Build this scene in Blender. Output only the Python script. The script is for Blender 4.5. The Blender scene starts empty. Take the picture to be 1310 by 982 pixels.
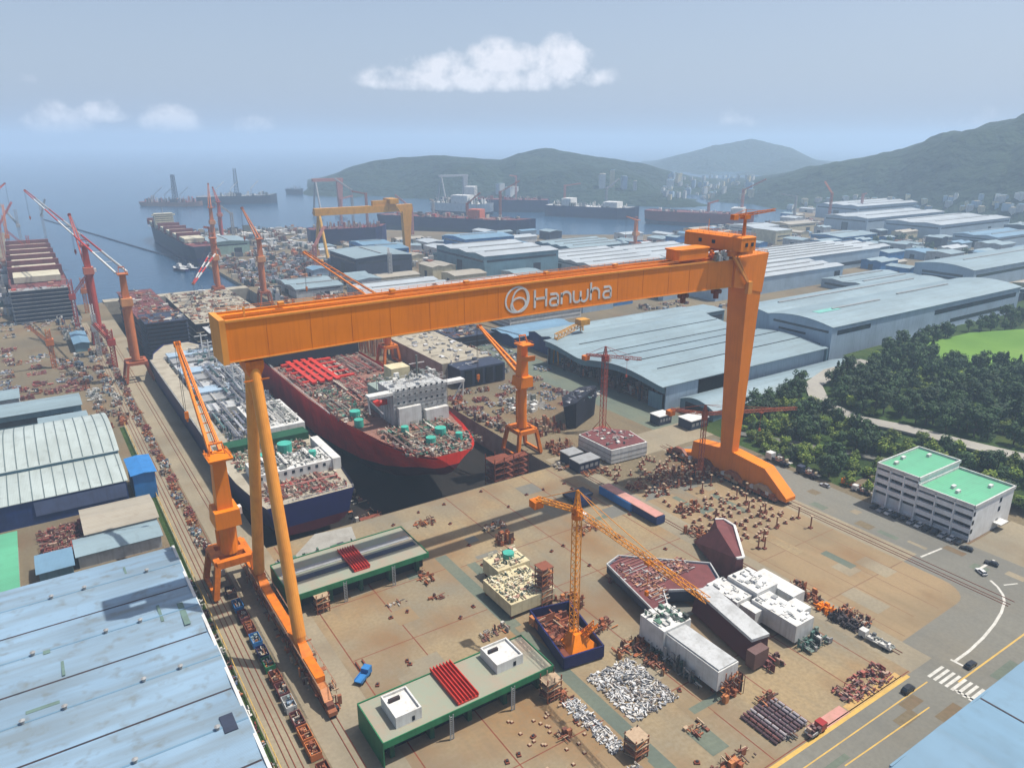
import bpy, bmesh, math, random
from mathutils import Vector, Matrix, noise
from mathutils.bvhtree import BVHTree
rnd = random.Random(7)
R = math.radians
sc = bpy.context.scene
COL = sc.collection

# ------------------------------------------------------------------ camera, sky, sun, exposure
H = 144.0; PITCH = 0.3161; YAW = 0.5838; FPX = 950.0     # metres above the yard, drone pitch and heading
cd = bpy.data.cameras.new('camera'); cam = bpy.data.objects.new('camera', cd); COL.objects.link(cam)
cam.location = (0, 0, H); cam.rotation_euler = (math.pi/2 - PITCH, 0, -YAW)
cd.sensor_width = 36; cd.lens = FPX/1310*36; cd.clip_start = 1; cd.clip_end = 60000
sc.camera = cam
SUN = Vector((35, -14, 80)).normalized()                  # direction to the sun
elev = math.asin(SUN.z); azim = math.atan2(SUN.x, SUN.y)
w = bpy.data.worlds.new('World'); sc.world = w; w.use_nodes = True
nt = w.node_tree; nt.nodes.clear()
def wn(t, **k):
    n = nt.nodes.new(t)
    for a, b in k.items(): setattr(n, a, b)
    return n
wo = wn('ShaderNodeOutputWorld'); bg = wn('ShaderNodeBackground'); bg.inputs['Strength'].default_value = 0.10
sky = wn('ShaderNodeTexSky', sky_type='NISHITA', sun_disc=False)
sky.sun_elevation = elev; sky.sun_rotation = azim
sky.air_density = 1.0; sky.dust_density = 3.5; sky.ozone_density = 1.5
L = nt.links.new
tc = wn('ShaderNodeTexCoord')
# cumulus banks: soft ellipses in the direction of view from the ground, broken up by noise
def pix_dir(u, v):
    X = (u-655)/FPX; D = (v-491)/FPX
    fw = math.cos(PITCH) - D*math.sin(PITCH); dn = math.sin(PITCH) + D*math.cos(PITCH)
    return Vector((X*math.cos(YAW)+fw*math.sin(YAW), -X*math.sin(YAW)+fw*math.cos(YAW), -dn))
sep = wn('ShaderNodeSeparateXYZ'); L(tc.outputs['Generated'], sep.inputs[0])
def mth(op, a, b=None, c=None, clamp=False):
    n = wn('ShaderNodeMath', operation=op); n.use_clamp = clamp
    for i, q in enumerate((a, b, c)):
        if q is None: continue
        if hasattr(q, 'links'): L(q, n.inputs[i])
        else: n.inputs[i].default_value = q
    return n.outputs[0]
az = mth('ARCTAN2', sep.outputs[0], sep.outputs[1]); el = mth('ARCSINE', sep.outputs[2])
comb = wn('ShaderNodeCombineXYZ'); L(az, comb.inputs[0]); L(el, comb.inputs[1])
def cnoise(scale, detail, rough=.6):
    n = wn('ShaderNodeTexNoise'); n.inputs['Scale'].default_value = scale; n.inputs['Detail'].default_value = detail
    n.inputs['Roughness'].default_value = rough
    L(comb.outputs[0], n.inputs['Vector']); return n.outputs['Fac']
n1 = cnoise(36, 7, .58); n2 = cnoise(90, 5, .6)
total = None
# (pixel centre, half size in pixels, strength)  every puff: rounded top, flatter base
for (u, v, a, b, s) in [(612,104,165,26,1.0),(560,88,52,28,.8),(645,82,62,34,1.05),(719,84,46,42,1.05),(500,104,50,22,.75),(762,102,34,20,.6),
                        (222,158,42,26,1.0),(212,150,22,18,.9),(75,161,40,28,.9),(130,147,36,18,.85),(325,163,32,17,.75),(560,176,90,13,.36),(940,156,32,18,.46),
                        (1230,160,80,16,.30),(46,103,18,10,.28),(1285,150,40,14,.26),(860,205,240,10,.12),(312,103,14,8,.16)]:
    d = pix_dir(u, v).normalized(); A0 = math.atan2(d.x, d.y); E0 = math.asin(d.z)
    dx = mth('DIVIDE', mth('SUBTRACT', az, A0), a/FPX); dy = mth('DIVIDE', mth('SUBTRACT', el, E0), b/FPX)
    low = mth('LESS_THAN', dy, 0.0); dy = mth('MULTIPLY', dy, mth('ADD', 1.0, mth('MULTIPLY', low, .7)))
    r2 = mth('ADD', mth('MULTIPLY', dx, dx), mth('MULTIPLY', dy, dy))
    m = mth('MULTIPLY', mth('SUBTRACT', 1.0, r2, clamp=True), s)
    total = m if total is None else mth('MAXIMUM', total, m)
cl = mth('MULTIPLY', mth('SUBTRACT', mth('ADD', total, mth('MULTIPLY', mth('SUBTRACT', n1, .5), 2.3)), .22), 1.4, clamp=True)
cl = mth('MULTIPLY', cl, mth('MULTIPLY', total, 2.2, clamp=True), clamp=True)
cl = mth('MULTIPLY', cl, mth('ADD', .62, mth('MULTIPLY', n2, .42)), clamp=True)
hz = mth('MULTIPLY', mth('SUBTRACT', 1.0, mth('DIVIDE', el, .55), clamp=True), .62)   # summer haze whitening the low sky
mixh = wn('ShaderNodeMixRGB'); L(hz, mixh.inputs[0]); L(sky.outputs[0], mixh.inputs[1]); mixh.inputs[2].default_value = (4.7, 5.8, 7.7, 1)
mixc = wn('ShaderNodeMixRGB'); L(cl, mixc.inputs[0]); L(mixh.outputs[0], mixc.inputs[1]); mixc.inputs[2].default_value = (7.9, 8.0, 8.6, 1)
L(mixc.outputs[0], bg.inputs['Color']); L(bg.outputs[0], wo.inputs['Surface'])
sl = bpy.data.lights.new('sun', 'SUN'); sl.energy = 5.0; sl.angle = R(0.6); sl.color = (1, .95, .87)
so = bpy.data.objects.new('sun', sl); COL.objects.link(so)
so.rotation_euler = (-SUN).to_track_quat('-Z', 'Y').to_euler(); so.location = (0, 0, 400)
sc.view_settings.view_transform = 'Standard'; sc.view_settings.look = 'None'; sc.view_settings.gamma = 1
sc.view_settings.exposure = 0.27
sc.cycles.volume_bounces = 1; sc.cycles.max_bounces = 6; sc.cycles.diffuse_bounces = 2; sc.cycles.glossy_bounces = 2

# surveying helpers: where the line of sight through a photo pixel meets a level z (or a plane x = const / y = const)
def gp(u, v, z=0.0):
    d = pix_dir(u, v); t = (z-H)/d.z; return (d.x*t, d.y*t)
def on_x(u, v, x):
    d = pix_dir(u, v); t = x/d.x; return Vector((x, d.y*t, H+d.z*t))

# ------------------------------------------------------------------ materials
MATS = {}
def newmat(name):
    m = bpy.data.materials.new(name); m.use_nodes = True; t = m.node_tree
    return m, t, t.nodes['Principled BSDF']
def N(t, ty, **k):
    n = t.nodes.new(ty)
    for a, b in k.items(): setattr(n, a, b)
    return n
def noise_fac(t, scale, detail=4, vec=(1, 1, 1), lo=.3, hi=.7):
    tcn = N(t, 'ShaderNodeTexCoord'); mp = N(t, 'ShaderNodeMapping'); mp.inputs['Scale'].default_value = vec
    t.links.new(tcn.outputs['Object'], mp.inputs[0])
    n = N(t, 'ShaderNodeTexNoise'); n.inputs['Scale'].default_value = scale; n.inputs['Detail'].default_value = detail
    t.links.new(mp.outputs[0], n.inputs['Vector'])
    mr = N(t, 'ShaderNodeMapRange'); mr.inputs[1].default_value = lo; mr.inputs[2].default_value = hi
    t.links.new(n.outputs['Fac'], mr.inputs[0]); return mr.outputs[0]
def mixrgb(t, fac, a, b, mode='MIX'):
    m = N(t, 'ShaderNodeMixRGB', blend_type=mode)
    for i, q in enumerate((fac, a, b)):
        if hasattr(q, 'links'): t.links.new(q, m.inputs[i])
        elif i == 0: m.inputs[0].default_value = q
        else: m.inputs[i].default_value = (*q, 1)
    return m.outputs[0]
def c(r, g, b):                                            # sRGB 0-255 -> linear
    f = lambda v: ((v/255)/12.92 if v/255 <= .04045 else ((v/255+.055)/1.055)**2.4)
    return (f(r)*.75, f(g)*.75, f(b)*.75)                   # every colour darkened evenly, to deepen shade against the stronger sun
def sc3(col, k): return tuple(min(1, x*k) for x in col)
def paint(name, col, rough=.55, dirt=None, amt=.45, scale=.25, streak=.35, metal=0.0):
    if name in MATS: return MATS[name]
    m, t, p = newmat(name)
    dirt = dirt or (col[0]*.45+.02, col[1]*.42+.015, col[2]*.4+.01)
    f1 = noise_fac(t, scale, 6, (1, 1, 1), .42, .75); a = mixrgb(t, .0, col, dirt)
    mu = N(t, 'ShaderNodeMath', operation='MULTIPLY'); t.links.new(f1, mu.inputs[0]); mu.inputs[1].default_value = amt
    a = mixrgb(t, mu.outputs[0], col, dirt)
    f2 = noise_fac(t, 1.2, 3, (1, 1, .06), .5, .8)
    mu2 = N(t, 'ShaderNodeMath', operation='MULTIPLY'); t.links.new(f2, mu2.inputs[0]); mu2.inputs[1].default_value = streak
    a = mixrgb(t, mu2.outputs[0], a, dirt)
    t.links.new(a, p.inputs['Base Color']); p.inputs['Roughness'].default_value = rough; p.inputs['Metallic'].default_value = metal; p.inputs['Specular IOR Level'].default_value = .5 if rough < .4 else .22
    MATS[name] = m; return m
def roofmat(name, col, dirt, ribs='x', pitch=3.0, amt=.55, rough=.5):
    m, t, p = newmat(name)
    s = (.05, .6, 1) if ribs == 'x' else (.6, .05, 1)
    f1 = noise_fac(t, .5, 6, s, .4, .72); f2 = noise_fac(t, .035, 5, (1, 1, 1), .38, .66); f3 = noise_fac(t, .3, 7, (1, 1, 1), .55, .72)
    a = mixrgb(t, f2, col, sc3(col, .82))
    mu = N(t, 'ShaderNodeMath', operation='MULTIPLY'); t.links.new(f1, mu.inputs[0]); mu.inputs[1].default_value = amt*.6
    a = mixrgb(t, mu.outputs[0], a, dirt)
    mu = N(t, 'ShaderNodeMath', operation='MULTIPLY'); t.links.new(f3, mu.inputs[0]); mu.inputs[1].default_value = amt*.6
    a = mixrgb(t, mu.outputs[0], a, dirt)
    tcn = N(t, 'ShaderNodeTexCoord'); wv = N(t, 'ShaderNodeTexWave', wave_type='BANDS', bands_direction='Y' if ribs == 'x' else 'X')
    wv.inputs['Scale'].default_value = 1/pitch*3.14/10*3; t.links.new(tcn.outputs['Object'], wv.inputs[0])
    a = mixrgb(t, .13, a, wv.outputs['Color'], 'MULTIPLY')
    t.links.new(a, p.inputs['Base Color']); p.inputs['Roughness'].default_value = rough
    MATS[name] = m; return m
def palette(name, cols, rough=.6):
    m, t, p = newmat(name)
    g = N(t, 'ShaderNodeNewGeometry'); r = N(t, 'ShaderNodeValToRGB'); r.color_ramp.interpolation = 'CONSTANT'
    e = r.color_ramp.elements
    while len(e) < len(cols): e.new(.5)
    for i, q in enumerate(cols): e[i].position = i/len(cols); e[i].color = (*q, 1)
    t.links.new(g.outputs['Random Per Island'], r.inputs[0])
    f = noise_fac(t, 1.3, 4, (1, 1, 1), .4, .75)
    a = mixrgb(t, f, r.outputs[0], (.55, .5, .45), 'MULTIPLY'); a = mixrgb(t, .5, r.outputs[0], a)
    t.links.new(a, p.inputs['Base Color']); p.inputs['Roughness'].default_value = rough
    MATS[name] = m; return m
ORANGE = paint('orange_paint', c(248, 138, 8), .5, c(186, 96, 16), .3, .12, .3)
ORANGE2 = paint('deep_orange_paint', c(232, 126, 24), .55, c(130, 66, 28), .5, .4, .4)
PALEOR = paint('pale_orange_paint', c(242, 160, 66), .5, c(186, 110, 45), .3)
YELLOW = paint('yellow_paint', c(224, 160, 48), .5, c(130, 84, 30), .35)
RUSTOR = palette('rusty_orange_steel', [c(168,92,52), c(140,76,48), c(198,124,66), c(112,64,46), c(158,96,62), c(82,56,46), c(186,160,130)])
WHITE = paint('white_paint', c(226, 226, 222), .5, c(150, 142, 130), .4, .3, .4)
GREYW = paint('grey_white_paint', c(196, 198, 198), .55, c(120, 118, 112), .5, .3, .4)
CREAM = paint('cream_paint', c(222, 210, 172), .6, c(150, 130, 95), .5)
GREEN = paint('green_paint', c(48, 128, 84), .55, c(30, 70, 46), .5)
DKGREEN = paint('dark_green_paint', c(34, 88, 60), .6, c(26, 50, 36), .5)
RED = paint('red_paint', c(214, 62, 48), .5, c(130, 42, 34), .4)
HULLRED = paint('red_hull_paint', c(252, 58, 38), .5, c(96, 26, 30), .45, .08, .35)
HULLDK = paint('dark_hull_paint', c(96, 30, 42), .6, c(46, 22, 30), .6, .08, .3)
NAVY = paint('navy_paint', c(30, 36, 92), .5, c(22, 24, 52), .5, .1, .3)
SLATE = paint('slate_paint', c(58, 66, 86), .6, c(40, 42, 50), .5, .2)
BLUE = paint('blue_paint', c(58, 130, 196), .5, c(40, 80, 120), .35)
DKBLUE = paint('dark_blue_wall', c(46, 66, 118), .6, c(34, 42, 66), .5)
TEAL = paint('blue_green_cladding', c(112, 148, 162), .55, c(72, 96, 106), .45, .1, .5)
PALEBL = paint('pale_blue_cladding', c(168, 190, 208), .55, c(118, 134, 148), .4, .08, .5)
DKSTEEL = paint('dark_steel', c(52, 52, 58), .7, c(96, 60, 46), .5)
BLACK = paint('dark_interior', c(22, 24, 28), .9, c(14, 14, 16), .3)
RUST = paint('rusty_steel', c(132, 72, 52), .8, c(80, 44, 36), .6)
MAROON = paint('primer_brown', c(122, 70, 70), .7, c(80, 46, 46), .55)
CONC = paint('concrete', c(176, 168, 150), .85, c(120, 108, 88), .6, .15, .2)
GLASS = paint('window_glass', c(44, 56, 66), .15, c(30, 36, 44), .3)
DARKGL = paint('dark_opening', c(40, 48, 56), .6, c(30, 34, 38), .4)
TYRE = paint('tyre_rubber', c(30, 30, 30), .9)
STEEL = paint('galvanised_steel', c(160, 162, 162), .5, c(110, 100, 90), .4)
YELLINE = paint('yellow_road_paint', c(214, 176, 92), .8, c(150, 130, 90), .5)
WHLINE = paint('white_road_paint', c(214, 212, 204), .8, c(150, 145, 130), .5, .5)
PINK = paint('pink_ground_paint', c(206, 150, 140), .85, c(160, 130, 100), .5)
P_SHIP = palette('ship_deck_mix', [c(204,196,176), c(160,96,84), c(84,150,130), c(150,132,118), c(212,208,196), c(120,96,88), c(180,166,136), c(60,110,92), c(96,92,92), c(176,122,104), c(158,150,140), c(84,80,76)])
P_SHIPR = palette('ship_deck_reds', [c(196,80,74), c(176,100,88), c(170,154,138), c(140,84,78), c(200,190,172), c(110,94,88), c(176,124,106), c(150,140,132), c(90,80,78)])
P_SHIPG = palette('ship_deck_greys', [c(176,180,190), c(140,144,156), c(206,208,212), c(96,100,112), c(120,124,138), c(190,186,176), c(70,110,110)])
P_WHITE = palette('white_fittings', [c(232,232,226), c(214,212,204), c(190,188,184), c(120,126,120), c(238,236,230), c(90,96,98)])
P_SCRAP = palette('scrap_mix', [c(160,150,136), c(130,80,58), c(186,110,66), c(92,86,82), c(200,196,186), c(110,70,60), c(176,160,130), c(60,62,66)])
P_REDSC = palette('red_scrap_mix', [c(158,76,66), c(130,70,66), c(176,96,80), c(110,80,76), c(180,150,130), c(96,60,60)])
P_WSC = palette('white_scrap_mix', [c(224,224,222), c(200,200,200), c(170,174,178), c(96,98,104), c(212,206,196), c(130,120,112)])
P_YARD = palette('yard_mix', [c(176,182,190), c(120,140,160), c(196,186,166), c(150,96,70), c(90,96,104), c(210,212,210), c(190,130,80), c(130,150,150), c(70,90,120)])
P_PIPE = palette('pipe_bundle_mix', [c(110,86,92), c(150,140,146), c(90,66,70), c(178,170,172), c(126,80,76)])
R_BLUE = roofmat('blue_roof', c(148, 178, 202), c(116, 118, 108), 'x', 1.2, .95)
R_BLUE2 = roofmat('plain_blue_roof', c(120, 158, 184), c(100, 128, 142), 'y', 1.2, .5)
R_PALE = roofmat('pale_grey_roof', c(150, 172, 180), c(112, 122, 120), 'x', 2.2, .6)
R_PALEY = roofmat('pale_ribbed_roof', c(196, 208, 204), c(140, 146, 136), 'y', 1.6, .6)
R_WHITE = roofmat('white_roof', c(190, 198, 202), c(146, 152, 154), 'x', 2.2, .5)
R_GREEN = roofmat('green_roof', c(104, 190, 146), c(90, 140, 110), 'x', 3.0, .45)
R_TAN = roofmat('tan_roof', c(184, 176, 158), c(140, 120, 96), 'x', 3.0, .5)
def ground_mat(name, a, b, stain, s1=.03, s2=.05, stamt=.6, fine=.12, rough=.9, lo=.52):
    m, t, p = newmat(name)
    f = noise_fac(t, s1, 5, (1, 1, 1), .38, .64); col = mixrgb(t, f, a, b)
    f = noise_fac(t, s2, 7, (1, 1, 1), lo, .72)
    mu = N(t, 'ShaderNodeMath', operation='MULTIPLY'); t.links.new(f, mu.inputs[0]); mu.inputs[1].default_value = stamt
    col = mixrgb(t, mu.outputs[0], col, stain)
    f = noise_fac(t, .9, 8, (1, 1, 1), .35, .7)
    mu = N(t, 'ShaderNodeMath', operation='MULTIPLY'); t.links.new(f, mu.inputs[0]); mu.inputs[1].default_value = fine*3
    col = mixrgb(t, mu.outputs[0], col, sc3(a, .6))
    f = noise_fac(t, .25, 5, (1, .12, 1), .5, .75)
    mu = N(t, 'ShaderNodeMath', operation='MULTIPLY'); t.links.new(f, mu.inputs[0]); mu.inputs[1].default_value = .35
    col = mixrgb(t, mu.outputs[0], col, sc3(b, .75))
    t.links.new(col, p.inputs['Base Color']); p.inputs['Roughness'].default_value = rough; p.inputs['Specular IOR Level'].default_value = .15
    return m
G_SLAB = ground_mat('assembly_slab', c(166, 146, 112), c(136, 130, 114), c(138, 98, 60), .025, .035, .9, .2, lo=.46)
G_PAD = ground_mat('tan_pad', c(160, 138, 106), c(140, 124, 98), c(132, 98, 66), .03, .05, .5, .08)
G_ASPH = ground_mat('asphalt', c(132, 130, 120), c(118, 117, 110), c(144, 136, 118), .02, .04, .5, .12)
G_YARD = ground_mat('yard_ground', c(138, 124, 98), c(110, 102, 86), c(120, 80, 52), .012, .03, .6, .25)
G_PALE = ground_mat('pale_concrete', c(162, 150, 126), c(142, 134, 116), c(124, 100, 72), .03, .05, .5, .15)
G_STRIP = ground_mat('green_grey_strip', c(118, 126, 110), c(104, 114, 104), c(130, 124, 104), .05, .06, .5, .15)
G_GRASS = ground_mat('rough_grass', c(62, 86, 34), c(44, 64, 28), c(100, 104, 50), .03, .05, .6, .3)
G_GOLF = ground_mat('mown_grass', c(112, 150, 62), c(94, 134, 52), c(140, 160, 84), .02, .03, .5, .1)
def add_bump(m, scale, dist):
    t = m.node_tree; tcn = N(t, 'ShaderNodeTexCoord'); nn = N(t, 'ShaderNodeTexNoise'); nn.inputs['Scale'].default_value = scale; nn.inputs['Detail'].default_value = 6
    t.links.new(tcn.outputs['Object'], nn.inputs['Vector']); bu = N(t, 'ShaderNodeBump'); bu.inputs['Distance'].default_value = dist; bu.inputs['Strength'].default_value = .9
    t.links.new(nn.outputs['Fac'], bu.inputs['Height']); t.links.new(bu.outputs[0], t.nodes['Principled BSDF'].inputs['Normal'])
G_FOREST = ground_mat('forested_hill', c(40, 60, 34), c(24, 42, 28), c(60, 76, 44), .006, .02, .6, .25)

add_bump(G_FOREST, .035, 30); add_bump(G_GRASS, .6, .6); add_bump(G_YARD, .5, .15)
# ------------------------------------------------------------------ mesh builder
ORG = {}
class MB:
    def __init__(s): s.v = []; s.f = []; s.m = []; s.cur = 0
    def q(s, pts, mi=None):
        b = len(s.v); s.v += [tuple(p) for p in pts]; s.f.append(tuple(range(b, b+len(pts)))); s.m.append(s.cur if mi is None else mi)
    def hexa(s, p, mi=None):                                # 8 points: bottom ring, top ring
        b = len(s.v); s.v += [tuple(x) for x in p]; mi = s.cur if mi is None else mi
        for f in ((3,2,1,0),(4,5,6,7),(0,1,5,4),(1,2,6,5),(2,3,7,6),(3,0,4,7)):
            s.f.append(tuple(b+i for i in f)); s.m.append(mi)
    def box(s, x0, y0, z0, x1, y1, z1, mi=None):
        s.hexa([(x0,y0,z0),(x1,y0,z0),(x1,y1,z0),(x0,y1,z0),(x0,y0,z1),(x1,y0,z1),(x1,y1,z1),(x0,y1,z1)], mi)
    def rbox(s, cx, cy, cz, dx, dy, dz, a=0, mi=None, tilt=0):
        M = Matrix.Rotation(a, 3, 'Z') @ Matrix.Rotation(tilt, 3, 'X')
        P = [M @ Vector((sx*dx/2, sy*dy/2, sz*dz/2)) + Vector((cx, cy, cz)) for sz in (-1, 1) for sx, sy in ((-1,-1),(1,-1),(1,1),(-1,1))]
        s.hexa(P, mi)
    def bar(s, p, q, wd, ht=None, mi=None):
        ht = ht or wd; p = Vector(p); q = Vector(q); d = (q-p)
        if d.length < 1e-6: return
        d.normalize(); up = Vector((0, 0, 1)) if abs(d.z) < .95 else Vector((0, 1, 0))
        sx = d.cross(up).normalized()*wd/2; sy = sx.cross(d).normalized()*ht/2
        s.hexa([p-sx-sy, p+sx-sy, p+sx+sy, p-sx+sy, q-sx-sy, q+sx-sy, q+sx+sy, q-sx+sy], mi)
    def tube(s, p, q, r0, r1=None, n=10, mi=None, cap=True):
        r1 = r0 if r1 is None else r1; p = Vector(p); q = Vector(q); d = (q-p).normalized()
        up = Vector((0, 0, 1)) if abs(d.z) < .95 else Vector((0, 1, 0))
        a = d.cross(up).normalized(); b = a.cross(d); k = len(s.v); mi = s.cur if mi is None else mi
        for (c0, r) in ((p, r0), (q, r1)):
            for i in range(n):
                t = 2*math.pi*i/n; s.v.append(tuple(c0 + (a*math.cos(t)+b*math.sin(t))*r))
        for i in range(n):
            j = (i+1) % n; s.f.append((k+i, k+j, k+n+j, k+n+i)); s.m.append(mi)
        if cap:
            s.f.append(tuple(k+i for i in reversed(range(n)))); s.m.append(mi)
            s.f.append(tuple(k+n+i for i in range(n))); s.m.append(mi)
    def prism(s, poly, z0, z1, mi=None, mtop=None):
        n = len(poly); b = len(s.v); mi = s.cur if mi is None else mi
        s.v += [(x, y, z0) for x, y in poly] + [(x, y, z1) for x, y in poly]
        s.f.append(tuple(range(b+n, b+2*n))); s.m.append(mi if mtop is None else mtop)
        s.f.append(tuple(reversed(range(b, b+n)))); s.m.append(mi)
        for i in range(n):
            j = (i+1) % n; s.f.append((b+i, b+j, b+n+j, b+n+i)); s.m.append(mi)
    def truss(s, p, q, wd, ht, th=.25, bays=8, mi=None, taper=1.0):
        p = Vector(p); q = Vector(q); d = (q-p).normalized(); up = Vector((0, 0, 1)) if abs(d.z) < .95 else Vector((0, 1, 0))
        a = d.cross(up).normalized(); b = a.cross(d).normalized(); L_ = (q-p).length
        def cor(k, i):
            t = k/bays; f = 1+(taper-1)*t
            return p + d*L_*t + a*wd/2*f*(1, 1, -1, -1)[i] + b*ht/2*f*(1, -1, -1, 1)[i]
        for i in range(4): s.bar(cor(0, i), cor(bays, i), th, mi=mi)
        for k in range(bays):
            for i in range(4):
                j = (i+1) % 4
                s.bar(cor(k, i), cor(k+1, j), th*.6, mi=mi)
                s.bar(cor(k, i), cor(k, j), th*.6, mi=mi)
    def build(s, name, mats, parent=None, loc=None, smooth=False):
        if not isinstance(mats, (list, tuple)): mats = [mats]
        org = Vector(loc) if loc is not None else (ORG[parent.name] if parent is not None else Vector((0, 0, 0)))
        me = bpy.data.meshes.new(name); me.from_pydata([(x-org.x, y-org.y, z-org.z) for x, y, z in s.v], [], s.f)
        for m in mats: me.materials.append(m)
        me.polygons.foreach_set('material_index', s.m)
        bm = bmesh.new(); bm.from_mesh(me); bmesh.ops.recalc_face_normals(bm, faces=bm.faces); bm.to_mesh(me); bm.free()
        if smooth: me.polygons.foreach_set('use_smooth', [True]*len(me.polygons))
        me.update()
        o = bpy.data.objects.new(name, me); COL.objects.link(o)
        if parent is not None: o.parent = parent; o.location = (0, 0, 0)
        else: o.location = org
        ORG[o.name] = org; return o
def tag(o, label=None, cat=None, group=None, kind=None):
    if label: o['label'] = label
    if cat: o['category'] = cat
    if group: o['group'] = group
    if kind: o['kind'] = kind
    return o
def thing(name, label, cat, loc=(0, 0, 0), group=None, rz=0):
    o = bpy.data.objects.new(name, None); COL.objects.link(o); o.location = loc; o.rotation_euler = (0, 0, rz)
    o.empty_display_size = 1
    ORG[o.name] = Vector(loc); return tag(o, label, cat, group)
def copy_tree(o, parent=None):
    n = o.copy(); COL.objects.link(n); n.parent = parent
    if parent is not None: n.location = o.location
    for ch in list(o.children): copy_tree(ch, n)
    return n
def dup(o, loc, rz=0, label=None, group=None, scale=1):
    n = copy_tree(o); n.location = loc; n.rotation_euler = (0, 0, rz); n.scale = (scale, scale, scale)
    if label: n['label'] = label
    if group: n['group'] = group
    return n
def struct(name, mb, mats, smooth=False):
    return tag(mb.build(name, mats, smooth=smooth), kind='structure')
def clutter(mb, x0, y0, x1, y1, z, n, smin=.5, smax=3, hmax=2.5, seed=0, bars=.3, grid=True, mi=None, tubes=.15):
    r = random.Random(seed*977+n)
    for i in range(n):
        x = r.uniform(x0, x1); y = r.uniform(y0, y1); a = (r.choice((0, math.pi/2)) + r.gauss(0, .06)) if grid else r.uniform(0, 3.14)
        k = r.random(); h = r.uniform(.25, 1)*hmax
        if k < bars:
            l = r.uniform(smin, smax)*1.6; zz = z+r.uniform(.1, .7)*hmax; d = Vector((math.cos(a), math.sin(a), 0))*l/2
            mb.bar(Vector((x, y, zz))-d, Vector((x, y, zz+r.gauss(0, .15)))+d, r.uniform(.15, .4), mi=mi)
        elif k < bars+tubes:
            l = r.uniform(smin, smax); rr = r.uniform(.2, .35)*smin*1.3
            if r.random() < .5: mb.tube((x, y, z), (x, y, z+h), rr, n=7, mi=mi)
            else:
                d = Vector((math.cos(a), math.sin(a), 0))*l/2; mb.tube(Vector((x, y, z+rr))-d, Vector((x, y, z+rr))+d, rr, n=7, mi=mi)
        else:
            q = r.random()
            if q < .3: mb.rbox(x, y, z+h*.3, r.uniform(smin, smax)*1.3, r.uniform(smin, smax)*.9, .12+.1*r.random(), a, mi=mi)      # plate
            elif q < .5: mb.rbox(x, y, z+h*.55, .14, r.uniform(smin, smax)*1.2, h*1.1, a, mi=mi)                                      # upright panel
            elif q < .62:                                                                                                             # open frame
                l = r.uniform(smin, smax)*.8; ca, sa = math.cos(a)*l, math.sin(a)*l
                for (p_, q_) in (((x-ca,y-sa,z),(x-ca,y-sa,z+h)),((x+ca,y+sa,z),(x+ca,y+sa,z+h)),((x-ca,y-sa,z+h),(x+ca,y+sa,z+h)),((x-ca,y-sa,z+h*.5),(x+ca,y+sa,z+h*.5))): mb.bar(p_, q_, .14, mi=mi)
            else: mb.rbox(x, y, z+h/2, r.uniform(smin, smax)*.8, r.uniform(smin, smax)*.8, h, a, mi=mi)
def piperun(mb, x0, y0, x1, y1, z, n, seed=0, h=1.6):
    # long parallel pipes on sleepers, walkways and square hatches: the ordered part of a deck
    r = random.Random(seed+5)
    for i in range(n):
        k = r.random()
        if k < .45:
            x = r.uniform(x0, x1-2); ya = r.uniform(y0, (y0+y1)/2); yb = min(y1, ya+r.uniform(8, 40)); zz = z+r.uniform(.4, h); m_ = r.randint(2, 5)
            for j in range(m_): mb.tube((x+j*.5, ya, zz), (x+j*.5, yb, zz), .15, n=6)
            y = ya+1
            while y < yb: mb.box(x-.3, y, z, x+m_*.5, y+.2, zz-.1); y += 4
        elif k < .7:
            y = r.uniform(y0, y1); xa = r.uniform(x0, (x0+x1)/2); xb = min(x1, xa+r.uniform(5, 18)); zz = z+r.uniform(.4, h)
            for j in range(r.randint(1, 3)): mb.tube((xa, y+j*.5, zz), (xb, y+j*.5, zz), .15, n=6)
        elif k < .85:
            x, y = r.uniform(x0, x1-3), r.uniform(y0, y1-3); w1 = r.uniform(1.5, 3.5); hh = r.uniform(.5, 1.2); mb.box(x, y, z, x+w1, y+w1, z+hh); mb.box(x-.15, y-.15, z+hh, x+w1+.15, y+w1+.15, z+hh+.15)
        else:
            x = r.uniform(x0, x1-1.2); ya = r.uniform(y0, (y0+y1)/2); yb = min(y1, ya+r.uniform(6, 25)); zz = z+r.uniform(.8, h+.6); mb.box(x, ya, zz, x+1, yb, zz+.12)
            y = ya
            while y < yb: mb.bar((x, y, zz), (x, y, zz+1), .1); mb.bar((x+1, y, z), (x+1, y, zz), .12); y += 2.5
            mb.bar((x, ya, zz+1), (x, yb, zz+1), .1)
def heap(name, label, cat, x0, y0, x1, y1, n, mat, z=0, group=None, **k):
    mb = MB(); k.setdefault('seed', int(abs(x0*31+y0*17))); k['smax'] = k.get('smax', 3)*.72; k['smin'] = k.get('smin', .5)*.8; clutter(mb, x0, y0, x1, y1, z, int(n*1.7), **k)
    return tag(mb.build(name, mat, loc=((x0+x1)/2, (y0+y1)/2, z)), label, cat, group)

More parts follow.
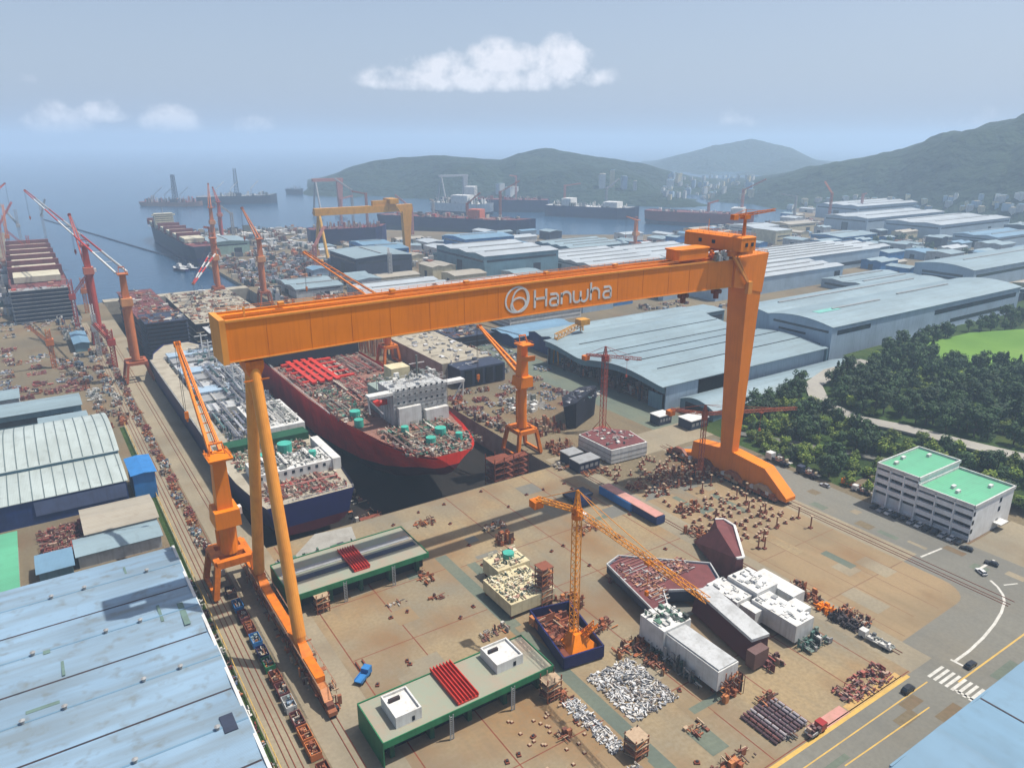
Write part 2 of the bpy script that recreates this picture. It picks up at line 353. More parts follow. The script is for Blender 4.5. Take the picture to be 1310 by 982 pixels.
# ------------------------------------------------------------------ the setting
mb = MB()
mb.prism([(-4000,-500),(4000,-500),(4000,254),(-4000,254)], -13, 0, 1, 0)
mb.prism([(-4000,254),(58,254),(58,784),(36,784),(36,722),(-14,722),(-14,1500),(-60,1500),(-60,1100),(-4000,1100)], -13, 0, 1, 0)
mb.prism([(190,254),(4000,254),(4000,1700),(1900,1500),(1480,1080),(1250,930),(1130,856),(856,894),(708,985),(640,1060),(520,1200),(400,1320),(207,1320),(207,975),(190,960)], -13, 0, 1, 0)
struct('ground', mb, [G_YARD, CONC])
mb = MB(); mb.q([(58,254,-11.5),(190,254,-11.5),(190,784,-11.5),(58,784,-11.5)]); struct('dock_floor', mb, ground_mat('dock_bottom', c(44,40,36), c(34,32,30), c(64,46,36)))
mb = MB(); mb.q([(-30000,784,-3),(-14,784,-3),(-14,722,-3),(36,722,-3),(36,784,-3),(30000,784,-3),(30000,16000,-3),(-30000,16000,-3)])
m, t, p = newmat('sea_water'); f = noise_fac(t, .004, 5, (1,1,1), .35, .65)
t.links.new(mixrgb(t, f, c(24, 62, 92), c(34, 76, 104)), p.inputs['Base Color']); p.inputs['Roughness'].default_value = .22
tcn = N(t, 'ShaderNodeTexCoord'); nn = N(t, 'ShaderNodeTexNoise'); nn.inputs['Scale'].default_value = .12; nn.inputs['Detail'].default_value = 6
t.links.new(tcn.outputs['Object'], nn.inputs['Vector']); bu = N(t, 'ShaderNodeBump'); bu.inputs['Strength'].default_value = .5; bu.inputs['Distance'].default_value = 1.2
t.links.new(nn.outputs['Fac'], bu.inputs['Height']); t.links.new(bu.outputs[0], p.inputs['Normal'])
struct('sea', mb, m)
def sheet(name, poly, lev, mat):
    mb = MB(); mb.q([(x, y, .004*lev) for x, y in poly]); return struct(name, mb, mat)
def rect(x0, y0, x1, y1): return [(x0,y0),(x1,y0),(x1,y1),(x0,y1)]
sheet('assembly_slab', rect(58, 84, 192, 253.5), 1, G_SLAB)
sheet('service_road', rect(192, 84, 203, 262), 1, G_PALE)
pad = [(203,220),(247,220),(247,108)] + [(237+10*math.cos(a), 104+10*math.sin(a)) for a in [R(-k*15) for k in range(0, 7)]] + [(203,93)]
sheet('parking_road', rect(57, -60, 420, 84), 1, G_ASPH)
sheet('road', rect(256, 84, 279, 236), 1, G_ASPH)
sheet('road_apron', rect(203, 84, 256, 118), 2, G_ASPH)
sheet('tan_pad', pad, 3, G_PAD)
sheet('office_forecourt', rect(279, 60, 312, 111), 2, G_PALE)
sheet('rail_bed', rect(247, 118, 256, 240), 2, G_PALE)
sheet('quay_road', rect(42, 60, 46.5, 700), 1, G_PALE)
sheet('crane_rail_bed', rect(46.5, 60, 58, 254), 2, G_PALE)
sheet('crane_rail_bed', rect(46.5, 254, 58, 700), 2, G_PALE)
sheet('verge', rect(28.5, 60, 31, 420), 1, G_GRASS)
sheet('track_bed', rect(31, 60, 37.5, 700), 1, G_PALE)
sheet('green_strip', rect(107, 84, 111.5, 213), 2, G_STRIP)
sheet('cross_road', rect(192, 240, 300, 262), 2, G_PALE)
sheet('hall_road', rect(262, 262, 288, 520), 2, G_STRIP)
mb = MB()
for x in (60.5, 80.2, 133, 151, 172, 186): mb.q([(x,85,.012),(x+.35,85,.012),(x+.35,253,.012),(x,253,.012)])
for y in (86.5, 118, 176, 204.5): mb.q([(61,y,.016),(106.8,y,.016),(106.8,y+.3,.016),(61,y+.3,.016)]); mb.q([(112,y-2,.016),(192,y-2,.016),(192,y-1.7,.016),(112,y-1.7,.016)])
struct('slab_joint', mb, RUST)
mb = MB()
for x, y0, y1 in ((206,94,220),(218,98,200),(229,96,180),(239,100,190)): mb.q([(x,y0,.016),(x+.4,y0,.016),(x+.4,y1,.016),(x,y1,.016)])
for y in (118,146): mb.q([(203,y,.02),(247,y,.02),(247,y+.5,.02),(203,y+.5,.02)])
struct('pad_joint', mb, paint('joint_filler', c(140,112,86), .9))
mb = MB()
for x in (33.2, 34.6, 36.2, 47.2, 48.8, 41.2, 249.2, 250.8, 253.5, 196.5, 198.0):
    y0, y1 = (60, 690) if x < 60 else ((84, 244) if x > 200 else (90, 250))
    mb.box(x-.1, y0, 0, x+.1, y1, .16)
struct('rail', mb, RUST)
mb = MB()
def strip(mb, pts, wd, z):
    P = [Vector((*q, 0)) for q in pts]
    for i in range(len(P)-1):
        d = (P[i+1]-P[i]).normalized(); n = Vector((-d.y, d.x, 0))*wd/2
        mb.q([(*(P[i]-n).xy, z), (*(P[i+1]-n).xy, z), (*(P[i+1]+n).xy, z), (*(P[i]+n).xy, z)])
curve = [gp(1267,742), gp(1276,750), gp(1283,760), gp(1285,770), gp(1281,783), gp(1272,798), gp(1258,815), gp(1240,832), gp(1222,845)]
strip(mb, curve, .8, .016)
strip(mb, [gp(1178,712), gp(1205,701)], .7, .016); strip(mb, [gp(1252,728), gp(1272,716)], .9, .016)
strip(mb, [gp(1216,843), gp(1232,851)], .8, .016); strip(mb, [gp(1222,882), gp(1246,895)], .7, .02)
strip(mb, [gp(1284,748), gp(1302,746)], .5, .016)
for i in range(9): mb.q([(194.3, 67+i*1.6, .02), (202, 67+i*1.6, .02), (202, 67.85+i*1.6, .02), (194.3, 67.85+i*1.6, .02)])
struct('white_road_marking', mb, WHLINE)
mb = MB(); strip(mb, [(110,79.5),(192,79.3)], .35, .016); strip(mb, [gp(1081,979), gp(1189,904)], .35, .016); strip(mb, [gp(1226,872), gp(1325,800)], .5, .016)
strip(mb, [(60,83.6),(190,83.6)], 1.1, .016)
struct('yellow_road_marking', mb, YELLINE)
sheet('pink_walkway', [(150,84.2),(163,84.2),(163,87.4),(150,87.4)], 4, PINK)
sheet('tan_walkway', [(163.5,84.2),(188,84.2),(188,86.6),(163.5,86.6)], 4, paint('ochre_ground_paint', c(200,164,104), .85))
'''rust patches on the slab have a shape of their own
mb = MB()
for i, (x, y, rx, ry) in enumerate([(70,125,9,5),(88,118,7,9),(96,160,6,4),(120,205,9,6),(150,240,14,5),(76,186,8,6),(140,96,10,4),(210,150,8,5),(228,170,9,7)]):
    r_ = random.Random(i); mb.q([(x+rx*math.cos(a)*(r_.uniform(.6,1.2)), y+ry*math.sin(a)*r_.uniform(.6,1.2), .02+.0008*i) for a in [k*.42 for k in range(15)]])
'''

r_ = random.Random(77)
for i in range(26):
    x, y = r_.uniform(62, 182), r_.uniform(88, 240); w_, d_ = r_.uniform(3, 11), r_.uniform(2, 9)
    sheet('slab_patch', rect(x, y, min(191, x+w_), min(250, y+d_)), 6+i*.25, [G_ASPH, G_PALE, G_PAD, G_STRIP][i % 4])
for i in range(10):
    x, y = r_.uniform(205, 240), r_.uniform(96, 196); sheet('slab_patch', rect(x, y, min(246, x+r_.uniform(2, 8)), y+r_.uniform(6, 20)), 7+i*.25, [G_PALE, G_STRIP, G_SLAB][i % 3])
for i in range(14):
    x, y = r_.uniform(257, 272), 88+i*10; sheet('road_patch', rect(x, y, x+r_.uniform(1.5, 5), y+r_.uniform(3, 9)), 3+i*.2, [G_PALE, G_STRIP, G_YARD][i % 3])
for i in range(16):
    x, y = r_.uniform(60, 250), r_.uniform(30, 76); sheet('road_patch', rect(x, y, x+r_.uniform(4, 14), y+r_.uniform(1.5, 4)), 3+i*.06, [G_STRIP, G_YARD][i % 2])
# terrain: the wooded rise right of the yard, with its road
def hgt(x, y):
    a = max(0, min(1, (x-285)/90)); b = max(0, min(1, (330-y)/60)); a = a*a*(3-2*a); b = b*b*(3-2*b)
    return 9*a*b + 1.2*a*b*noise.noise(Vector((x*.02, y*.02, 0)))
mb = MB(); nx, ny = 60, 50; X0, X1, Y0, Y1 = 281, 1100, -150, 345
def tz(x, y):
    e = min(1, max(0, (x-283)/12)) * min(1, max(0, (340-y)/20)); return hgt(x, y)*e
pts = [[(X0+(X1-X0)*(i/nx)**1.6, Y0+(Y1-Y0)*j/ny) for j in range(ny+1)] for i in range(nx+1)]
for i in range(nx+1):
    for j in range(ny+1):
        x, y = pts[i][j]; mb.v.append((x, y, tz(x, y) + (.03 if x > 283 else -.02)))
for i in range(nx):
    for j in range(ny):
        x, y = pts[i][j]
        if 276 < x < 437 and 248 < y < 345: continue
        if 430 < x < 706 and y > 268: continue
        if x < 315 and y < 166 and y > 20: continue
        a = i*(ny+1)+j; mb.f.append((a, a+ny+1, a+ny+2, a+1)); mb.m.append(0)
struct('wooded_rise', mb, G_GRASS, smooth=True)
def drape(name, pts, wd, mat, up=.15):
    mb = MB(); P = []
    for i in range(len(pts)-1):
        for k in range(6):
            t = k/6; P.append((pts[i][0]*(1-t)+pts[i+1][0]*t, pts[i][1]*(1-t)+pts[i+1][1]*t))
    P.append(pts[-1]); rows = []
    for i, q in enumerate(P):
        a = P[max(0, i-1)]; b = P[min(len(P)-1, i+1)]; d = Vector((b[0]-a[0], b[1]-a[1])).normalized(); n = Vector((-d.y, d.x))*wd/2
        z = max(tz(q[0]-n.x, q[1]-n.y), tz(q[0]+n.x, q[1]+n.y), tz(*q))
        rows.append(((q[0]-n.x, q[1]-n.y, z+up), (q[0]+n.x, q[1]+n.y, z+up), (q[0]-n.x, q[1]-n.y, z-.5), (q[0]+n.x, q[1]+n.y, z-.5)))
    for a, b in zip(rows, rows[1:]): mb.q([a[0], b[0], b[1], a[1]]); mb.q([a[2], b[2], b[0], a[0]]); mb.q([a[1], b[1], b[3], a[3]])
    return struct(name, mb, mat)
ROAD = [gp(1110,462,9), gp(1065,475,9), gp(1040,492,9), gp(1050,512,9), gp(1095,532,9), gp(1150,545,9), gp(1215,562,9), gp(1330,590,9)]
ROAD[0] = (ROAD[0][0], min(ROAD[0][1], 266))
drape('hill_road', ROAD, 10, ground_mat('hill_road_concrete', c(176,172,162), c(160,156,148), c(140,132,116)), .5)
drape('lower_track', [gp(940,550,2), gp(1010,562,3), gp(1080,572,5), gp(1180,590,7)], 5, paint('grey_track', c(112,112,104), .9), .5)
g = [gp(*q, 9) for q in ((1172,455),(1190,440),(1240,428),(1330,422),(1330,478),(1250,468),(1200,462))]
mb = MB(); mb.prism(g, 5, 10.6); struct('mown_green', mb, G_GOLF)

# hills across the bay: ridge line read from the skyline, foot on the water
HILLS = []
def hill(name, prof, dr, df, seed, back=900, sub=10):
    mb = MB(); us = []
    for (a, b) in zip(prof, prof[1:]):
        for k in range(sub): t = k/sub; tt = t*t*(3-2*t)*.3+t*.7; us.append((a[0]*(1-t)+b[0]*t, a[1]*(1-tt)+b[1]*tt))
    us.append(prof[-1]); rows = 28
    for i, (u, v) in enumerate(us):
        d = pix_dir(u, v); hl = math.hypot(d.x, d.y); dx, dy = d.x/hl, d.y/hl; s = i/(len(us)-1)
        D = dr(s) if callable(dr) else dr; F = df(s) if callable(df) else df
        top = H + D*d.z/hl
        for k in range(rows+1):
            if k <= 20: t = k/20; dist = F + (D-F)*t; h = -6 + (top+6)*(math.sin(t*math.pi/2)**1.15)
            else: t = (k-20)/(rows-20); dist = D + back*t; h = top - (top+6)*t*t
            x, y = dx*dist, dy*dist; e = math.sin(min(1, k/20)*math.pi) if k < 20 else 0
            sp = noise.fractal(Vector((x*.0022+seed, y*.0022, seed)), 1, 2, 5)
            h += e*(top+60)*.5*sp + (2.6*noise.noise(Vector((x*.03, y*.03, 0))) if 0 < k < rows else 0)
            mb.v.append((x, y, max(h, -6)))
    for i in range(len(us)-1):
        for k in range(rows):
            a = i*(rows+1)+k; mb.f.append((a, a+1, a+rows+2, a+rows+1)); mb.m.append(0)
    o = struct(name, mb, G_FOREST, smooth=True)
    HILLS.append(BVHTree.FromPolygons([Vector(q) for q in mb.v], mb.f)); return o
hill('hill', [(384,250),(400,238),(425,227),(450,214),(480,206),(510,202),(560,199),(600,202),(640,205),(665,196),(698,189),(735,196),(770,202),(820,209),(860,222),(905,236),(960,250),(1000,262)],
     2500, lambda s: 2200-500*s, 3.1)
hill('hill', [(790,222),(830,210),(870,198),(915,186),(962,178),(1000,188),(1045,206),(1090,214),(1140,230)], 4700, 3600, 8.7, 1600)
hill('hill', [(895,250),(940,236),(990,226),(1040,214),(1090,204),(1140,194),(1190,179),(1240,168),(1290,161),(1340,157),(1420,150),(1520,150)],
     lambda s: 2600-500*s, lambda s: 1800-350*s, 5.3)
def ray_hit(u, v):
    d = pix_dir(u, v).normalized(); best = None
    for b in HILLS:
        loc, nn, ii, dd = b.ray_cast(Vector((0, 0, H)), d)
        if loc is not None and (best is None or dd < best[1]): best = (loc, dd)
    if best is None:
        x, y = gp(u, v); return Vector((x, y, 0))
    return best[0]
# summer air over the yard and the bay
mb = MB(); mb.box(-16000, -2000, -14.5, 16000, 15990, 250)
m = bpy.data.materials.new('summer_haze'); m.use_nodes = True; t = m.node_tree; t.nodes.clear()
o_ = t.nodes.new('ShaderNodeOutputMaterial'); pv = t.nodes.new('ShaderNodeVolumePrincipled'); pv.inputs['Density'].default_value = .00023
pv.inputs['Color'].default_value = (.58, .77, .99, 1); pv.inputs['Anisotropy'].default_value = .1
t.links.new(pv.outputs[0], o_.inputs['Volume'])
tag(mb.build('haze', m), kind='stuff')

# ------------------------------------------------------------------ goliath gantry crane
def railing(mb, p, q, h=1.1, step=3, th=.09):
    p = Vector(p); q = Vector(q); n = max(1, int((q-p).length/step))
    for i in range(n+1):
        a = p+(q-p)*i/n; mb.bar(a, a+Vector((0, 0, h)), th)
    for k in (.55, 1): mb.bar(p+Vector((0, 0, h*k)), q+Vector((0, 0, h*k)), th)
def bogies(mb, x, y0, y1, z0=0, n=8, wid=1.6, rnd_=random.Random(3)):
    # equaliser tree: wheels, small beams, long beams
    L_ = (y1-y0)/n
    for i in range(n):
        ya = y0+i*L_
        mb.box(x-wid*.6, ya+.3, z0+1.1, x+wid*.6, ya+L_-.3, z0+2.3)
        for k in (.25, .75):
            mb.tube((x-wid*.45, ya+L_*k, z0+.65), (x+wid*.45, ya+L_*k, z0+.65), .62, n=12, mi=1)
        mb.box(x+wid*.6, ya+L_*.35, z0+.9, x+wid*.6+.9, ya+L_*.65, z0+2.0, 2)
    for i in range(0, n, 2):
        ya = y0+i*L_; mb.box(x-wid*.5, ya+L_*.4, z0+2.3, x+wid*.5, ya+L_*1.6, z0+3.5)
    for i in range(0, n, 4):
        ya = y0+i*L_; mb.hexa([(x-wid*.6,ya+L_*.8,z0+3.5),(x+wid*.6,ya+L_*.8,z0+3.5),(x+wid*.6,ya+L_*3.2,z0+3.5),(x-wid*.6,ya+L_*3.2,z0+3.5),
                               (x-wid*.6,ya+L_*1.5,z0+5.6),(x+wid*.6,ya+L_*1.5,z0+5.6),(x+wid*.6,ya+L_*2.5,z0+5.6),(x-wid*.6,ya+L_*2.5,z0+5.6)])
G = thing('gantry_crane', 'huge orange gantry crane spanning the yard, its girder lettered in white', 'crane', (146, 202, 0))
GX0, GX1, GY0, GY1 = 41.5, 236.5, 198.0, 209.0
mb = MB(); n = 30
def gz(x, base, camber=.9): s = (x-GX0)/(GX1-GX0); return base + camber*math.sin(math.pi*s)
for ya, yb in ((GY0, 201.6), (205.4, GY1)):               # two box beams with a slot between them
    for i in range(n):
        a = GX0+(GX1-GX0)*i/n; b = GX0+(GX1-GX0)*(i+1)/n
        P = [(a,ya,gz(a,88.4)),(b,ya,gz(b,88.4)),(b,yb,gz(b,88.4)),(a,yb,gz(a,88.4)),(a,ya,gz(a,99.2,.6)),(b,ya,gz(b,99.2,.6)),(b,yb,gz(b,99.2,.6)),(a,yb,gz(a,99.2,.6))]
        for f in ((3,2,1,0),(4,5,6,7),(0,1,5,4),(2,3,7,6)): mb.q([P[k] for k in f])
        if i == 0: mb.q([P[k] for k in (3,0,4,7)])
        if i == n-1: mb.q([P[k] for k in (1,2,6,5)])
girder = mb.build('girder', ORANGE, G)
mb = MB()                                                   # flanges standing proud of the box, and the web joints
for i in range(n):
    a = GX0+(GX1-GX0)*i/n; b = GX0+(GX1-GX0)*(i+1)/n
    for y in (GY0-.35, GY1+.02):
        mb.hexa([(a,y,gz(a,99.2,.6)-.1),(b,y,gz(b,99.2,.6)-.1),(b,y+.33,gz(b,99.2,.6)-.1),(a,y+.33,gz(a,99.2,.6)-.1),
                 (a,y,gz(a,99.2,.6)+.5),(b,y,gz(b,99.2,.6)+.5),(b,y+.33,gz(b,99.2,.6)+.5),(a,y+.33,gz(a,99.2,.6)+.5)])
    mb.hexa([(a,GY0-.25,gz(a,88.4)-.2),(b,GY0-.25,gz(b,88.4)-.2),(b,GY0-.02,gz(b,88.4)-.2),(a,GY0-.02,gz(a,88.4)-.2),
             (a,GY0-.25,gz(a,88.4)+.15),(b,GY0-.25,gz(b,88.4)+.15),(b,GY0-.02,gz(b,88.4)+.15),(a,GY0-.02,gz(a,88.4)+.15)])
mb.box(GX0-1.6, GY0-.3, 87.9, GX0-.02, GY1+.3, 99.9)
mb.build('flange', PALEOR, girder)
mb = MB()
for x in (52, 64, 76, 88, 101, 113, 125.5, 176, 188, 201, 212, 222): mb.box(x-.06, GY0-.05, gz(x,88.4)+.2, x+.06, GY0-.004, gz(x,99.2,.6)-.15)
mb.build('web_joint', ORANGE2, girder)
mb = MB(); railing(mb, (GX0, GY0+.3, 99.9), (206, GY0+.3, 100.2)); railing(mb, (GX0, GY1-.3, 99.9), (206, GY1-.3, 100.2))
for x in (58, 92, 118, 150, 181): mb.box(x, 205.8, 99.9, x+1.6, 207.4, 101.2)
for x in (46.5,): mb.box(x, 198.6, 99.7, x+.5, 199.1, 102.6)
mb.build('railing', PALEOR, girder)
mb = MB()
for y in (201.2, 205.8): mb.box(GX0+1, y-.2, 99.9, GX1, y+.2, 100.35)
mb.build('trolley_rail', ORANGE2, girder)
# white emblem and lettering, drawn with a round pen on the web
def pen(mb, pts, wd=.86, y0=GY0-.14, y1=GY0-.03, closed=False):
    P = [Vector((x, 0, z)) for x, z in pts]
    if closed: P.append(P[0]); P.append(P[1])
    nrm = []
    for i in range(len(P)):
        a = P[max(0, i-1)]; b = P[min(len(P)-1, i+1)]; d = (b-a).normalized(); nrm.append(Vector((-d.z, 0, d.x)))
    if closed: nrm[0] = nrm[-2]; nrm[-1] = nrm[1]
    for i in range(len(P)-1):
        if closed and i == len(P)-2: break
        a1, a2 = P[i]-nrm[i]*wd/2, P[i]+nrm[i]*wd/2; b1, b2 = P[i+1]-nrm[i+1]*wd/2, P[i+1]+nrm[i+1]*wd/2
        mb.hexa([(a1.x,y0,a1.z),(b1.x,y0,b1.z),(b1.x,y1,b1.z),(a1.x,y1,a1.z),(a2.x,y0,a2.z),(b2.x,y0,b2.z),(b2.x,y1,b2.z),(a2.x,y1,a2.z)])
def arc(cx, cz, rx, rz, a0, a1, n=12): return [(cx+rx*math.cos(R(a0+(a1-a0)*i/n)), cz+rz*math.sin(R(a0+(a1-a0)*i/n))) for i in range(n+1)]
mb = MB()
def rot(pts, cx, cz, a): ca, sa = math.cos(R(a)), math.sin(R(a)); return [(cx+(x-cx)*ca-(z-cz)*sa, cz+(x-cx)*sa+(z-cz)*ca) for x, z in pts]
pen(mb, rot(arc(132.6, 94.9, 4.4, 4.0, 0, 345, 40), 132.6, 94.9, 35), .62, closed=True)          # three interlocking rings
pen(mb, rot(arc(134.1, 94.6, 3.2, 3.9, 0, 345, 34), 134.1, 94.6, -18), .58, GY0-.155, closed=True)
pen(mb, rot(arc(133.2, 93.1, 2.9, 2.3, 0, 345, 30), 133.2, 93.1, 12), .58, GY0-.17, closed=True)
mb.build('emblem', WHITE, girder)
letters = []
def put(name, strokes, x0, zb=91.3):
    mb = MB()
    for s_ in strokes: pen(mb, [(x0+x, zb+z+.0) for x, z in s_], .82)
    mb.build(name, WHITE, girder)
def LA_(): return [arc(2.0,2.1,1.9,1.9,60,0,4)[0:0] + [(.5,3.9),(2.6,3.9)] + arc(2.6,2.7,1.2,1.2,90,0,5) + [(3.8,0)] , [(3.8,2.3),(1.6,2.3)] + arc(1.5,1.15,1.1,1.15,90,270,7) + [(3.8,0)]]
def LN(): return [[(0,0),(0,3.9)], [(0,2.6)] + arc(1.9,2.2,1.9,1.8,170,0,8) + [(3.8,0)]]
put('letter', [[(0,0),(0,6)], [(4.6,0),(4.6,6)], [(0,3),(4.6,3)]], 139.8)
put('letter', LA_(), 145.6)
put('letter', LN(), 150.9)
put('letter', [[(0,4)] + [(0,1.6)] + arc(1.55,1.5,1.55,1.6,180,360,8) + [(3.1,3.6)], [(3.1,1.6)] + arc(4.65,1.5,1.55,1.6,180,360,8) + [(6.2,4)]], 156.0)
put('letter', [[(0,0),(0,6.1)], [(0,2.6)] + arc(1.9,2.2,1.9,1.8,170,0,8) + [(3.8,0)]], 163.6)
put('letter', LA_(), 168.9)
# rigid leg: head block, tapering column, sloping lower beam
mb = MB()
mb.hexa([(236.6,197,88.2),(254.2,197,84.5),(254.2,207.3,84.5),(236.6,207.3,88.2),(236.6,197,99.8),(256.2,197,100.6),(256.2,207.3,100.6),(236.6,207.3,99.8)])
head = mb.build('leg_head', ORANGE, G)
mb = MB(); railing(mb, (237.5,197.5,99.9), (255.8,197.5,100.7), step=2); railing(mb, (237.5,207,99.9), (255.8,207,100.7), step=2); railing(mb, (255.8,197.5,100.7), (255.8,207,100.7), step=2)
mb.build('railing', PALEOR, head)
mb = MB()
mb.hexa([(246.4,197.7,14),(250.6,197.7,14),(250.6,204.3,14),(246.4,204.3,14),(245.4,197.2,86.4),(253.8,197.2,84.6),(253.8,207.2,84.6),(245.4,207.2,86.4)])
col_ = mb.build('rigid_leg', ORANGE, G)
mb = MB()
for z in (30, 47, 64, 78): mb.box(246.0, 197.3, z, 246.3, 197.6, z+2)
mb.box(250.9, 200.5, 16, 251.5, 201.3, 82)
for z in range(18, 82, 6): mb.box(250.9, 200.0, z, 252.4, 203.0, z+.15)
mb.build('ladder', PALEOR, col_)
mb = MB()
side = [(232,2),(221.5,5.5),(220.7,11.3),(204.3,13.7),(197.7,13.9),(180.5,12.6),(168.4,3.4),(168.4,1.9),(180,1.4),(232,1.4)]
for xa, xb in ((247, 253),):
    b0 = len(mb.v); mb.v += [(xa, y, z) for y, z in side] + [(xb, y, z) for y, z in side]; k = len(side)
    mb.f.append(tuple(range(b0, b0+k))); mb.m.append(0); mb.f.append(tuple(range(b0+2*k-1, b0+k-1, -1))); mb.m.append(0)
    for i in range(k):
        j = (i+1) % k; mb.f.append((b0+i, b0+j, b0+k+j, b0+k+i)); mb.m.append(0)
mb.build('lower_beam', ORANGE, G)
mb = MB(); bogies(mb, 246.1, 172, 236, 0, 16, 1.4)
for y in range(176, 234, 4): mb.box(245.2, y, 2.4, 246.4, y+1.6, 3.9, rnd.choice((0, 3)))
mb.build('bogie', [RUSTOR, TYRE, DKSTEEL, WHITE], G)
# hinged leg: two pipes meeting under the girder end
for y0_ in (223.5, 182.5):
    mb = MB(); mb.tube((48, y0_, 10.2), (48, 203.5 if y0_ > 203 else 200.3, 85.8), 1.8, 1.6, 20)
    mb.tube((48, y0_+(y0_-202)*.035, 7.2), (48, y0_, 10.3), 1.1, 1.8, 20)
    lg = mb.build('pipe_leg', PALEOR, G, smooth=False)
mb = MB(); mb.box(45.6, 198.6, 85.5, 50.4, 205.6, 87.6); mb.hexa([(46.4,199.5,83),(49.6,199.5,83),(49.6,204.6,83),(46.4,204.6,83),(45.6,198.6,85.5),(50.4,198.6,85.5),(50.4,205.6,85.5),(45.6,205.6,85.5)])
mb.tube((45.0, 202, 87.7), (51, 202, 87.7), .85, n=14); mb.box(44.6,198.2,82.2,51.4,198.5,82.5); mb.build('leg_hinge', ORANGE2, G)
mb = MB(); mb.box(46.7, 166, 5.7, 49.3, 238, 7.4)
mb.hexa([(46.4,176,7.4),(49.6,176,7.4),(49.6,190,7.4),(46.4,190,7.4),(46.8,180,9),(49.2,180,9),(49.2,186,9),(46.8,186,9)])
mb.hexa([(46.4,217,7.4),(49.6,217,7.4),(49.6,231,7.4),(46.4,231,7.4),(46.8,221,9),(49.2,221,9),(49.2,227,9),(46.8,227,9)])
mb.build('lower_beam', ORANGE2, G)
mb = MB(); bogies(mb, 48, 157, 243, 0, 20, 1.9); clutter(mb, 49.8, 160, 51.8, 238, .8, 90, .5, 2.0, 3.4, 5, .5); clutter(mb, 45.2, 162, 46.4, 236, 1.5, 40, .4, 1.2, 4, 6, .5)
railing(mb, (50.2, 160, 7.6), (50.2, 240, 7.6)); railing(mb, (45.9, 160, 7.6), (45.9, 240, 7.6))
mb.build('bogie', [RUSTOR, TYRE, DKSTEEL], G)
# upper trolley with its machinery house, the lower cabin, strut and deck jib
mb = MB(); mb.box(232, 191.5, 103.2, 240.5, 221, 108.4); mb.hexa([(231.8,191.3,108.4),(240.7,191.3,108.4),(240.7,221.2,108.4),(231.8,221.2,108.4),(233.5,192,109),(239,192,109),(239,220.5,109),(233.5,220.5,109)])
tr = mb.build('trolley_house', ORANGE, G)
mb = MB()
for y in (204.5, 211.5): mb.box(231.7, y, 105.2, 231.97, y+1.5, 106.6)
for x in (234.5, 237.8): mb.box(x, 191.2, 105, x+1.2, 191.46, 106.5)
mb.build('vent', DARKGL, tr)
mb = MB(); railing(mb, (232.2,191.8,108.6), (232.2,220.8,108.6)); railing(mb, (240.2,191.8,108.6), (240.2,220.8,108.6)); mb.tube((236,212,109),(236,212,114),.12,n=6); mb.build('railing', PALEOR, tr)
mb = MB(); mb.box(230, 194.5, 101.4, 243, 196, 103.1); mb.box(230, 208.5, 101.4, 243, 210, 103.1)
for x in (231, 235, 239, 242): mb.tube((x, 199.2, 100.9), (x, 201, 100.9), .6, n=10, mi=1)
clutter(mb, 225, 199, 242, 206, 100.4, 60, .5, 2.2, 2.6, 11)
for y in (194, 199, 204, 212, 218): mb.bar((232.5,y,101.5),(239.5,y,103.2),.3)
mb.build('trolley_frame', [ORANGE2, DKSTEEL], G)
mb = MB(); mb.prism([(207,199),(222.5,199),(223.5,201),(223.5,205),(222.5,206.2),(207,206.2),(206,205),(206,200.5)], 100.9, 104.6); mb.prism([(205.6,199.8),(207,198.7),(223,198.7),(224,200.6),(224,205.2),(223,206.6),(206.6,206.6)], 104.61, 105.1)
mb.build('lower_trolley', ORANGE, G)
mb = MB(); clutter(mb, 225, 196.6, 231, 199.4, 99.6, 34, .6, 2.0, 3.6, 12); mb.build('winch', P_WHITE, G)
mb = MB(); mb.bar((232.8,196.4,102.3),(243.8,196.2,89.6),.9,.9); mb.bar((235.2,196.4,102.3),(244.4,196.2,90.2),.35,.35); mb.box(243.4,195.2,85.0,245.8,196.8,90.0); mb.build('stair_strut', PALEOR, G)
mb = MB(); mb.tube((236,194,109),(236,194,115.6),.75,.6,12); mb.box(234.2,192.8,115.4,237.8,195.2,117); mb.truss((228.5,194,116.6),(252,193,118.2),1.0,1.1,.22,9,taper=.6); mb.box(228.5,193,115.4,231,195,117.4); mb.bar((236,194,119),(246,193.4,118),.15); mb.bar((236,194,119),(230,194,117.5),.15); mb.bar((236,194,117),(236,194,119),.25)
mb.build('deck_jib', ORANGE2, G)
for x, z in ((213.5, 84.3), (232.3, 84.0)):
    mb = MB()
    for k in (-1.6, -.5, .5, 1.6): mb.bar((x+k, 202, z+3), (x+k, 202, 88.6), .12)
    mb.box(x-2, 201, z+1.5, x+2, 203, z+3); mb.tube((x-1.2,200.8,z+2.2),(x-1.2,203.2,z+2.2),.8,n=12); mb.tube((x+1.2,200.8,z+2.2),(x+1.2,203.2,z+2.2),.8,n=12)
    mb.box(x-.8, 201.3, z-.6, x+.8, 202.7, z+1.5); mb.build('hook_block', [RUST, DKSTEEL], G)

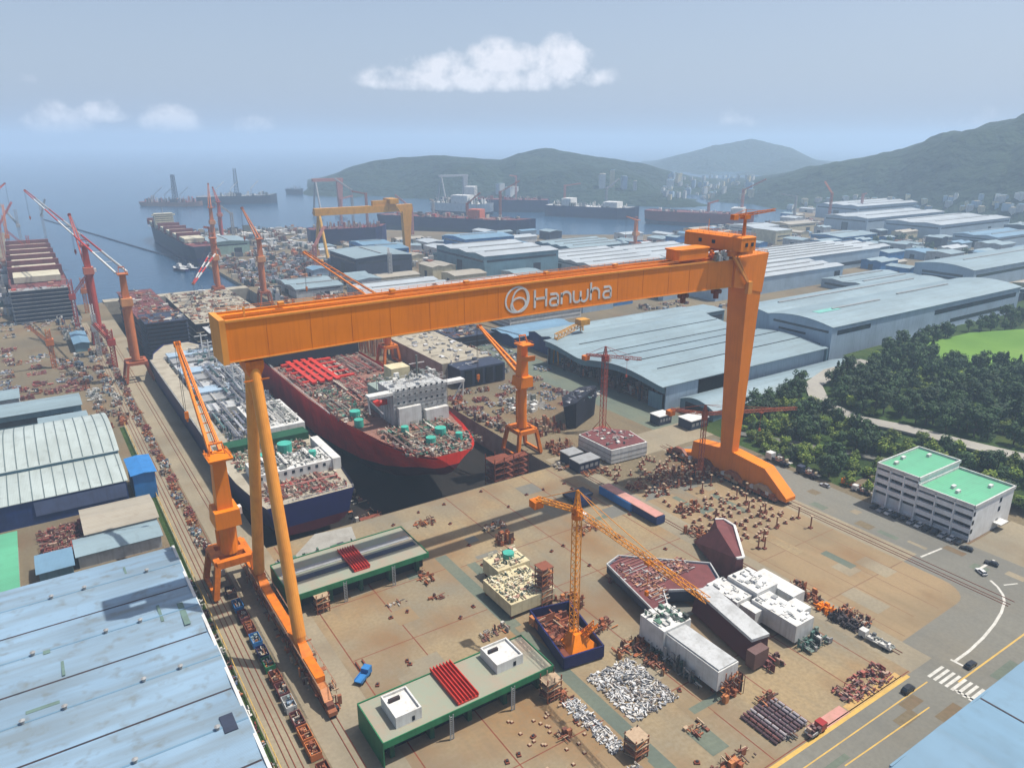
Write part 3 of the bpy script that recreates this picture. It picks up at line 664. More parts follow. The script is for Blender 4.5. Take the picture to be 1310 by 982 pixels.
# ------------------------------------------------------------------ jib cranes
def jib_crane(name, label, loc, h=28, tip=(0, 40, 45), mats=None, group=None, foot=7.5, boomw=1.6, twin=True, rz=0, stripes=False, rear=True, big=1.0, parts=True):
    mats = mats or (ORANGE, ORANGE2, PALEOR)
    t = thing(name, label, 'crane', loc, group); o = Vector(loc)
    def B(mb, n, m): return mb.build(n, m, t)
    A = Matrix.Rotation(rz, 3, 'Z'); f = foot
    def X(x, y, z): return tuple(o + A @ Vector((x, y, z)))
    mb = MB()                                               # portal: four splayed legs and a ring beam
    for sx in (-1, 1):
        for sy in (-1, 1):
            mb.bar(X(sx*f, sy*f, 0.9), X(sx*f*.72, sy*f*.8, 12), 1.5*big, 1.7*big)
        mb.bar(X(sx*f, -f, 1.3), X(sx*f, f, 1.3), 1.0*big, 1.2*big)
    mb.bar(X(-f*.75, -f*.8, 12.2), X(f*.75, -f*.8, 12.2), 1.8*big, 2.0*big); mb.bar(X(-f*.75, f*.8, 12.2), X(f*.75, f*.8, 12.2), 1.8*big, 2.0*big)
    mb.bar(X(-f*.7, -f*.8, 12.25), X(-f*.7, f*.8, 12.25), 1.7*big, 1.9*big); mb.bar(X(f*.7, -f*.8, 12.25), X(f*.7, f*.8, 12.25), 1.7*big, 1.9*big)
    mb.bar(X(-f*.7, 0, 12.3), X(f*.7, 0, 12.3), 3*big, 1.8*big)
    for sx in (-1, 1):
        for sy in (-1, 1): mb.tube(X(sx*f-.5, sy*f, .6), X(sx*f+.5, sy*f, .6), .6, n=10)
    B(mb, 'portal', mats[1])
    r = 2.3*big
    mb = MB(); mb.tube(X(0, 0, 13), X(0, 0, h), r*1.05, r, 14); mb.tube(X(0, 0, h-1.2), X(0, 0, h), r*1.35, r*1.35, 16); mb.box(*(Vector(X(0,0,16))+Vector((-r-.9,-.5,0))), *(Vector(X(0,0,16))+Vector((-r,.5,h-18)))); mast = B(mb, 'mast', mats[0])
    mb = MB(); mb.tube(X(r*1.1, 0, 14), X(r*1.1, 0, h-1.5), .12, n=5); mb.tube(X(r*1.1, .7, 14), X(r*1.1, .7, h-1.5), .12, n=5); mb.build('ladder', mats[2], mast)
    w_ = r*1.5
    mb = MB(); P = [X(-w_,-w_*1.25,h+.1),X(w_,-w_*1.25,h+.1),X(w_,w_*1.1,h+.1),X(-w_,w_*1.1,h+.1),X(-w_*.95,-w_*1.25,h+5*big),X(w_*.95,-w_*1.25,h+5*big),X(w_*.95,w_*.9,h+5*big),X(-w_*.95,w_*.9,h+5*big)]; mb.hexa(P)
    hs = B(mb, 'machinery_house', mats[2] if mats[2] is not PALEOR else ORANGE)
    mb = MB(); cb = Vector(X(w_+.9, w_*.6, h+2.0)); mb.box(cb.x-.9, cb.y-1.2, cb.z-1.2, cb.x+.9, cb.y+1.2, cb.z+1.3); cab = mb.build('cab', WHITE, hs)
    h2 = h+5*big; topz = h2+15*big
    mb = MB(); mb.hexa([X(-r*.9,-r,h2-.05),X(r*.9,-r,h2-.05),X(r*.9,r,h2-.05),X(-r*.9,r,h2-.05),X(-r*.75,-r*.8,topz),X(r*.75,-r*.8,topz),X(r*.75,r*.6,topz),X(-r*.75,r*.6,topz)])
    mb.hexa([X(-r*1.3,-r*2.1,topz),X(r*1.3,-r*2.1,topz),X(r*1.3,r*.9,topz),X(-r*1.3,r*.9,topz),X(-r*1.4,-r*2.3,topz+.9),X(r*1.4,-r*2.3,topz+.9),X(r*1.4,r,topz+.9),X(-r*1.4,r,topz+.9)])
    tw = B(mb, 'tower_head', mats[0])
    mb = MB(); cl_ = Vector(X(0,0,0))-o; 
    for s_ in (-1, 1): mb.bar(X(s_*r*1.2,-r*2,topz+.9), X(s_*r*1.2,r*.9,topz+2.0), .12); mb.bar(X(s_*r*1.3,-r*2,topz+1.9), X(s_*r*1.3,r*.8,topz+1.9), .12)
    mb.bar(X(-r*.9,-r*.5,topz+.9), X(-r*.7,0,topz+4.5), .35); mb.bar(X(r*.9,-r*.5,topz+.9), X(r*.7,0,topz+4.5), .35); mb.tube(X(-r*.8,0,topz+4.4), X(r*.8,0,topz+4.4), .4, n=8)
    mb.build('sheave_frame', mats[1], tw)
    T = Vector(tip); base = Vector((0, r*1.2, h2+1.5)) if not twin else Vector((0, r*.6, topz+1.0)) 
    if tip[2] < base.z-12: base = Vector((0, r*1.2, h2+1.5))
    cols = [mats[0]] if not stripes else [WHITE, RED]
    mb = MB(); K = 6
    hd = Vector((T.x-base.x, T.y-base.y, 0)); hd = hd.normalized() if hd.length > .1 else Vector((0, 1, 0)); sd = Vector((-hd.y, hd.x, 0))
    for s_ in (-1, 1):
        for k in range(K):
            a = base.lerp(T, k/K) + sd*s_*boomw*(1-.75*k/K); b = base.lerp(T, (k+1)/K) + sd*s_*boomw*(1-.75*(k+1)/K)
            mb.bar(X(*a), X(*b), .95*big*(1-.3*k/K), 1.2*big*(1-.35*k/K), mi=(k % 2) if stripes else 0)
    for k in range(1, 12):
        c0 = base.lerp(T, k/12); w0 = boomw*(1-.75*k/12); mb.bar(X(*(c0-sd*w0)), X(*(c0+sd*w0)), .35, mi=0)
    boom = B(mb, 'boom', cols)
    mb = MB(); tt = T+Vector((0, 0, .4)); mb.tube(X(*(T-sd*1.1)), X(*(T+sd*1.1)), .9*big, n=10)
    mb.hexa([X(*(T+Vector(q))) for q in ((-.8,-1,-1),(.8,-1,-1),(.8,1.6,-.6),(-.8,1.6,-.6),(-.6,-1,1.2),(.6,-1,1.2),(.6,1.4,.4),(-.6,1.4,.4))]); mb.build('boom_head', mats[1], boom)
    ap = Vector((0, -r*.2, topz+4.4))
    mb = MB()
    for s_ in (-.6, .6): mb.bar(X(*(ap+sd*s_)), X(*(T+Vector((0,0,1))+sd*s_*.6)), .16)
    hk = Vector((T.x+hd.x*1.5, T.y+hd.y*1.5, max(h*.5, T.z-26)))
    mb.bar(X(*(T+hd*1.5)), X(*hk), .14); mb.bar(X(*(T+hd*1.5+sd*.6)), X(*(hk+sd*.6)), .14); B(mb, 'hoist_rope', DKSTEEL)
    mb = MB(); q = Vector(X(*hk)); mb.box(q.x-.7, q.y-.5, q.z-2.4, q.x+.7, q.y+.5, q.z+.2); mb.tube((q.x,q.y,q.z-3.6),(q.x,q.y,q.z-2.3),.35,n=8); B(mb, 'hook', mats[1])
    if rear:
        mb = MB(); mb.hexa([X(-r*.8,-r*3.4,h2+9*big),X(r*.8,-r*3.4,h2+9*big),X(r*.8,-r*.8,h2+7.6*big),X(-r*.8,-r*.8,h2+7.6*big),X(-r*.8,-r*3.6,h2+11.4*big),X(r*.8,-r*3.6,h2+11.4*big),X(r*.8,-r*.8,h2+9.6*big),X(-r*.8,-r*.8,h2+9.6*big)]); B(mb, 'counterweight', mats[0])
    return t
def tip_at(loc, u, v, x): p = on_x(u, v, x); return (p.x-loc[0], p.y-loc[1], p.z-loc[2])
jib_crane('jib_crane', 'orange portal jib crane straddling the quay road beside the gantry\'s pipe legs, boom raised', (42, 236, 0), h=24, tip=(-1, 40, 76), foot=7.4, rear=False, big=1.18)
jib_crane('jib_crane', 'orange jib crane between the red ship and the white striped low block', (188, 276, 0), h=34, tip=tip_at((188,276,0), 613, 417, 186), foot=6.6, rear=True, twin=False)
jib_crane('jib_crane', 'orange jib crane behind the gantry girder, its twin boom rising towards the far yellow gantry', (198, 452, 0), h=20, tip=(-22, 92, 66), foot=6, boomw=4.4)
BR = (paint('brick_red_crane_paint', c(186,74,60),.55), paint('dull_red_crane_paint', c(150,62,54),.6), paint('pinkish_crane_paint', c(206,120,96),.55))
OR2 = (paint('faded_orange_crane_paint', c(208,122,70),.6), paint('dull_orange_crane_paint', c(176,96,58),.6), paint('sand_orange_crane_paint', c(222,154,100),.6))
jib_crane('jib_crane', 'slim dull red jib crane on the left quay above the blue shed roof', (40, 620, 0), h=52, tip=(-4, 30, 92), foot=5, mats=BR, twin=False, rear=False)
jib_crane('jib_crane', 'rusty orange jib crane, long red and white striped boom reaching out to the left', (50, 505, 0), h=48, tip=(-34, 420, 96), foot=7.5, mats=OR2, stripes=True, boomw=3.2, rear=False, big=.95)
jib_crane('jib_crane', 'orange jib crane at the head of the basin with a lowered red and white boom', (152, 735, 0), h=38, tip=(-34, -70, 30), foot=6, mats=OR2, stripes=True, boomw=2.6, twin=False)
jib_crane('jib_crane', 'pale orange jib crane with upright boom between the basin and the white roofed yard', (182, 689, 0), h=40, tip=(-6, 22, 86), foot=5.5, mats=OR2, rear=False)
jib_crane('jib_crane', 'grey and orange jib crane on the pier beside the moored container ship', (210, 1005, 0), h=44, tip=(6, 24, 92), foot=5, mats=OR2, rear=False)
jib_crane('jib_crane', 'small red jib crane on the pier beyond the pale green shed', (252, 1150, 0), h=40, tip=(-2, 14, 80), foot=5, mats=BR, rear=False)
jib_crane('jib_crane', 'tall orange jib crane between the second basin and the quay, left of the striped boom', (-30, 1120, 0), h=48, tip=(30, 60, 92), foot=5, mats=BR, rear=False)
x_, y_ = gp(812, 322); jib_crane('jib_crane', 'small brown portal crane on the bay quay above the white roofs', (x_, y_, 0), h=22, tip=(10, 30, 44), foot=7, mats=OR2, rear=False)

# tower cranes
def tower_crane(name, label, loc, h, jib, cjib, mat, mat2=None, w_=2.2, apex=7, cab=True, base=None):
    t = thing(name, label, 'tower crane', loc); x, y, z = loc; mat2 = mat2 or mat
    mb = MB(); mb.truss((x,y,z+.2), (x,y,z+h), w_, w_, .2, int(h/2.6)); mb.build('mast', mat, t)
    mb = MB(); mb.box(x-w_*1.6,y-w_*1.6,z,x+w_*1.6,y+w_*1.6,z+.8)
    for sx in (-1,1):
        for sy in (-1,1): mb.bar((x+sx*w_*1.5,y+sy*w_*1.5,z+.8),(x+sx*w_*.5,y+sy*w_*.5,z+5),.3)
    mb.build('base', mat2, t)
    mb = MB(); mb.tube((x,y,z+h-.1),(x,y,z+h+1.4),w_*.85,n=12); mb.box(x-w_*.6,y-w_*.6,z+h+1.4,x+w_*.6,y+w_*.6,z+h+3); sl_ = mb.build('slewing_ring', mat2, t)
    if cab: mb = MB(); mb.box(x+w_*.6,y-1.6,z+h-.6,x+w_*.6+1.4,y,z+h+1.4); mb.build('cab', WHITE, sl_)
    J = Vector((x+jib[0], y+jib[1], z+h+2.4+jib[2])); C0 = Vector((x,y,z+h+2.4)); Cj = Vector((x+cjib[0], y+cjib[1], z+h+2.6))
    mb = MB(); mb.truss(C0, J, 1.3, 1.2, .15, int((J-C0).length/2.2)); mb.build('jib', mat, t)
    mb = MB(); mb.truss(C0, Cj, 1.6, .9, .22, 6); cjo = mb.build('counter_jib', mat, t)
    mb = MB(); mb.box(Cj.x-1.5,Cj.y-1.5,Cj.z-2.6,Cj.x+1.5,Cj.y+1.5,Cj.z-.4); mb.build('counterweight', ORANGE2 if mat is not GREYW else CONC, cjo)
    mb = MB(); ap = Vector((x,y,z+h+2.6+apex)); mb.truss((x,y,z+h+3), ap, 1.5, 1.5, .25, 3, taper=.25); mb.bar(ap, C0.lerp(J,.35)+Vector((0,0,.7)), .14); mb.bar(ap, C0.lerp(J,.78)+Vector((0,0,.7)), .14); mb.bar(ap, Cj, .16); mb.build('apex', mat, t)
    tp = C0.lerp(J,.6); mb = MB(); mb.box(tp.x-.8,tp.y-.8,tp.z-1.3,tp.x+.8,tp.y+.8,tp.z-.8); mb.bar(tp-Vector((0,0,1)), tp-Vector((0,0,9)), .1); mb.box(tp.x-.4,tp.y-.4,tp.z-10.2,tp.x+.4,tp.y+.4,tp.z-9); mb.build('hook_trolley', mat2, t)
    return t
TC = paint('amber_lattice_paint', c(236,152,44), .5, c(160,96,36), .3)
j = Vector(gp(905, 777, 44)); ct = Vector(gp(686, 646, 44))
tower_crane('tower_crane', 'tall amber lattice tower crane rising from the navy barge block in the yard', (118, 145.5, 1.5), 42, (j.x-118, j.y-145.5, 0), (ct.x-118, ct.y-145.5), TC, ORANGE2, 1.9, 6)
RC = paint('red_lattice_paint', c(178,82,62), .6)
a_ = on_x(802, 466, 239+8); tower_crane('tower_crane', 'red lattice tower crane in front of the wavy roofed hall', (239, 276, 0), 38, (12, -14, 0), (-7, 7), RC, RC, 2.3, 5)
RC2 = paint('thin_rust_lattice_paint', c(182,96,62), .6)
x_, y_ = 241, 210; tower_crane('tower_crane', 'thin rust coloured lattice crane beside the rigid leg, long arm passing behind it', (x_, y_, 0), 27, (57, -6, -7), (-9, 12), RC2, RC2, 1.6, 4, cab=False)
# far yellow gantry
def small_gantry(label, x0, x1, y, z, gd, mat, mat2, th=7, trol=True):
    t = thing('gantry_crane', label, 'crane', ((x0+x1)/2, y, 0))
    mb = MB(); mb.box(x0-6, y, z, x1+8, y+th, z+gd); g_ = mb.build('girder', mat, t)
    mb = MB(); mb.hexa([(x1-4,y,4),(x1+2,y,4),(x1+2,y+th,4),(x1-4,y+th,4),(x1-6,y,z),(x1+7,y,z),(x1+7,y+th,z),(x1-6,y+th,z)]); mb.box(x1-4,y-25,1.5,x1+2,y+30,6); mb.build('rigid_leg', mat, t)
    for s in (-1, 1):
        mb = MB(); mb.tube((x0,y+th/2+s*22,5),(x0,y+th/2+s*1.5,z),1.9,n=12); mb.build('pipe_leg', mat2, t)
    mb = MB(); mb.box(x0-2,y-26,1.5,x0+2,y+32,5); bogies(mb, x0, y-26, y+32, 0, 8); mb.build('lower_beam', [mat, TYRE, DKSTEEL], t)
    if trol:
        mb = MB(); mb.box(x1-46,y+1,z+gd,x1-14,y+th-1,z+gd+6); mb.box(x1-26,y-7,z+gd+2,x1-14,y+th+7,z+gd+8); mb.build('trolley_house', mat, t)
        mb = MB(); mb.bar((x1-18,y-.6,z+gd+3),(x1-8,y-.6,z-2),1.3); mb.build('stair_strut', mat2, t)
    return t
small_gantry('distant yellow gantry crane over the second yard, left of the bay', 309, 424, 886, 58.5, 8.5, YELLOW, paint('pale_yellow_paint', c(232,180,80)))
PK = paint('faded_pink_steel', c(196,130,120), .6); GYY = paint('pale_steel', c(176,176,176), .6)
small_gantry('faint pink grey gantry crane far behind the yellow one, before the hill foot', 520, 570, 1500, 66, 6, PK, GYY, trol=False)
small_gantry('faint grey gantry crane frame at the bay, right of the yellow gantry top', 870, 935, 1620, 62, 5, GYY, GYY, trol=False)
t = thing('portal_crane', 'yellow lattice portal crane at the corner of the wavy roofed hall', 'crane', (312, 398, 0)); mb = MB()
p1 = (292, 388, 19); p2 = (330, 408, 19)
mb.truss(p1, p2, 2.6, 3.2, .4, 8); mb.build('girder', YELLOW, t); mb = MB()
for q in (p1, p2):
    for s in (-3, 3): mb.bar((q[0], q[1]+s, 0), (q[0], q[1]+s*.3, 18), .8)
mb.build('leg', YELLOW, t); mb = MB(); mb.box(322,399,20,330,406,24); mb.build('trolley', YELLOW, t)

# ------------------------------------------------------------------ buildings
def hall(name, label, x0, y0, x1, y1, h, wall, roof, axis='x', bays=1, rise=2.0, curved=False, door=None, bands=None, group=None, z=0, eave=.8, vents=True, cat='building', roofb=None, seg=8):
    """ridges run along axis; bays side by side across it"""
    cx, cy = (x0+x1)/2, (y0+y1)/2; t = thing(name, label, cat, (cx, cy, z), group)
    A0, A1 = (x0, x1) if axis == 'x' else (y0, y1); B0, B1 = (y0, y1) if axis == 'x' else (x0, x1)
    P = (lambda a, b, q: (a, b, q)) if axis == 'x' else (lambda a, b, q: (b, a, q))
    prof = []; bw = (B1-B0)/bays
    for i in range(bays):
        if curved:
            for k in range(seg): s = k/seg; prof.append((B0+bw*(i+s), h+rise*math.sin(math.pi*s)**.9))
        else: prof += [(B0+bw*i, h), (B0+bw*(i+.5), h+rise)]
    prof.append((B1, h))
    mb = MB(); mb.q([P(A0, B0, z), P(A0, B1, z), P(A0, B1, z+h-.02)] + [P(A0, b, z+q-.02) for b, q in reversed(prof[1:-1])] + [P(A0, B0, z+h-.02)])
    mb.q([P(A1, B0, z), P(A1, B1, z), P(A1, B1, z+h-.02)] + [P(A1, b, z+q-.02) for b, q in reversed(prof[1:-1])] + [P(A1, B0, z+h-.02)])
    for b in (B0, B1): mb.q([P(A0, b, z), P(A1, b, z), P(A1, b, z+h), P(A0, b, z+h)])
    mb.build('wall', wall, t)
    mb = MB(); pe = [(B0-eave, h-.15)] + prof[1:-1] + [(B1+eave, h-.15)]
    for (b0, h0), (b1, h1) in zip(pe, pe[1:]):
        mb.hexa([P(A0-eave, b0, z+h0), P(A1+eave, b0, z+h0), P(A1+eave, b1, z+h1), P(A0-eave, b1, z+h1),
                 P(A0-eave, b0, z+h0+.25), P(A1+eave, b0, z+h0+.25), P(A1+eave, b1, z+h1+.25), P(A0-eave, b1, z+h1+.25)])
    rf = mb.build('roof', roof, t)
    if vents:
        for i in range(bays):
            b = B0+bw*(i+.5); mb = MB(); a0, a1 = A0+(A1-A0)*.12, A1-(A1-A0)*.12; pr = P(a0, b-.9, z+h+rise+.1); qr = P(a1, b+.9, z+h+rise+1.0)
            mb.box(min(pr[0],qr[0]), min(pr[1],qr[1]), pr[2], max(pr[0],qr[0]), max(pr[1],qr[1]), qr[2]); mb.build('ridge_vent', STEEL, rf)
        for i in range(1, bays):
            b = B0+bw*i; mb = MB(); pr = P(A0-.7, b-.35, z+h+.12); qr = P(A1+.7, b+.35, z+h+.42)
            mb.box(min(pr[0],qr[0]), min(pr[1],qr[1]), pr[2], max(pr[0],qr[0]), max(pr[1],qr[1]), qr[2]); mb.build('gutter', DARKGL, rf)
    for d in (door or []):                                  # (face, centre, width, height)
        f, q, dw, dh = d[:4]; mb = MB()
        if f == 'x0': mb.box(x0-.12, q-dw/2, z+.05, x0-.01, q+dw/2, z+dh)
        if f == 'y0': mb.box(q-dw/2, y0-.12, z+.05, q+dw/2, y0-.01, z+dh)
        mb.build('door', DARKGL if len(d) < 5 else d[4], t)
    for d in (bands or []):                                 # (face, from, to, zlow, zhigh)
        f, a, b, za, zb = d[:5]; mb = MB()
        if f == 'x0': mb.box(x0-.1, a, z+za, x0-.01, b, z+zb)
        if f == 'y0': mb.box(a, y0-.1, z+za, b, y0-.01, z+zb)
        mb.build('window_band', d[5] if len(d) > 5 else GLASS, t)
    return t
# the factory roof in the left foreground
t = hall('factory_hall', 'large factory hall with weathered light blue roof in the left foreground', -75, 58, 25.6, 246.5, 14.2, TEAL, R_BLUE, 'x', 7, .9, vents=False)
rf = [o for o in t.children if o.name.startswith('roof')][0]
for i in range(1, 7):
    y = 58+188.5/7*i; mb = MB(); mb.box(-75, y-.3, 14.25, 25.6, y+.3, 14.5); mb.build('gutter', DKSTEEL, rf)
mb = MB(); mb.box(25.9, 58, 13.6, 26.7, 246.5, 15.0); mb.build('eave_trim', WHITE, rf)
for i in range(7):
    y = 58+188.5/7*(i+.5); mb = MB(); mb.box(-75, y-.25, 15.32, 26.2, y+.25, 15.42); mb.build('ridge_cap', R_BLUE2, rf)
    for k in range(5):
        if (i+k) % 3 == 0: continue
        x = -18+k*8.6+(i % 2)*3; mb = MB(); mb.tube((x, y, 15.4), (x, y, 16.3), .45, .55, 9); mb.tube((x, y, 16.3), (x, y, 16.6), .7, .2, 9); mb.build('roof_vent', STEEL, rf)
for (u, v, a, b) in ((160,730,.6,5),(205,785,.8,9),(235,785,1.6,12),(80,850,.7,9),(55,905,7,1.2),(60,835,1.6,1.6)):
    x, y = gp(u, v, 15); hh_ = 14.3+.9*(1-abs(2*(((y-58) % 26.93)/26.93)-1)); mb = MB(); mb.rbox(x, y, hh_+.2, a, b, .16, 0); mb.build('roof_patch', paint('roof_patch_grey', c(110,136,128), .8), rf)
mb = MB(); mb.box(20.5, 150, 14.0, 23.5, 156, 15.5); mb.build('roof_box', SLATE, rf)
# two tier hall behind it
t = hall('factory_hall', 'two tier hall with pale ribbed curved roofs and a dark blue lower wall, left', -80, 348, 21.5, 404, 14.5, TEAL, R_PALEY, 'x', 1, 4.0, curved=True, vents=False, eave=.5)
mb = MB(); mb.box(-80, 322, 0, 21, 347.8, 10.2); mb.build('lower_wall', DKBLUE, t)
mb = MB()
for k in range(6):
    a0, a1 = k/6, (k+1)/6; ya, yb = 321.5+27*a0, 321.5+27*a1; za, zb = 10.3+2.6*math.sin(a0*1.5), 10.3+2.6*math.sin(a1*1.5)
    mb.hexa([(-80.4,ya,za),(21.6,ya,za),(21.6,yb,zb),(-80.4,yb,zb),(-80.4,ya,za+.25),(21.6,ya,za+.25),(21.6,yb,zb+.25),(-80.4,yb,zb+.25)])
lr_ = mb.build('lower_roof', R_PALEY, t)
RIB = paint('dark_roof_seam', c(104,120,122), .7)
for q in range(25):
    x = -76+q*4; mb = MB()
    for k in range(6):
        a0, a1 = k/6, (k+1)/6; mb.bar((x, 321.5+27*a0, 10.62+2.6*math.sin(a0*1.5)), (x, 321.5+27*a1, 10.62+2.6*math.sin(a1*1.5)), .35, .2)
    mb.build('roof_seam', RIB, lr_)
ur_ = [o for o in t.children if o.name.startswith('roof')][0]
for q in range(25):
    x = -76+q*4; mb = MB()
    for k in range(8):
        a0, a1 = k/8, (k+1)/8; mb.bar((x, 348+56*a0, 14.85+4*math.sin(math.pi*a0)**.9), (x, 348+56*a1, 14.85+4*math.sin(math.pi*a1)**.9), .35, .22)
    mb.build('roof_seam', RIB, ur_)
mb = MB()
for x in (-12,): mb.box(x, 321.6, 3.5, 20.5, 321.85, 9.4)
mb.build('cladding_panel', paint('faded_blue_panel', c(98,112,146), .6), t)
hall('shed', 'bright blue box shed beside the two tier hall, left', 23.5, 322, 32, 342, 11.8, BLUE, BLUE, 'y', 1, .4, vents=False)
hall('shed', 'low shed with tan ribbed roof by the crane track, left of the first jib crane', 3, 290, 27, 312, 6, GREYW, R_TAN, 'x', 1, 1.4, vents=False)
hall('shed', 'long grey roofed lean-to between the tan shed and the factory hall', -1, 276, 26, 289, 5, GREYW, R_PALE, 'x', 1, .8, vents=False)
hall('shed', 'small light blue roofed shed behind the factory hall roof', -13, 270, -3, 283, 5.5, TEAL, R_BLUE2, 'x', 1, .5, vents=False)
hall('shed', 'green flat roofed building at the left edge beyond the factory hall', -60, 252, -19, 305, 6.5, WHITE, R_GREEN, 'x', 1, .3, vents=False)
hall('shed', 'grey long workshop with stepped roof beyond the two tier hall, left edge', -60, 448, 14, 470, 7.5, TEAL, R_PALE, 'x', 1, 1.6, vents=False, bands=[('y0', -55, 10, 1.5, 4.5, DARKGL)])
hall('shed', 'pale roofed shed behind the stepped grey workshop, left edge', -60, 478, -14, 497, 8, GREYW, R_GREEN if False else R_PALE, 'x', 1, 1.5, vents=False)
hall('shed', 'short pale workshop beside the two tier hall with dark gap before it', -6, 420, 15, 440, 6, TEAL, R_PALE, 'x', 1, 1.2, vents=False)
hall('shed', 'small teal roofed hut by the left quay cranes', 22, 600, 31, 640, 6, TEAL, R_BLUE2, 'y', 1, 1, vents=False)
# hall roof at the bottom right corner
t = hall('warehouse', 'light blue warehouse roof in the bottom right corner across the road', 139, -60, 330, 60.5, 14.6, TEAL, R_BLUE2, 'y', 5, 1.0, vents=False, eave=.6)
rf = [o for o in t.children if o.name.startswith('roof')][0]
for i in range(1, 5):
    x = 139+191/5*i; mb = MB(); mb.box(x-.25, -60, 14.6, x+.25, 60.8, 14.95); mb.build('gutter', DKSTEEL, rf)
mb = MB(); mb.box(139, 60.9, 14.3, 330, 61.4, 15.1)
mb.build('eave_trim', R_BLUE2, rf)
# wavy hall, centre right, open on the yard side
t = thing('wavy_roofed_hall', 'wide open fronted hall with a pale wavy roof right of the red tower crane', 'building', (360, 335, 0))
def wave(y): s = (y-279)/(392-279); return 14.2 + 4.2*abs(math.sin(s*math.pi*1.5+.05))**1.3 - 2.0*s
mb = MB(); K = 30
for k in range(K):
    ya, yb = 279+113*k/K, 279+113*(k+1)/K; za, zb = wave(ya), wave(yb)
    mb.hexa([(284,ya,za),(434,ya,za),(434,yb,zb),(284,yb,zb),(284,ya,za+.4),(434,ya,za+.4),(434,yb,zb+.4),(284,yb,zb+.4)])
rf = mb.build('roof', R_PALE, t)
for y in (300, 317.5, 336, 355, 373):
    mb = MB(); mb.box(300, y-.25, wave(y)+.35, 432, y+.25, wave(y)+.75); mb.build('roof_joint', DARKGL, rf)
mb = MB()
for k in range(K):
    ya, yb = 279+113*k/K, 279+113*(k+1)/K; mb.q([(286,ya,wave(ya)-4.2),(286,yb,wave(yb)-4.2),(286,yb,wave(yb)),(286,ya,wave(ya))])
mb.build('fascia', TEAL, t)
mb = MB(); mb.box(288,280,0,314,280.6,13.8); mb.box(313.4,280,0,314,284,13.8); mb.box(340,281,0,434,281.6,13.8); mb.build('side_wall', PALEBL, t)
mb = MB(); mb.box(433,279,0,434,392,14); mb.box(288,391,0,434,392,10); mb.build('rear_wall', TEAL, t)
for y in (283, 300, 318, 336, 354, 372, 389):
    mb = MB(); mb.box(286.5, y-.5, 0, 287.6, y+.5, wave(y)-.1); mb.build('column', DKSTEEL, t)
mb = MB(); mb.box(286.2, 281.5, 0, 286.9, 292, 9); mb.build('front_wall', TEAL, t)
for i in range(7):
    y = 296+i*13.5; heap('steel_block', 'dark steel block inside the mouth of the wavy roofed hall', 'steel block', 290, y, 302, y+8, 26, P_SCRAP, hmax=5, group='blocks in the mouth of the wavy hall', smax=4)
hall('shed', 'low curved roof shed between the rigid leg and the wooded rise', 296, 252, 436, 276.5, 6.5, TEAL, R_PALE, 'x', 1, 3.2, curved=True, vents=False, door=[('x0', 264, 17, 6.2, BLACK)])
hall('warehouse', 'second pale roofed hall joined behind the wavy roofed hall', 300, 397, 450, 432, 12, DKBLUE, R_PALE, 'x', 2, 2.0, vents=False)
hall('warehouse', 'pale blue roofed hall left of the yellow portal crane', 290, 436, 352, 468, 8, DKBLUE, R_BLUE2, 'x', 2, 1.2, vents=False)
hall('warehouse', 'long white slatted building under the lettering of the girder', 322, 490, 395, 548, 9, WHITE, R_WHITE, 'y', 2, 1.0, bands=[('y0', 323, 394, 2, 3.2, STEEL), ('y0', 323, 394, 5, 6.2, STEEL), ('x0', 491, 547, 2, 3.2, STEEL), ('x0', 491, 547, 5, 6.2, STEEL)])
hall('warehouse', 'blue grey block building right of the long white slatted one', 405, 500, 440, 540, 15, PALEBL, R_PALE, 'x', 1, 1, bands=[('x0', 503, 510, 2, 13, DARKGL), ('x0', 520, 530, 2, 13, DARKGL)], vents=False)
hall('shed', 'grey green box shed seen under the girder beside the rigid leg', 452, 412, 486, 436, 9.5, TEAL, R_PALE, 'x', 1, .5, vents=False, bands=[('x0', 414, 434, 2, 6, DARKGL), ('y0', 454, 484, 2, 6, DARKGL)])
# big assembly halls on the right
t = hall('assembly_hall', 'largest pale blue assembly hall, with an open dark doorway, right of the rigid leg', 438, 280.5, 698, 331, 27.5, PALEBL, R_PALE, 'x', 1, 3.0, curved=True, seg=8, vents=False,
     door=[('x0', 298, 20, 15, BLACK)], bands=[('x0', 283, 327, 23, 24.6), ('x0', 300, 322, 18.5, 20), ('y0', 444, 482, 21.5, 24.5), ('y0', 565, 692, 20, 23.5), ('y0', 590, 692, 11, 14)])
rf = [o for o in t.children if o.name.startswith('roof')][0]
mb = MB(); mb.box(474,305.2,30.7,532,306.8,31.5); mb.build('ridge_vent', STEEL, rf); mb = MB(); mb.box(565,311,30.7,640,312.4,31.4); mb.build('ridge_vent', STEEL, rf)
mb = MB(); mb.box(455,303,30.72,480,309,30.9); mb.build('roof_patch', paint('mint_patch', c(130,196,186), .7), rf)
hall('lean_to', 'low white roofed lean-to along the side of the largest assembly hall', 500, 269, 690, 279.8, 6, GREYW, R_WHITE, 'x', 1, .8, vents=False)
hall('assembly_hall', 'pale grey hall joined behind the largest assembly hall', 446, 333, 690, 371, 24, PALEBL, R_PALE, 'x', 1, 3.0, curved=True)
hall('assembly_hall', 'long pale hall with two dark window strips on its end, right edge', 800, 366, 1120, 427, 20, PALEBL, R_PALE, 'x', 1, 3.4, curved=True, bands=[('x0', 376, 418, 11.5, 14), ('x0', 376, 418, 8, 10), ('y0', 806, 1000, 12, 15)])
hall('assembly_hall', 'low pale building between the two largest halls on the right', 690, 385, 790, 462, 8.4, PALEBL, R_PALE, 'x', 3, 1.6, bands=[('x0', 388, 458, 3, 5.4)])
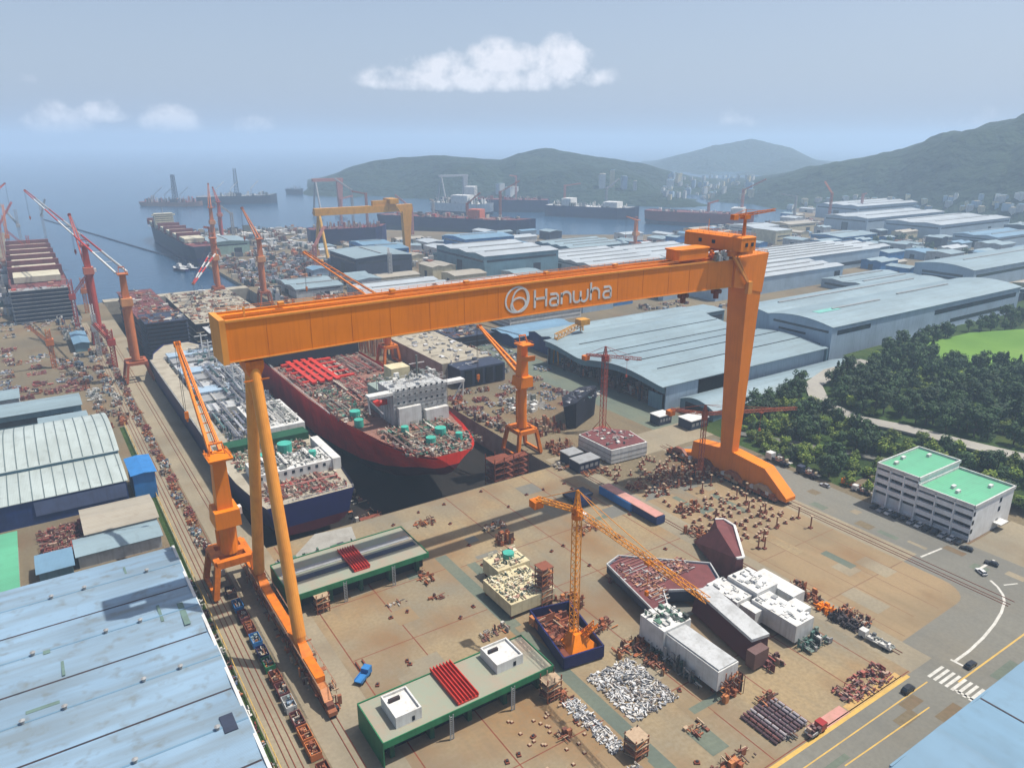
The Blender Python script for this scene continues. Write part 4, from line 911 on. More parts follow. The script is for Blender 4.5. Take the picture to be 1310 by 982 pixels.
hall('assembly_hall', 'pale hall with dark end door left of the low buildings, right of the deck jib', 540, 470, 738, 540, 17, PALEBL, R_WHITE, 'x', 4, 1.6, door=[('y0', 728, 10, 12, BLACK)])
hall('assembly_hall', 'long light walled hall with many roof strips behind the rigid leg head', 640, 515, 880, 590, 20, PALEBL, R_WHITE, 'x', 6, 1.5, bands=[('y0', 650, 875, 4, 8, DARKGL)])
hall('office_block', 'cream white block building standing just right of the deck jib', 914, 694, 950, 738, 21, CREAM, R_WHITE, 'x', 1, .3, vents=False, bands=[('y0', 918, 946, 6, 7.5), ('y0', 918, 946, 12, 13.5)])
# the office beside the yard
OFFW = paint('office_white_render', c(250,250,248), .6, c(190,186,176), .35, .3, .25)
t = thing('office_building', 'white four storey office block with green roofs beside the road', 'building', (295, 131, 0))
XO, YO, Y1O, YM = 280.5, 112, 151, 133.5
def office(y0, y1, top, par):
    w_ = MB(); gl = []; nb = max(1, round((y1-y0)/6.4)); bw = (y1-y0)/nb
    w_.box(XO+1.3, y0, 0, 311, y1, top)                    # core behind the galleries
    for f in range(4):
        z = 3.6*f+ (top-14.4)
        w_.box(XO-.1, y0, z-.1, XO+1.28, y1, z+1.7) if f else w_.box(XO+.6, y0, 0, XO+1.28, y1, .9)
        if f: w_.box(XO-.25, y0, z-.15, XO-.11, y1, z+1.75)
        for b in range(nb): gl.append((y0+b*bw+.35, y0+(b+1)*bw-.35, z+1.75, z+3.5 if f < 3 else top-1.0))
    for b in range(nb+1):
        y = y0+b*bw; w_.box(XO-.4, max(y0, y-.28), 0, XO+1.29, min(y1, y+.28), top)
    w_.box(XO-.3, y0, top-.9, XO+1.3, y1, top+.02)
    return w_, gl
for (y0, y1, top) in ((YO, YM, 14.4), (YM+.02, Y1O, 17.4)):
    w_, gl = office(y0, y1, top, .8); wl = w_.build('wall', OFFW, t)
    for i, (a, b, za, zb) in enumerate(gl):
        mb = MB(); mb.box(XO+1.1, a, za, XO+1.24, b, zb); mb.build('window', paint('reddish_glass', c(126,64,64), .3) if (i % 4 == 0 and False) else GLASS, wl)
    mb = MB(); mb.box(XO, y0, top+.03, 311, y1, top+.06); mb.build('roof', R_GREEN, t)
    mb = MB(); mb.box(XO-.4,y0-.3,top-.3,311.4,y0+.2,top+1); mb.box(XO-.4,y1-.2,top-.3,311.4,y1+.2,top+1); mb.box(XO-.4,y0,top-.3,XO+.1,y1,top+1); mb.box(310.9,y0,top-.3,311.4,y1,top+1); mb.build('parapet', WHITE, t)
    for k in range(3): mb = MB(); x = rnd.uniform(285, 306); y = rnd.uniform(y0+3, y1-3); mb.box(x,y,top+.07,x+2.2,y+1.2,top+1.2); mb.build('roof_unit', WHITE, t)
for k, z in enumerate((2.2, 7.4, 11.2)):
    mb = MB(); mb.box(300, YO-.1, z, 301.6, YO-.01, z+1.9); mb.build('window', GLASS, wl)
mb = MB(); mb.box(298,YO-3,2.9,304,YO-.02,3.3); mb.build('canopy', WHITE, t)

# far sheds: (label, pixel of left front foot, pixel of right front foot, depth, height, wall, roof, bays)
FAR = [('bright blue shed with pale roof in front of the navy ship under repair', 497, 865, 575, 925, 19.5, BLUE, R_BLUE2, 1),
 ('large white roofed complex behind the girder, left part with green grey wall', 420, 690, 520, 800, 25, TEAL, R_WHITE, 3),
 ('long white striped roof behind the lettering of the girder', 528, 640, 640, 760, 12, GREYW, R_WHITE, 5),
 ('flat green grey roofed hall between the white roofs behind the girder', 600, 770, 700, 850, 11, TEAL, R_PALE, 4),
 ('white roofed low hall near the bay shore, left of the upper trolley', 650, 640, 760, 760, 10, GREYW, R_WHITE, 4),
 ('teal walled shed standing right of the yellow gantry leg', 430, 770, 478, 830, 12, TEAL, R_PALE, 2),
 ('blue walled hall inside the yellow gantry span', 372, 860, 412, 960, 16, BLUE, R_BLUE2, 2),
 ('pale green roofed shed on the pier by the container ship', 210, 1040, 262, 1110, 16, paint('mint_wall', c(160,190,176), .6), R_PALE, 1),
 ('large grey blue block hall under the yellow gantry', 305, 770, 372, 850, 22, SLATE, R_PALE, 1),
 ('white roofed shop row nearer than the yellow gantry', 262, 640, 350, 690, 10, GREYW, R_WHITE, 2),
 ('long white roof just above the girder, left of centre', 330, 590, 420, 640, 12, GREYW, R_WHITE, 3),
 ('grey roofed shop above the girder near its left end', 215, 700, 262, 760, 9, GREYW, R_PALE, 2),
 ('long low white hall on the far right below the wooded hill', 1180, 600, 1400, 690, 22, PALEBL, R_WHITE, 2),
 ('second long white hall below the wooded hill', 1180, 720, 1420, 800, 22, PALEBL, R_WHITE, 2),
 ('wide pale hall farthest right below the wooded hill', 1340, 840, 1640, 930, 26, PALEBL, R_WHITE, 3),
 ('mint roofed hall right of the tree clump', 1140, 500, 1270, 560, 16, PALEBL, R_BLUE2, 2),
 ('grey blue dormitory block at the right edge before the hill', 1290, 520, 1400, 560, 20, SLATE, R_PALE, 1),
 ('white shed row beyond the long light walled hall', 900, 560, 980, 620, 10, PALEBL, R_WHITE, 3),
 ('small blue hall at the far side of the white shed row', 990, 640, 1080, 690, 12, BLUE, R_PALE, 1),
 ('cream store near the foot of the hill', 1060, 780, 1130, 820, 14, CREAM, R_TAN, 1),
 ('white boxy plant in the middle distance right of the deck jib', 960, 770, 1020, 820, 16, WHITE, R_WHITE, 1)]
for lab, x0, y0, x1, y1, h, wl_, rf_, b_ in FAR:
    hall('warehouse', lab, x0, y0, x1, y1, h, wl_, rf_, 'x' if b_ > 1 or x1-x0 > y1-y0 else 'y', b_, 2.0, door=[('x0', (y0+y1)/2, 12, h*.6), ('y0', x0+(x1-x0)*.7, 10, h*.5)],
         bands=[('x0', y0+3, y1-3, h*.72, h*.82), ('y0', x0+3, x1-3, h*.72, h*.82)])
# scattered small sheds of the far yard
occ = [(a, b, c0, d) for _, a, b, c0, d, *_ in FAR] + [(438,280,698,372),(800,366,1120,430),(690,385,790,462),(540,470,738,540),(640,515,880,590),(905,690,955,742),(284,278,455,470),(300,395,450,470),(320,488,442,550),(176,690,192,700),(450,410,490,440)]
def free(x0, y0, x1, y1): return all(x1 < a-3 or x0 > c0+3 or y1 < b-3 or y0 > d+3 for a, b, c0, d in occ)
kinds = [('grey roofed', R_PALE, GREYW), ('white roofed', R_WHITE, WHITE), ('pale blue', R_BLUE2, PALEBL), ('tan roofed', R_TAN, CREAM), ('blue walled', R_PALE, BLUE), ('dark walled', R_PALE, SLATE)]
nsh = 0; r_ = random.Random(5)
for _ in range(900):
    if nsh >= 150: break
    u = r_.uniform(400, 1330); v = r_.uniform(272, 400)
    x, y = gp(u, v)
    if y < 470 and x < 700 or y > 1250 or x > 1700 or x < 215: continue
    if y > 1010 and x > 207 + 200: continue
    if 700 < x < 1130 and y > 840: continue
    w_, d_ = r_.uniform(14, 46), r_.uniform(14, 40)
    if not free(x, y, x+w_, y+d_): continue
    occ.append((x, y, x+w_, y+d_)); kn, rm, wm = r_.choice(kinds); h = r_.uniform(5, 14)
    where = 'behind the yellow gantry' if y > 900 else ('left of the rigid leg behind the girder' if u < 880 else 'between the large halls and the hill')
    hall('shed', f'small {kn} shed in the far yard, {where}', x, y, x+w_, y+d_, h, wm, rm, 'x' if w_ > d_ else 'y', r_.choice((1,1,2)), 1.5, vents=False, door=[('x0', y+d_/2, 6, h*.6)], group=f'{kn} sheds of the far yard, {where}')
    nsh += 1
# towns on the hillsides
TOWN = [(770,240,26,34),(783,238,18,40),(798,241,20,30),(812,243,14,22),(857,239,34,20),(868,233,18,26),(887,240,16,22),(900,231,14,16),(915,228,22,10),(925,238,14,14),(938,232,18,10),(640,246,22,22),(655,248,30,18),(905,244,20,14),(880,247,26,12)]
for k in range(70): TOWN.append((r_.uniform(848, 962), r_.uniform(226, 256), r_.uniform(8, 18), r_.uniform(6, 18)))
for k in range(45): TOWN.append((r_.uniform(1010, 1309), r_.uniform(252, 270), r_.uniform(8, 20), r_.uniform(4, 9)))
for i, (u, v, w_, h) in enumerate(TOWN):
    pnt = ray_hit(u, v)
    if pnt.z > 120: continue
    t = thing('apartment_block', 'tall pale apartment block on the hillside across the bay' if h > 20 else 'small pale house in the hillside town behind the ships', 'building', tuple(pnt), 'pale hillside apartment blocks' if h > 20 else 'houses of the hillside town')
    mb = MB(); mb.rbox(pnt.x, pnt.y, pnt.z+h/2-6, w_, w_*.6, h+12, .6+r_.gauss(0,.3)); mb.build('wall', [WHITE, CREAM, PALEBL, GREYW][i % 4], t)
    mb = MB(); mb.rbox(pnt.x, pnt.y, pnt.z+h+.5, w_*.9, w_*.5, 1, .6); mb.build('roof', [R_TAN, R_BLUE2, R_PALE][i % 3], t)

# ------------------------------------------------------------------ ships
def hull_mesh(xc, secs, rows, dirn=1, sw=None):
    """secs: (y, half breadth at deck, half breadth at bilge, keel z, deck z); rows: list of fractions up the side with material index"""
    mb = MB(); ns = len(secs); R_ = len(rows)
    for (y, hd, hb, zk, zd) in secs:
        pts = [(0.0, zk)]
        for fr, mi in rows:
            z = zk + (zd-zk)*fr; s = min(1, fr/.28)**.5; wdt = hb + (hd-hb)*min(1, fr)**1.5; pts.append((wdt*(.55+.45*s) if fr < .28 else wdt, z))
        full = [(-a, z) for a, z in reversed(pts[1:])] + pts
        mb.v += [(xc+a, y, z) for a, z in full]
    n = 2*len(rows)+1
    for i in range(ns-1):
        for k in range(n-1):
            a = i*n+k; mb.f.append((a, a+1, a+n+1, a+n))
            d = abs(k+.5-(n-1)/2); mb.m.append(rows[min(R_-1, int(d))][1])
    for e in (0, ns-1):
        for k in range((n-1)//2):
            a = e*n+k; b = e*n+n-1-k; mb.f.append((a, a+1, b-1, b) if a+1 != b-1 else (a, a+1, b)); mb.m.append(rows[min(R_-1, (n-1)//2-1-k)][1])
    return mb
def deck_mesh(xc, secs, dz=-1.1, inset=.3):
    mb = MB()
    for a, b in zip(secs, secs[1:]):
        mb.q([(xc-a[1]+inset, a[0]+ (inset if a is secs[0] else 0), a[4]+dz), (xc+a[1]-inset, a[0]+(inset if a is secs[0] else 0), a[4]+dz), (xc+b[1]-inset, b[0], b[4]+dz), (xc-b[1]+inset, b[0], b[4]+dz)])
    return mb
ROWS = [(.04,0),(.14,0),(.3,0),(.46,1),(.66,1),(.83,1),(1.0,1)]
# red hulled ship
t = thing('ship', 'ship in dry dock with bright red upper hull, white accommodation block and cluttered deck', 'ship', (140, 400, -11))
S = [(256.5,9,1,10.5,18),(260,12,1.5,7.5,18),(266,15,3,4,18),(275,18,5,1,18),(285,20.5,9,-3,18),(297,22.5,13,-7,18),(315,25.5,18,-9.8,18),(335,27.3,22,-10.2,18),(360,28.6,26,-10.2,18),(430,28.6,27,-10.2,18),(500,28.6,27,-10.2,18),(525,26,22,-10.2,18.5),(545,18,11,-10.2,19.5),(560,8,3,-9,20),(566,1,.5,-6,20.4)]
hl = hull_mesh(140, S, ROWS).build('hull', [HULLDK, HULLRED], t)
deck_mesh(140, S, -1.2).build('deck', paint('red_brown_deck', c(150,110,96), .8, amt=.7), t)
mb = MB(); clutter(mb, 122, 263, 158, 300, 16.8, 620, .4, 2.2, 2.2, 21, .4); piperun(mb, 123, 264, 157, 298, 16.8, 46, 1); clutter(mb, 129, 259, 151, 266, 16.8, 90, .5, 2, 2.2, 22); mb.build('deck_machinery', P_SHIP, t)
mb = MB(); clutter(mb, 114, 318, 131, 372, 16.8, 560, .4, 2.2, 2.4, 23, .4); piperun(mb, 114, 318, 131, 372, 16.8, 40, 2); clutter(mb, 150, 335, 166, 380, 16.8, 260, .4, 2, 2.4, 24, .4); piperun(mb, 150, 336, 166, 380, 16.8, 24, 3); mb.build('deck_machinery', P_SHIP, t)
mb = MB(); clutter(mb, 114, 372, 140, 425, 16.8, 420, .4, 2.8, 1.6, 25, .5); piperun(mb, 114, 372, 140, 425, 16.8, 60, 4); mb.build('deck_machinery', P_SHIPR, t)
mb = MB()
for k in range(4): mb.box(121+k*4.5, 380, 18.2+.1*k, 123.6+k*4.5, 428, 19.4)
for k in range(5): mb.box(117, 384+k*9.5, 17.6, 147, 386.2+k*9.5, 18.9+.05*k)
mb.build('pipe_rack', RED, t)
mb = MB(); clutter(mb, 131, 336, 150, 384, 16.8, 360, .4, 2.4, 2, 126, .45); piperun(mb, 131, 336, 150, 384, 16.8, 40, 5); clutter(mb, 140, 385, 166, 428, 16.8, 320, .4, 2.8, 2, 26, .45); piperun(mb, 140, 385, 166, 428, 16.8, 50, 6); mb.build('deck_machinery', P_SHIPR, t)
mb = MB(); mb.box(112.5, 428, 18, 167.5, 470, 26.5); mb.build('tank_block', paint('near_black_blue', c(34,38,52), .7), t)
mb = MB(); clutter(mb, 114, 430, 166, 545, 17 if False else 26.6, 10, 1, 3, 2, 27); mb.build('deck_fitting', P_SHIPR, t)
mb = MB()
for q in ((129,262,.0),(152,268,0)): pass
for (x, y, rr) in ((122,322,2.6),(119,310,2.2),(137,272,2.2),(146,280,2.6),(133,290,1.8),(150,270,1.6)): mb.tube((x,y,17),(x,y,20.6),rr,n=14)
mb.build('tank_dome', paint('mint_machine_paint', c(78,184,164), .5), t)
# accommodation block
mb = MB(); mb.box(133, 301, 16.8, 161, 318, 34); acc = mb.build('accommodation', GREYW, t)
mb = MB(); mb.box(134.5, 298.5, 16.8, 146, 300.95, 26); mb.box(148, 297.5, 16.8, 160, 300.95, 23); mb.box(121, 300.5, 32.5, 132.95, 305, 33.8); mb.box(161.05, 300.5, 32.5, 171, 305, 33.8); mb.build('bridge_wing', WHITE, acc)
for z in (20, 23.2, 26.4, 29.6, 32.8):
    mb = MB(); mb.box(133.4, 300.9, z, 160.6, 300.98, z+.25); mb.build('deck_edge', STEEL, acc)
    for i in range(9): 
        mb = MB(); mb.box(135+i*2.9, 300.86, z+1.1, 136+i*2.9, 300.97, z+1.9); mb.build('window', GLASS, acc)
mb = MB(); railing(mb, (133.3,301.2,36),(160.7,301.2,36),1.2,2); railing(mb, (133.3,301.2,36),(133.3,317.7,36),1.2,2)
for a, b in (((121,302,32.6),(128,302,24)),((121,302,32.6),(121.6,302,25)),((171,302,32.6),(165,302,24)),((171,302,32.6),(170.4,302,25))): mb.bar(a, b, .55)
mb.build('wing_stay', WHITE, acc)
mb = MB(); clutter(mb, 135, 303, 160, 317, 36, 60, .6, 3, 2.4, 31, .3); mb.tube((150,310,36),(150,310,47),.5,n=8); mb.bar((146,310,43),(154,310,43),.3); mb.build('mast', P_WHITE, acc)
mb = MB()
for x in range(134, 162, 3): mb.bar((x, 300.3, 17), (x, 300.3, 35.5), .16)
for z in range(19, 36, 2): mb.bar((133.5, 300.2, z), (161, 300.2, z), .16)
for x in (133, 131.8):
    for y in range(302, 318, 3): mb.bar((x, y, 17), (x, y, 35), .16)
mb.build('scaffolding', STEEL, acc)
mb = MB(); mb.tube((128,309,27),(134,309,27),1.4,n=10); mb.hexa([(126.4,307.7,26.2),(129,307.7,25.6),(129,310.3,25.6),(126.4,310.3,26.2),(126.4,307.9,28),(129,307.7,28.6),(129,310.3,28.6),(126.4,310.1,28)]); mb.build('lifeboat', RED, acc)
mb = MB(); mb.box(134, 318.05, 16.8, 160, 334, 29); mb.build('engine_casing', paint('pale_green_grey', c(150,166,158), .6), acc)
mb = MB(); mb.box(142, 322, 29.05, 152, 331, 38); mb.build('funnel', CREAM, acc)
mb = MB(); railing(mb, (112.2, 330, 17.9), (111.8, 430, 17.9), 1.2, 3, .12); mb.build('railing', WHITE, t)
# scaffolds around the red ship
for i, (x0, y0, x1, y1, zt) in enumerate([(160, 256, 170, 264, 10), (172, 262, 182, 266, 6), (98, 258, 106, 262, -2), (112, 257, 120, 261, -5)]):
    mb = MB()
    for x in (x0, (x0+x1)/2, x1):
        for y in (y0, y1): mb.bar((x, y, -11.4), (x, y, zt), .35)
    z = -9
    while z < zt: mb.box(x0-.3, y0-.3, z, x1+.3, y1+.3, z+.18); mb.bar((x0,y0,z),(x1,y0,z+2.6),.2); z += 2.8
    tag(mb.build('scaffold', RUST, loc=(x0, y0, -11.4)), ['rusty scaffold tower by the red ship transom, left of the orange jib crane', 'lower rusty scaffold in the dock corner under the orange jib crane', 'rust brown scaffold on the dock floor between the two ships', 'short rust brown scaffold under the counter of the red ship'][i], 'scaffold')
# navy hulled ship on the left of the dock
t = thing('ship', 'navy hulled ship under construction in the left of the dock, white block at its stern', 'ship', (79, 390, -11))
S = [(261,17.5,14,-2,12),(266,18.5,14.5,-4,12),(275,19.6,15,-7,12),(290,21.5,16,-9.5,12),(303,22,18,-10,12),(330,22,20,-10,12),(420,22,20,-10,12),(495,22,20,-10,12),(520,17,13,-10,12.5),(536,8,4,-9,13.5)]
hull_mesh(79, S, [(.04,0),(.14,0),(.3,0),(.5,1),(.66,1),(.83,1),(1.0,1)]).build('hull', [HULLDK, NAVY], t)
deck_mesh(79, S, -1.0).build('deck', CONC, t)
mb = MB(); piperun(mb, 63, 264, 96, 283, 11, 26, 11); clutter(mb, 63, 264, 96, 283, 11, 330, .35, 1.8, 1.6, 41, .4); mb.build('deck_machinery', P_SHIPR, t)
mb = MB(); mb.box(64, 284, 11, 97, 300, 15.6); mb.box(96, 283, 11, 99.5, 312, 16.2); db = mb.build('deck_house', WHITE, t)
for i in range(9): mb = MB(); mb.box(65.5+i*3.3, 283.9, 13.4, 66.7+i*3.3, 283.99, 14.8); mb.build('window', GLASS, db)
mb = MB(); piperun(mb, 66, 285, 95, 299, 15.6, 26, 10); clutter(mb, 66, 285, 95, 299, 15.6, 240, .35, 1.7, 1.5, 42, .4); mb.build('deck_machinery', P_WHITE, db)
mb = MB(); clutter(mb, 62, 302, 95, 322, 11, 560, .4, 2, 2.6, 43, .4); mb.build('deck_machinery', P_SHIP, t)
mb = MB(); mb.tube((84,311,11),(84,311,16.4),3.2,n=16); mb.tube((73,307,11),(73,307,15),2,n=14); mb.tube((90,291,15.6),(90,291,18.5),1.6,n=12); mb.build('tank_dome', paint('mint_machine_paint', c(78,184,164), .5), t)
mb = MB(); mb.box(62, 323, 11, 99, 331, 14.5); mb.build('breakwater', DKGREEN, t)
mb = MB(); mb.box(79, 334, 11, 101, 374, 15.5); mb.build('deck_house', WHITE, t)
mb = MB(); clutter(mb, 80, 336, 100, 372, 15.5, 260, .3, 1.8, 1.4, 44, .4); piperun(mb, 80, 336, 100, 372, 15.5, 30, 9); mb.build('deck_machinery', P_WHITE, t)
mb = MB(); mb.box(57.5, 332, 11, 65, 500, 13.2); mb.build('side_deck', CONC, t)
for k in range(9):
    y = 380+k*14; mb = MB(); mb.box(67, y, 11, 98, y+11, 14+k%3*.6); mb.build('cargo_tank_cover', [GREYW, STEEL, PALEBL][k % 3], t)
mb = MB(); clutter(mb, 66, 332, 79, 508, 11, 560, .4, 3, 4.4, 45, .6); clutter(mb, 79, 376, 99, 508, 14.5, 560, .4, 3, 2.8, 46, .6); piperun(mb, 66, 332, 79, 508, 11.5, 70, 7, 4); piperun(mb, 79, 376, 99, 508, 14.6, 110, 8, 2.4); mb.build('pipework', P_SHIPG, t)
for k in range(6):
    mb = MB(); y = 395+k*20; mb.bar((88,y,14),(88,y,27),.7); mb.bar((84,y,25.5),(92,y,25.5),.5); mb.build('derrick_post', WHITE, t)
mb = MB(); railing(mb, (57.2, 300, 12), (57.2, 500, 12), 1.2, 3, .12); railing(mb, (61.8, 261.4, 12), (96.2, 261.4, 12), 1.2, 2, .12); mb.build('railing', WHITE, t)
# layered hull blocks further up the dock
def layered(name, label, x0, y0, x1, y1, z0, z1, n, mat, edge, top):
    t = thing(name, label, 'ship block', ((x0+x1)/2, (y0+y1)/2, z0)); mb = MB(); mb.box(x0+1, y0+1, z0, x1-1, y1-1, z1-.4); mb.build('hull', mat, t)
    for k in range(n):
        z = z0+(z1-z0)*(k+1)/n; mb = MB(); mb.box(x0, y0, z-.5, x1, y1, z-.15 if k < n-1 else z); mb.build('deck_layer', edge, t)
    mb = MB(); clutter(mb, x0+1, y0+1, x1-1, y1-1, z1, int((x1-x0)*(y1-y0)/14), .8, 5, 1.6, 51, .4); mb.build('deck_fitting', top, t); return t
layered('ship_block', 'black layered stern block of a ship in the upper dock, left of the girder end', 64, 556, 92, 590, -11, 24, 13, DKSTEEL, SLATE, P_SCRAP)
layered('ship_block', 'long maroon decked hull standing behind the black layered block', 66, 596, 94, 735, -11, 17, 4, DKSTEEL, MAROON, P_SCRAP)
layered('ship_block', 'wide unfinished hull section with pinkish deck behind the girder end', 104, 600, 160, 735, -11, 10, 3, DKSTEEL, CONC, P_SCRAP)
layered('ship_block', 'pale pink decked section between the red ship and the dock head', 108, 572, 165, 596, -11, 8, 3, MAROON, GREYW, P_WHITE)
mb = MB(); mb.box(58, 776, -11, 190, 790, 1.5); tag(mb.build('dock_gate', CONC, loc=(124,783,-11)), 'concrete dock gate closing the head of the dock against the bay', 'dock gate')
heap('dock_clutter', 'blocks and staging on the dock floor between the two ships', 'staging', 100, 262, 112, 420, 90, P_SCRAP, z=-11.4, smax=4, hmax=3)
# afloat and moored ships
def ship(label, cx, cy, length, beam, free_, ang, upper, lower, dmat, pal, house=None, hmat=None, deckh=3, nclut=90, extra=None, derrick=None):
    t = thing('ship', label, 'ship', (0, 0, 0)); a = length/2; b = beam/2; zd = free_-3
    S = [(-a,b*.7,b*.5,-2,zd),(-a*.9,b*.9,b*.6,-6,zd),(-a*.7,b,b*.85,-8,zd),(0,b,b*.9,-8,zd),(a*.62,b,b*.85,-8,zd),(a*.82,b*.75,b*.5,-8,zd+1),(a*.94,b*.36,b*.15,-8,zd+2.2),(a,.5,.2,-6,zd+3)]
    S = [(y, h1, h2, zk+free_*0-1, z2) for y, h1, h2, zk, z2 in S]
    hull_mesh(0, S, [(.1,0),(.25,0),(.4,0),(.6,1),(.8,1),(1.0,1)]).build('hull', [lower, upper], t)
    deck_mesh(0, S, -.8).build('deck', dmat, t)
    mb = MB(); clutter(mb, -b*.85, -a*.85, b*.85, a*.75, zd-.8, nclut, 1.5, length/28, deckh, int(length), .25); mb.build('deck_fitting', pal, t)
    for (y0, y1, hw, h) in (house or []):
        mb = MB(); mb.box(-hw, y0, zd-.8, hw, y1, zd+h); mb.box(-hw*1.25, y0+.5, zd+h-3, hw*1.25, y0+4, zd+h-1.2); hs = mb.build('deck_house', hmat or WHITE, t)
        for z in range(3, int(h)-1, 3): mb = MB(); mb.box(-hw*.95, y0-.1, zd+z, hw*.95, y0-.01, zd+z+1); mb.build('window_row', GLASS, hs)
        mb = MB(); mb.tube((0,(y0+y1)/2,zd+h),(0,(y0+y1)/2,zd+h+9),.4,n=6); mb.build('mast', STEEL, hs)
    if derrick:
        mb = MB(); y = derrick[0]; mb.truss((0,y,zd+6),(0,y,zd+derrick[1]),9,9,1.1,8,taper=.6); mb.box(-10,y-10,zd-.5,10,y+10,zd+6.2); mb.build('drilling_derrick', SLATE, t)
        for y2 in (-a*.5, -a*.15, a*.35): mb = MB(); mb.bar((8,y2,zd),(8,y2,zd+16),1.4); mb.truss((8,y2,zd+16),(2,y2+20,zd+34),1.4,1.4,.35,6); mb.build('deck_crane', WHITE, t)
    if extra: extra(t, zd, a, b)
    t.location = (cx, cy, 0); t.rotation_euler = (0, 0, ang); return t
def mid(p, q): a, b = Vector(p), Vector(q); d = b-a; return ((a.x+b.x)/2, (a.y+b.y)/2, d.length, math.atan2(-d.x, d.y))
def ship_px(label, p, q, beam, free_, *a, **k):
    A_, B_ = gp(*p, -3), gp(*q, -3); x, y, l, an = mid(A_, B_); off = Vector((B_[0]-A_[0], B_[1]-A_[1])).normalized(); n_ = Vector((-off.y, off.x)); 
    if n_.dot(Vector((x, y))) < 0: n_ = -n_
    return ship(label, x+n_.x*beam/2, y+n_.y*beam/2, l, beam, free_, an, *a, **k)
WDECK = paint('buff_hatch', c(206,200,176), .7)
def hatches(t, zd, a, b):
    y = -a*.75
    while y < a*.7:
        mb = MB(); mb.box(-b*.8, y, zd, b*.8, y+a*.2, zd+5); mb.build('hatch_cover', WDECK, t); mb = MB(); mb.box(-b*.95, y+a*.205, zd-.5, b*.95, y+a*.235, zd+9); mb.build('lashing_bridge', MAROON, t); y += a*.27
ship('half built container ship in the left basin with buff hatches and slatted dark stern', 10, 905, 335, 45, 28, 0, NAVY, HULLDK, MAROON, P_SHIPR, house=None, extra=hatches)
t = layered('ship_block', 'dark slatted stern structure of the container ship in the left basin', -12.5, 724, 32, 738, -2, 27, 9, SLATE, STEEL, P_SHIPR)
ship('second container ship further out in the left basin, blue and red', -44, 1230, 300, 44, 24, 0, NAVY, HULLDK, MAROON, P_SHIPR, house=[(-30,-14,18,20)], nclut=120) if False else None
ship('container ship moored at the pier with buff hatches, navy stern and brown deck', 190, 1152, 350, 31, 24, 0, SLATE, NAVY, MAROON, P_SHIPR, house=[(80,92,13,20)], hmat=WDECK, extra=hatches)
ship_px('navy ship with rust red deck and an orange crane house, moored before the bay', (480,292), (678,303), 46, 24, NAVY, SLATE, MAROON, P_SHIPR, house=[(30,52,10,14)], hmat=paint('orange_house', c(206,110,76), .6), nclut=160, deckh=6)
ship_px('far navy ship with red deck lying beyond the ship with the orange house', (700,272), (560,270), 50, 26, NAVY, NAVY, MAROON, P_SHIPR, house=[(40,62,16,26)], nclut=120, deckh=8)
ship_px('long navy ship with white deck works in the middle of the bay', (694,276), (812,282), 44, 22, NAVY, NAVY, WHITE, P_WHITE, house=[(-60,-40,16,14),(30,60,16,10)], nclut=140, deckh=9)
ship_px('long red ship with blue lower hull moored on the right of the bay', (822,286), (960,293), 46, 24, paint('wine_hull', c(150,60,66), .6), NAVY, MAROON, P_WHITE, house=[(60,80,16,10)], nclut=80, deckh=5)
ship_px('white ship with many cranes behind the yellow gantry', (548,272), (625,276), 40, 22, WHITE, SLATE, WHITE, P_WHITE, house=[(-20,20,14,16)], nclut=160, deckh=12)
ship_px('drill ship with tall dark derrick and orange brown deck, nearer the left of the bay', (176,264), (254,265), 38, 10, paint('brown_orange_hull', c(180,128,104), .7), MAROON, MAROON, P_SHIPR, derrick=(10,62), nclut=140, deckh=14)
ship_px('drill ship with tall dark derrick and blue grey hull, farther out in the bay', (252,263), (356,260), 38, 20, SLATE, SLATE, GREYW, P_WHITE, derrick=(0,64), nclut=120, deckh=10)
ship_px('tiny dark ship on the horizon left of the island hill', (364,248), (384,249), 22, 14, SLATE, SLATE, SLATE, P_SHIPG, nclut=20, deckh=10)
ship_px('navy ship with stacked yellow deck cranes lying in the basin behind the yellow gantry', (400,318), (500,312), 40, 26, NAVY, NAVY, MAROON, P_SHIPR, nclut=120, deckh=9)
def tug(label, u, v, ang, s=1.0):
    x, y = gp(u, v, -3); t = thing('tug_boat', label, 'boat', (0, 0, 0)); a = 14*s; b = 4.6*s
    S = [(-a,b*.8,b*.5,-4,.0),(-a*.6,b,b*.7,-4.5,0),(a*.4,b,b*.7,-4.5,.2),(a*.8,b*.6,b*.3,-4.5,.9),(a,.4,.2,-4,1.4)]
    hull_mesh(0, S, [(.3,0),(.6,0),(1.0,0)]).build('hull', NAVY, t); deck_mesh(0, S, -.3).build('deck', GREYW, t)
    mb = MB(); mb.box(-2.6*s,-4*s,-.3,2.6*s,5*s,3*s); mb.box(-1.8*s,-1*s,3*s,1.8*s,3.6*s,5.4*s); mb.build('wheelhouse', WHITE, t)
    mb = MB(); mb.tube((0,1,5.4*s),(0,1,9*s),.2,n=6); mb.build('mast', STEEL, t); t.location = (x, y, 0); t.rotation_euler = (0,0,ang)
tug('white tug boat beside the moored container ship', 231, 346, .4); tug('second white tug boat just right of the first', 244, 345, .6, .8); tug('small workboat at the head of the basin, near the lowered striped boom', 262, 384, 1.2, 1.3)
# floating boom across the channel
mb = MB(); P = [Vector((*gp(u, v, -3), -2.9)) for u, v in ((56,281),(90,291),(140,306),(190,321),(240,335))]
for a, b in zip(P, P[1:]):
    for k in range(14): mb.tube(a.lerp(b, k/14), a.lerp(b, (k+.85)/14), 1.6, n=7)
tag(mb.build('floating_boom', SLATE, loc=tuple(P[0])), 'dark floating boom strung across the channel from the basin to the pier', 'boom')

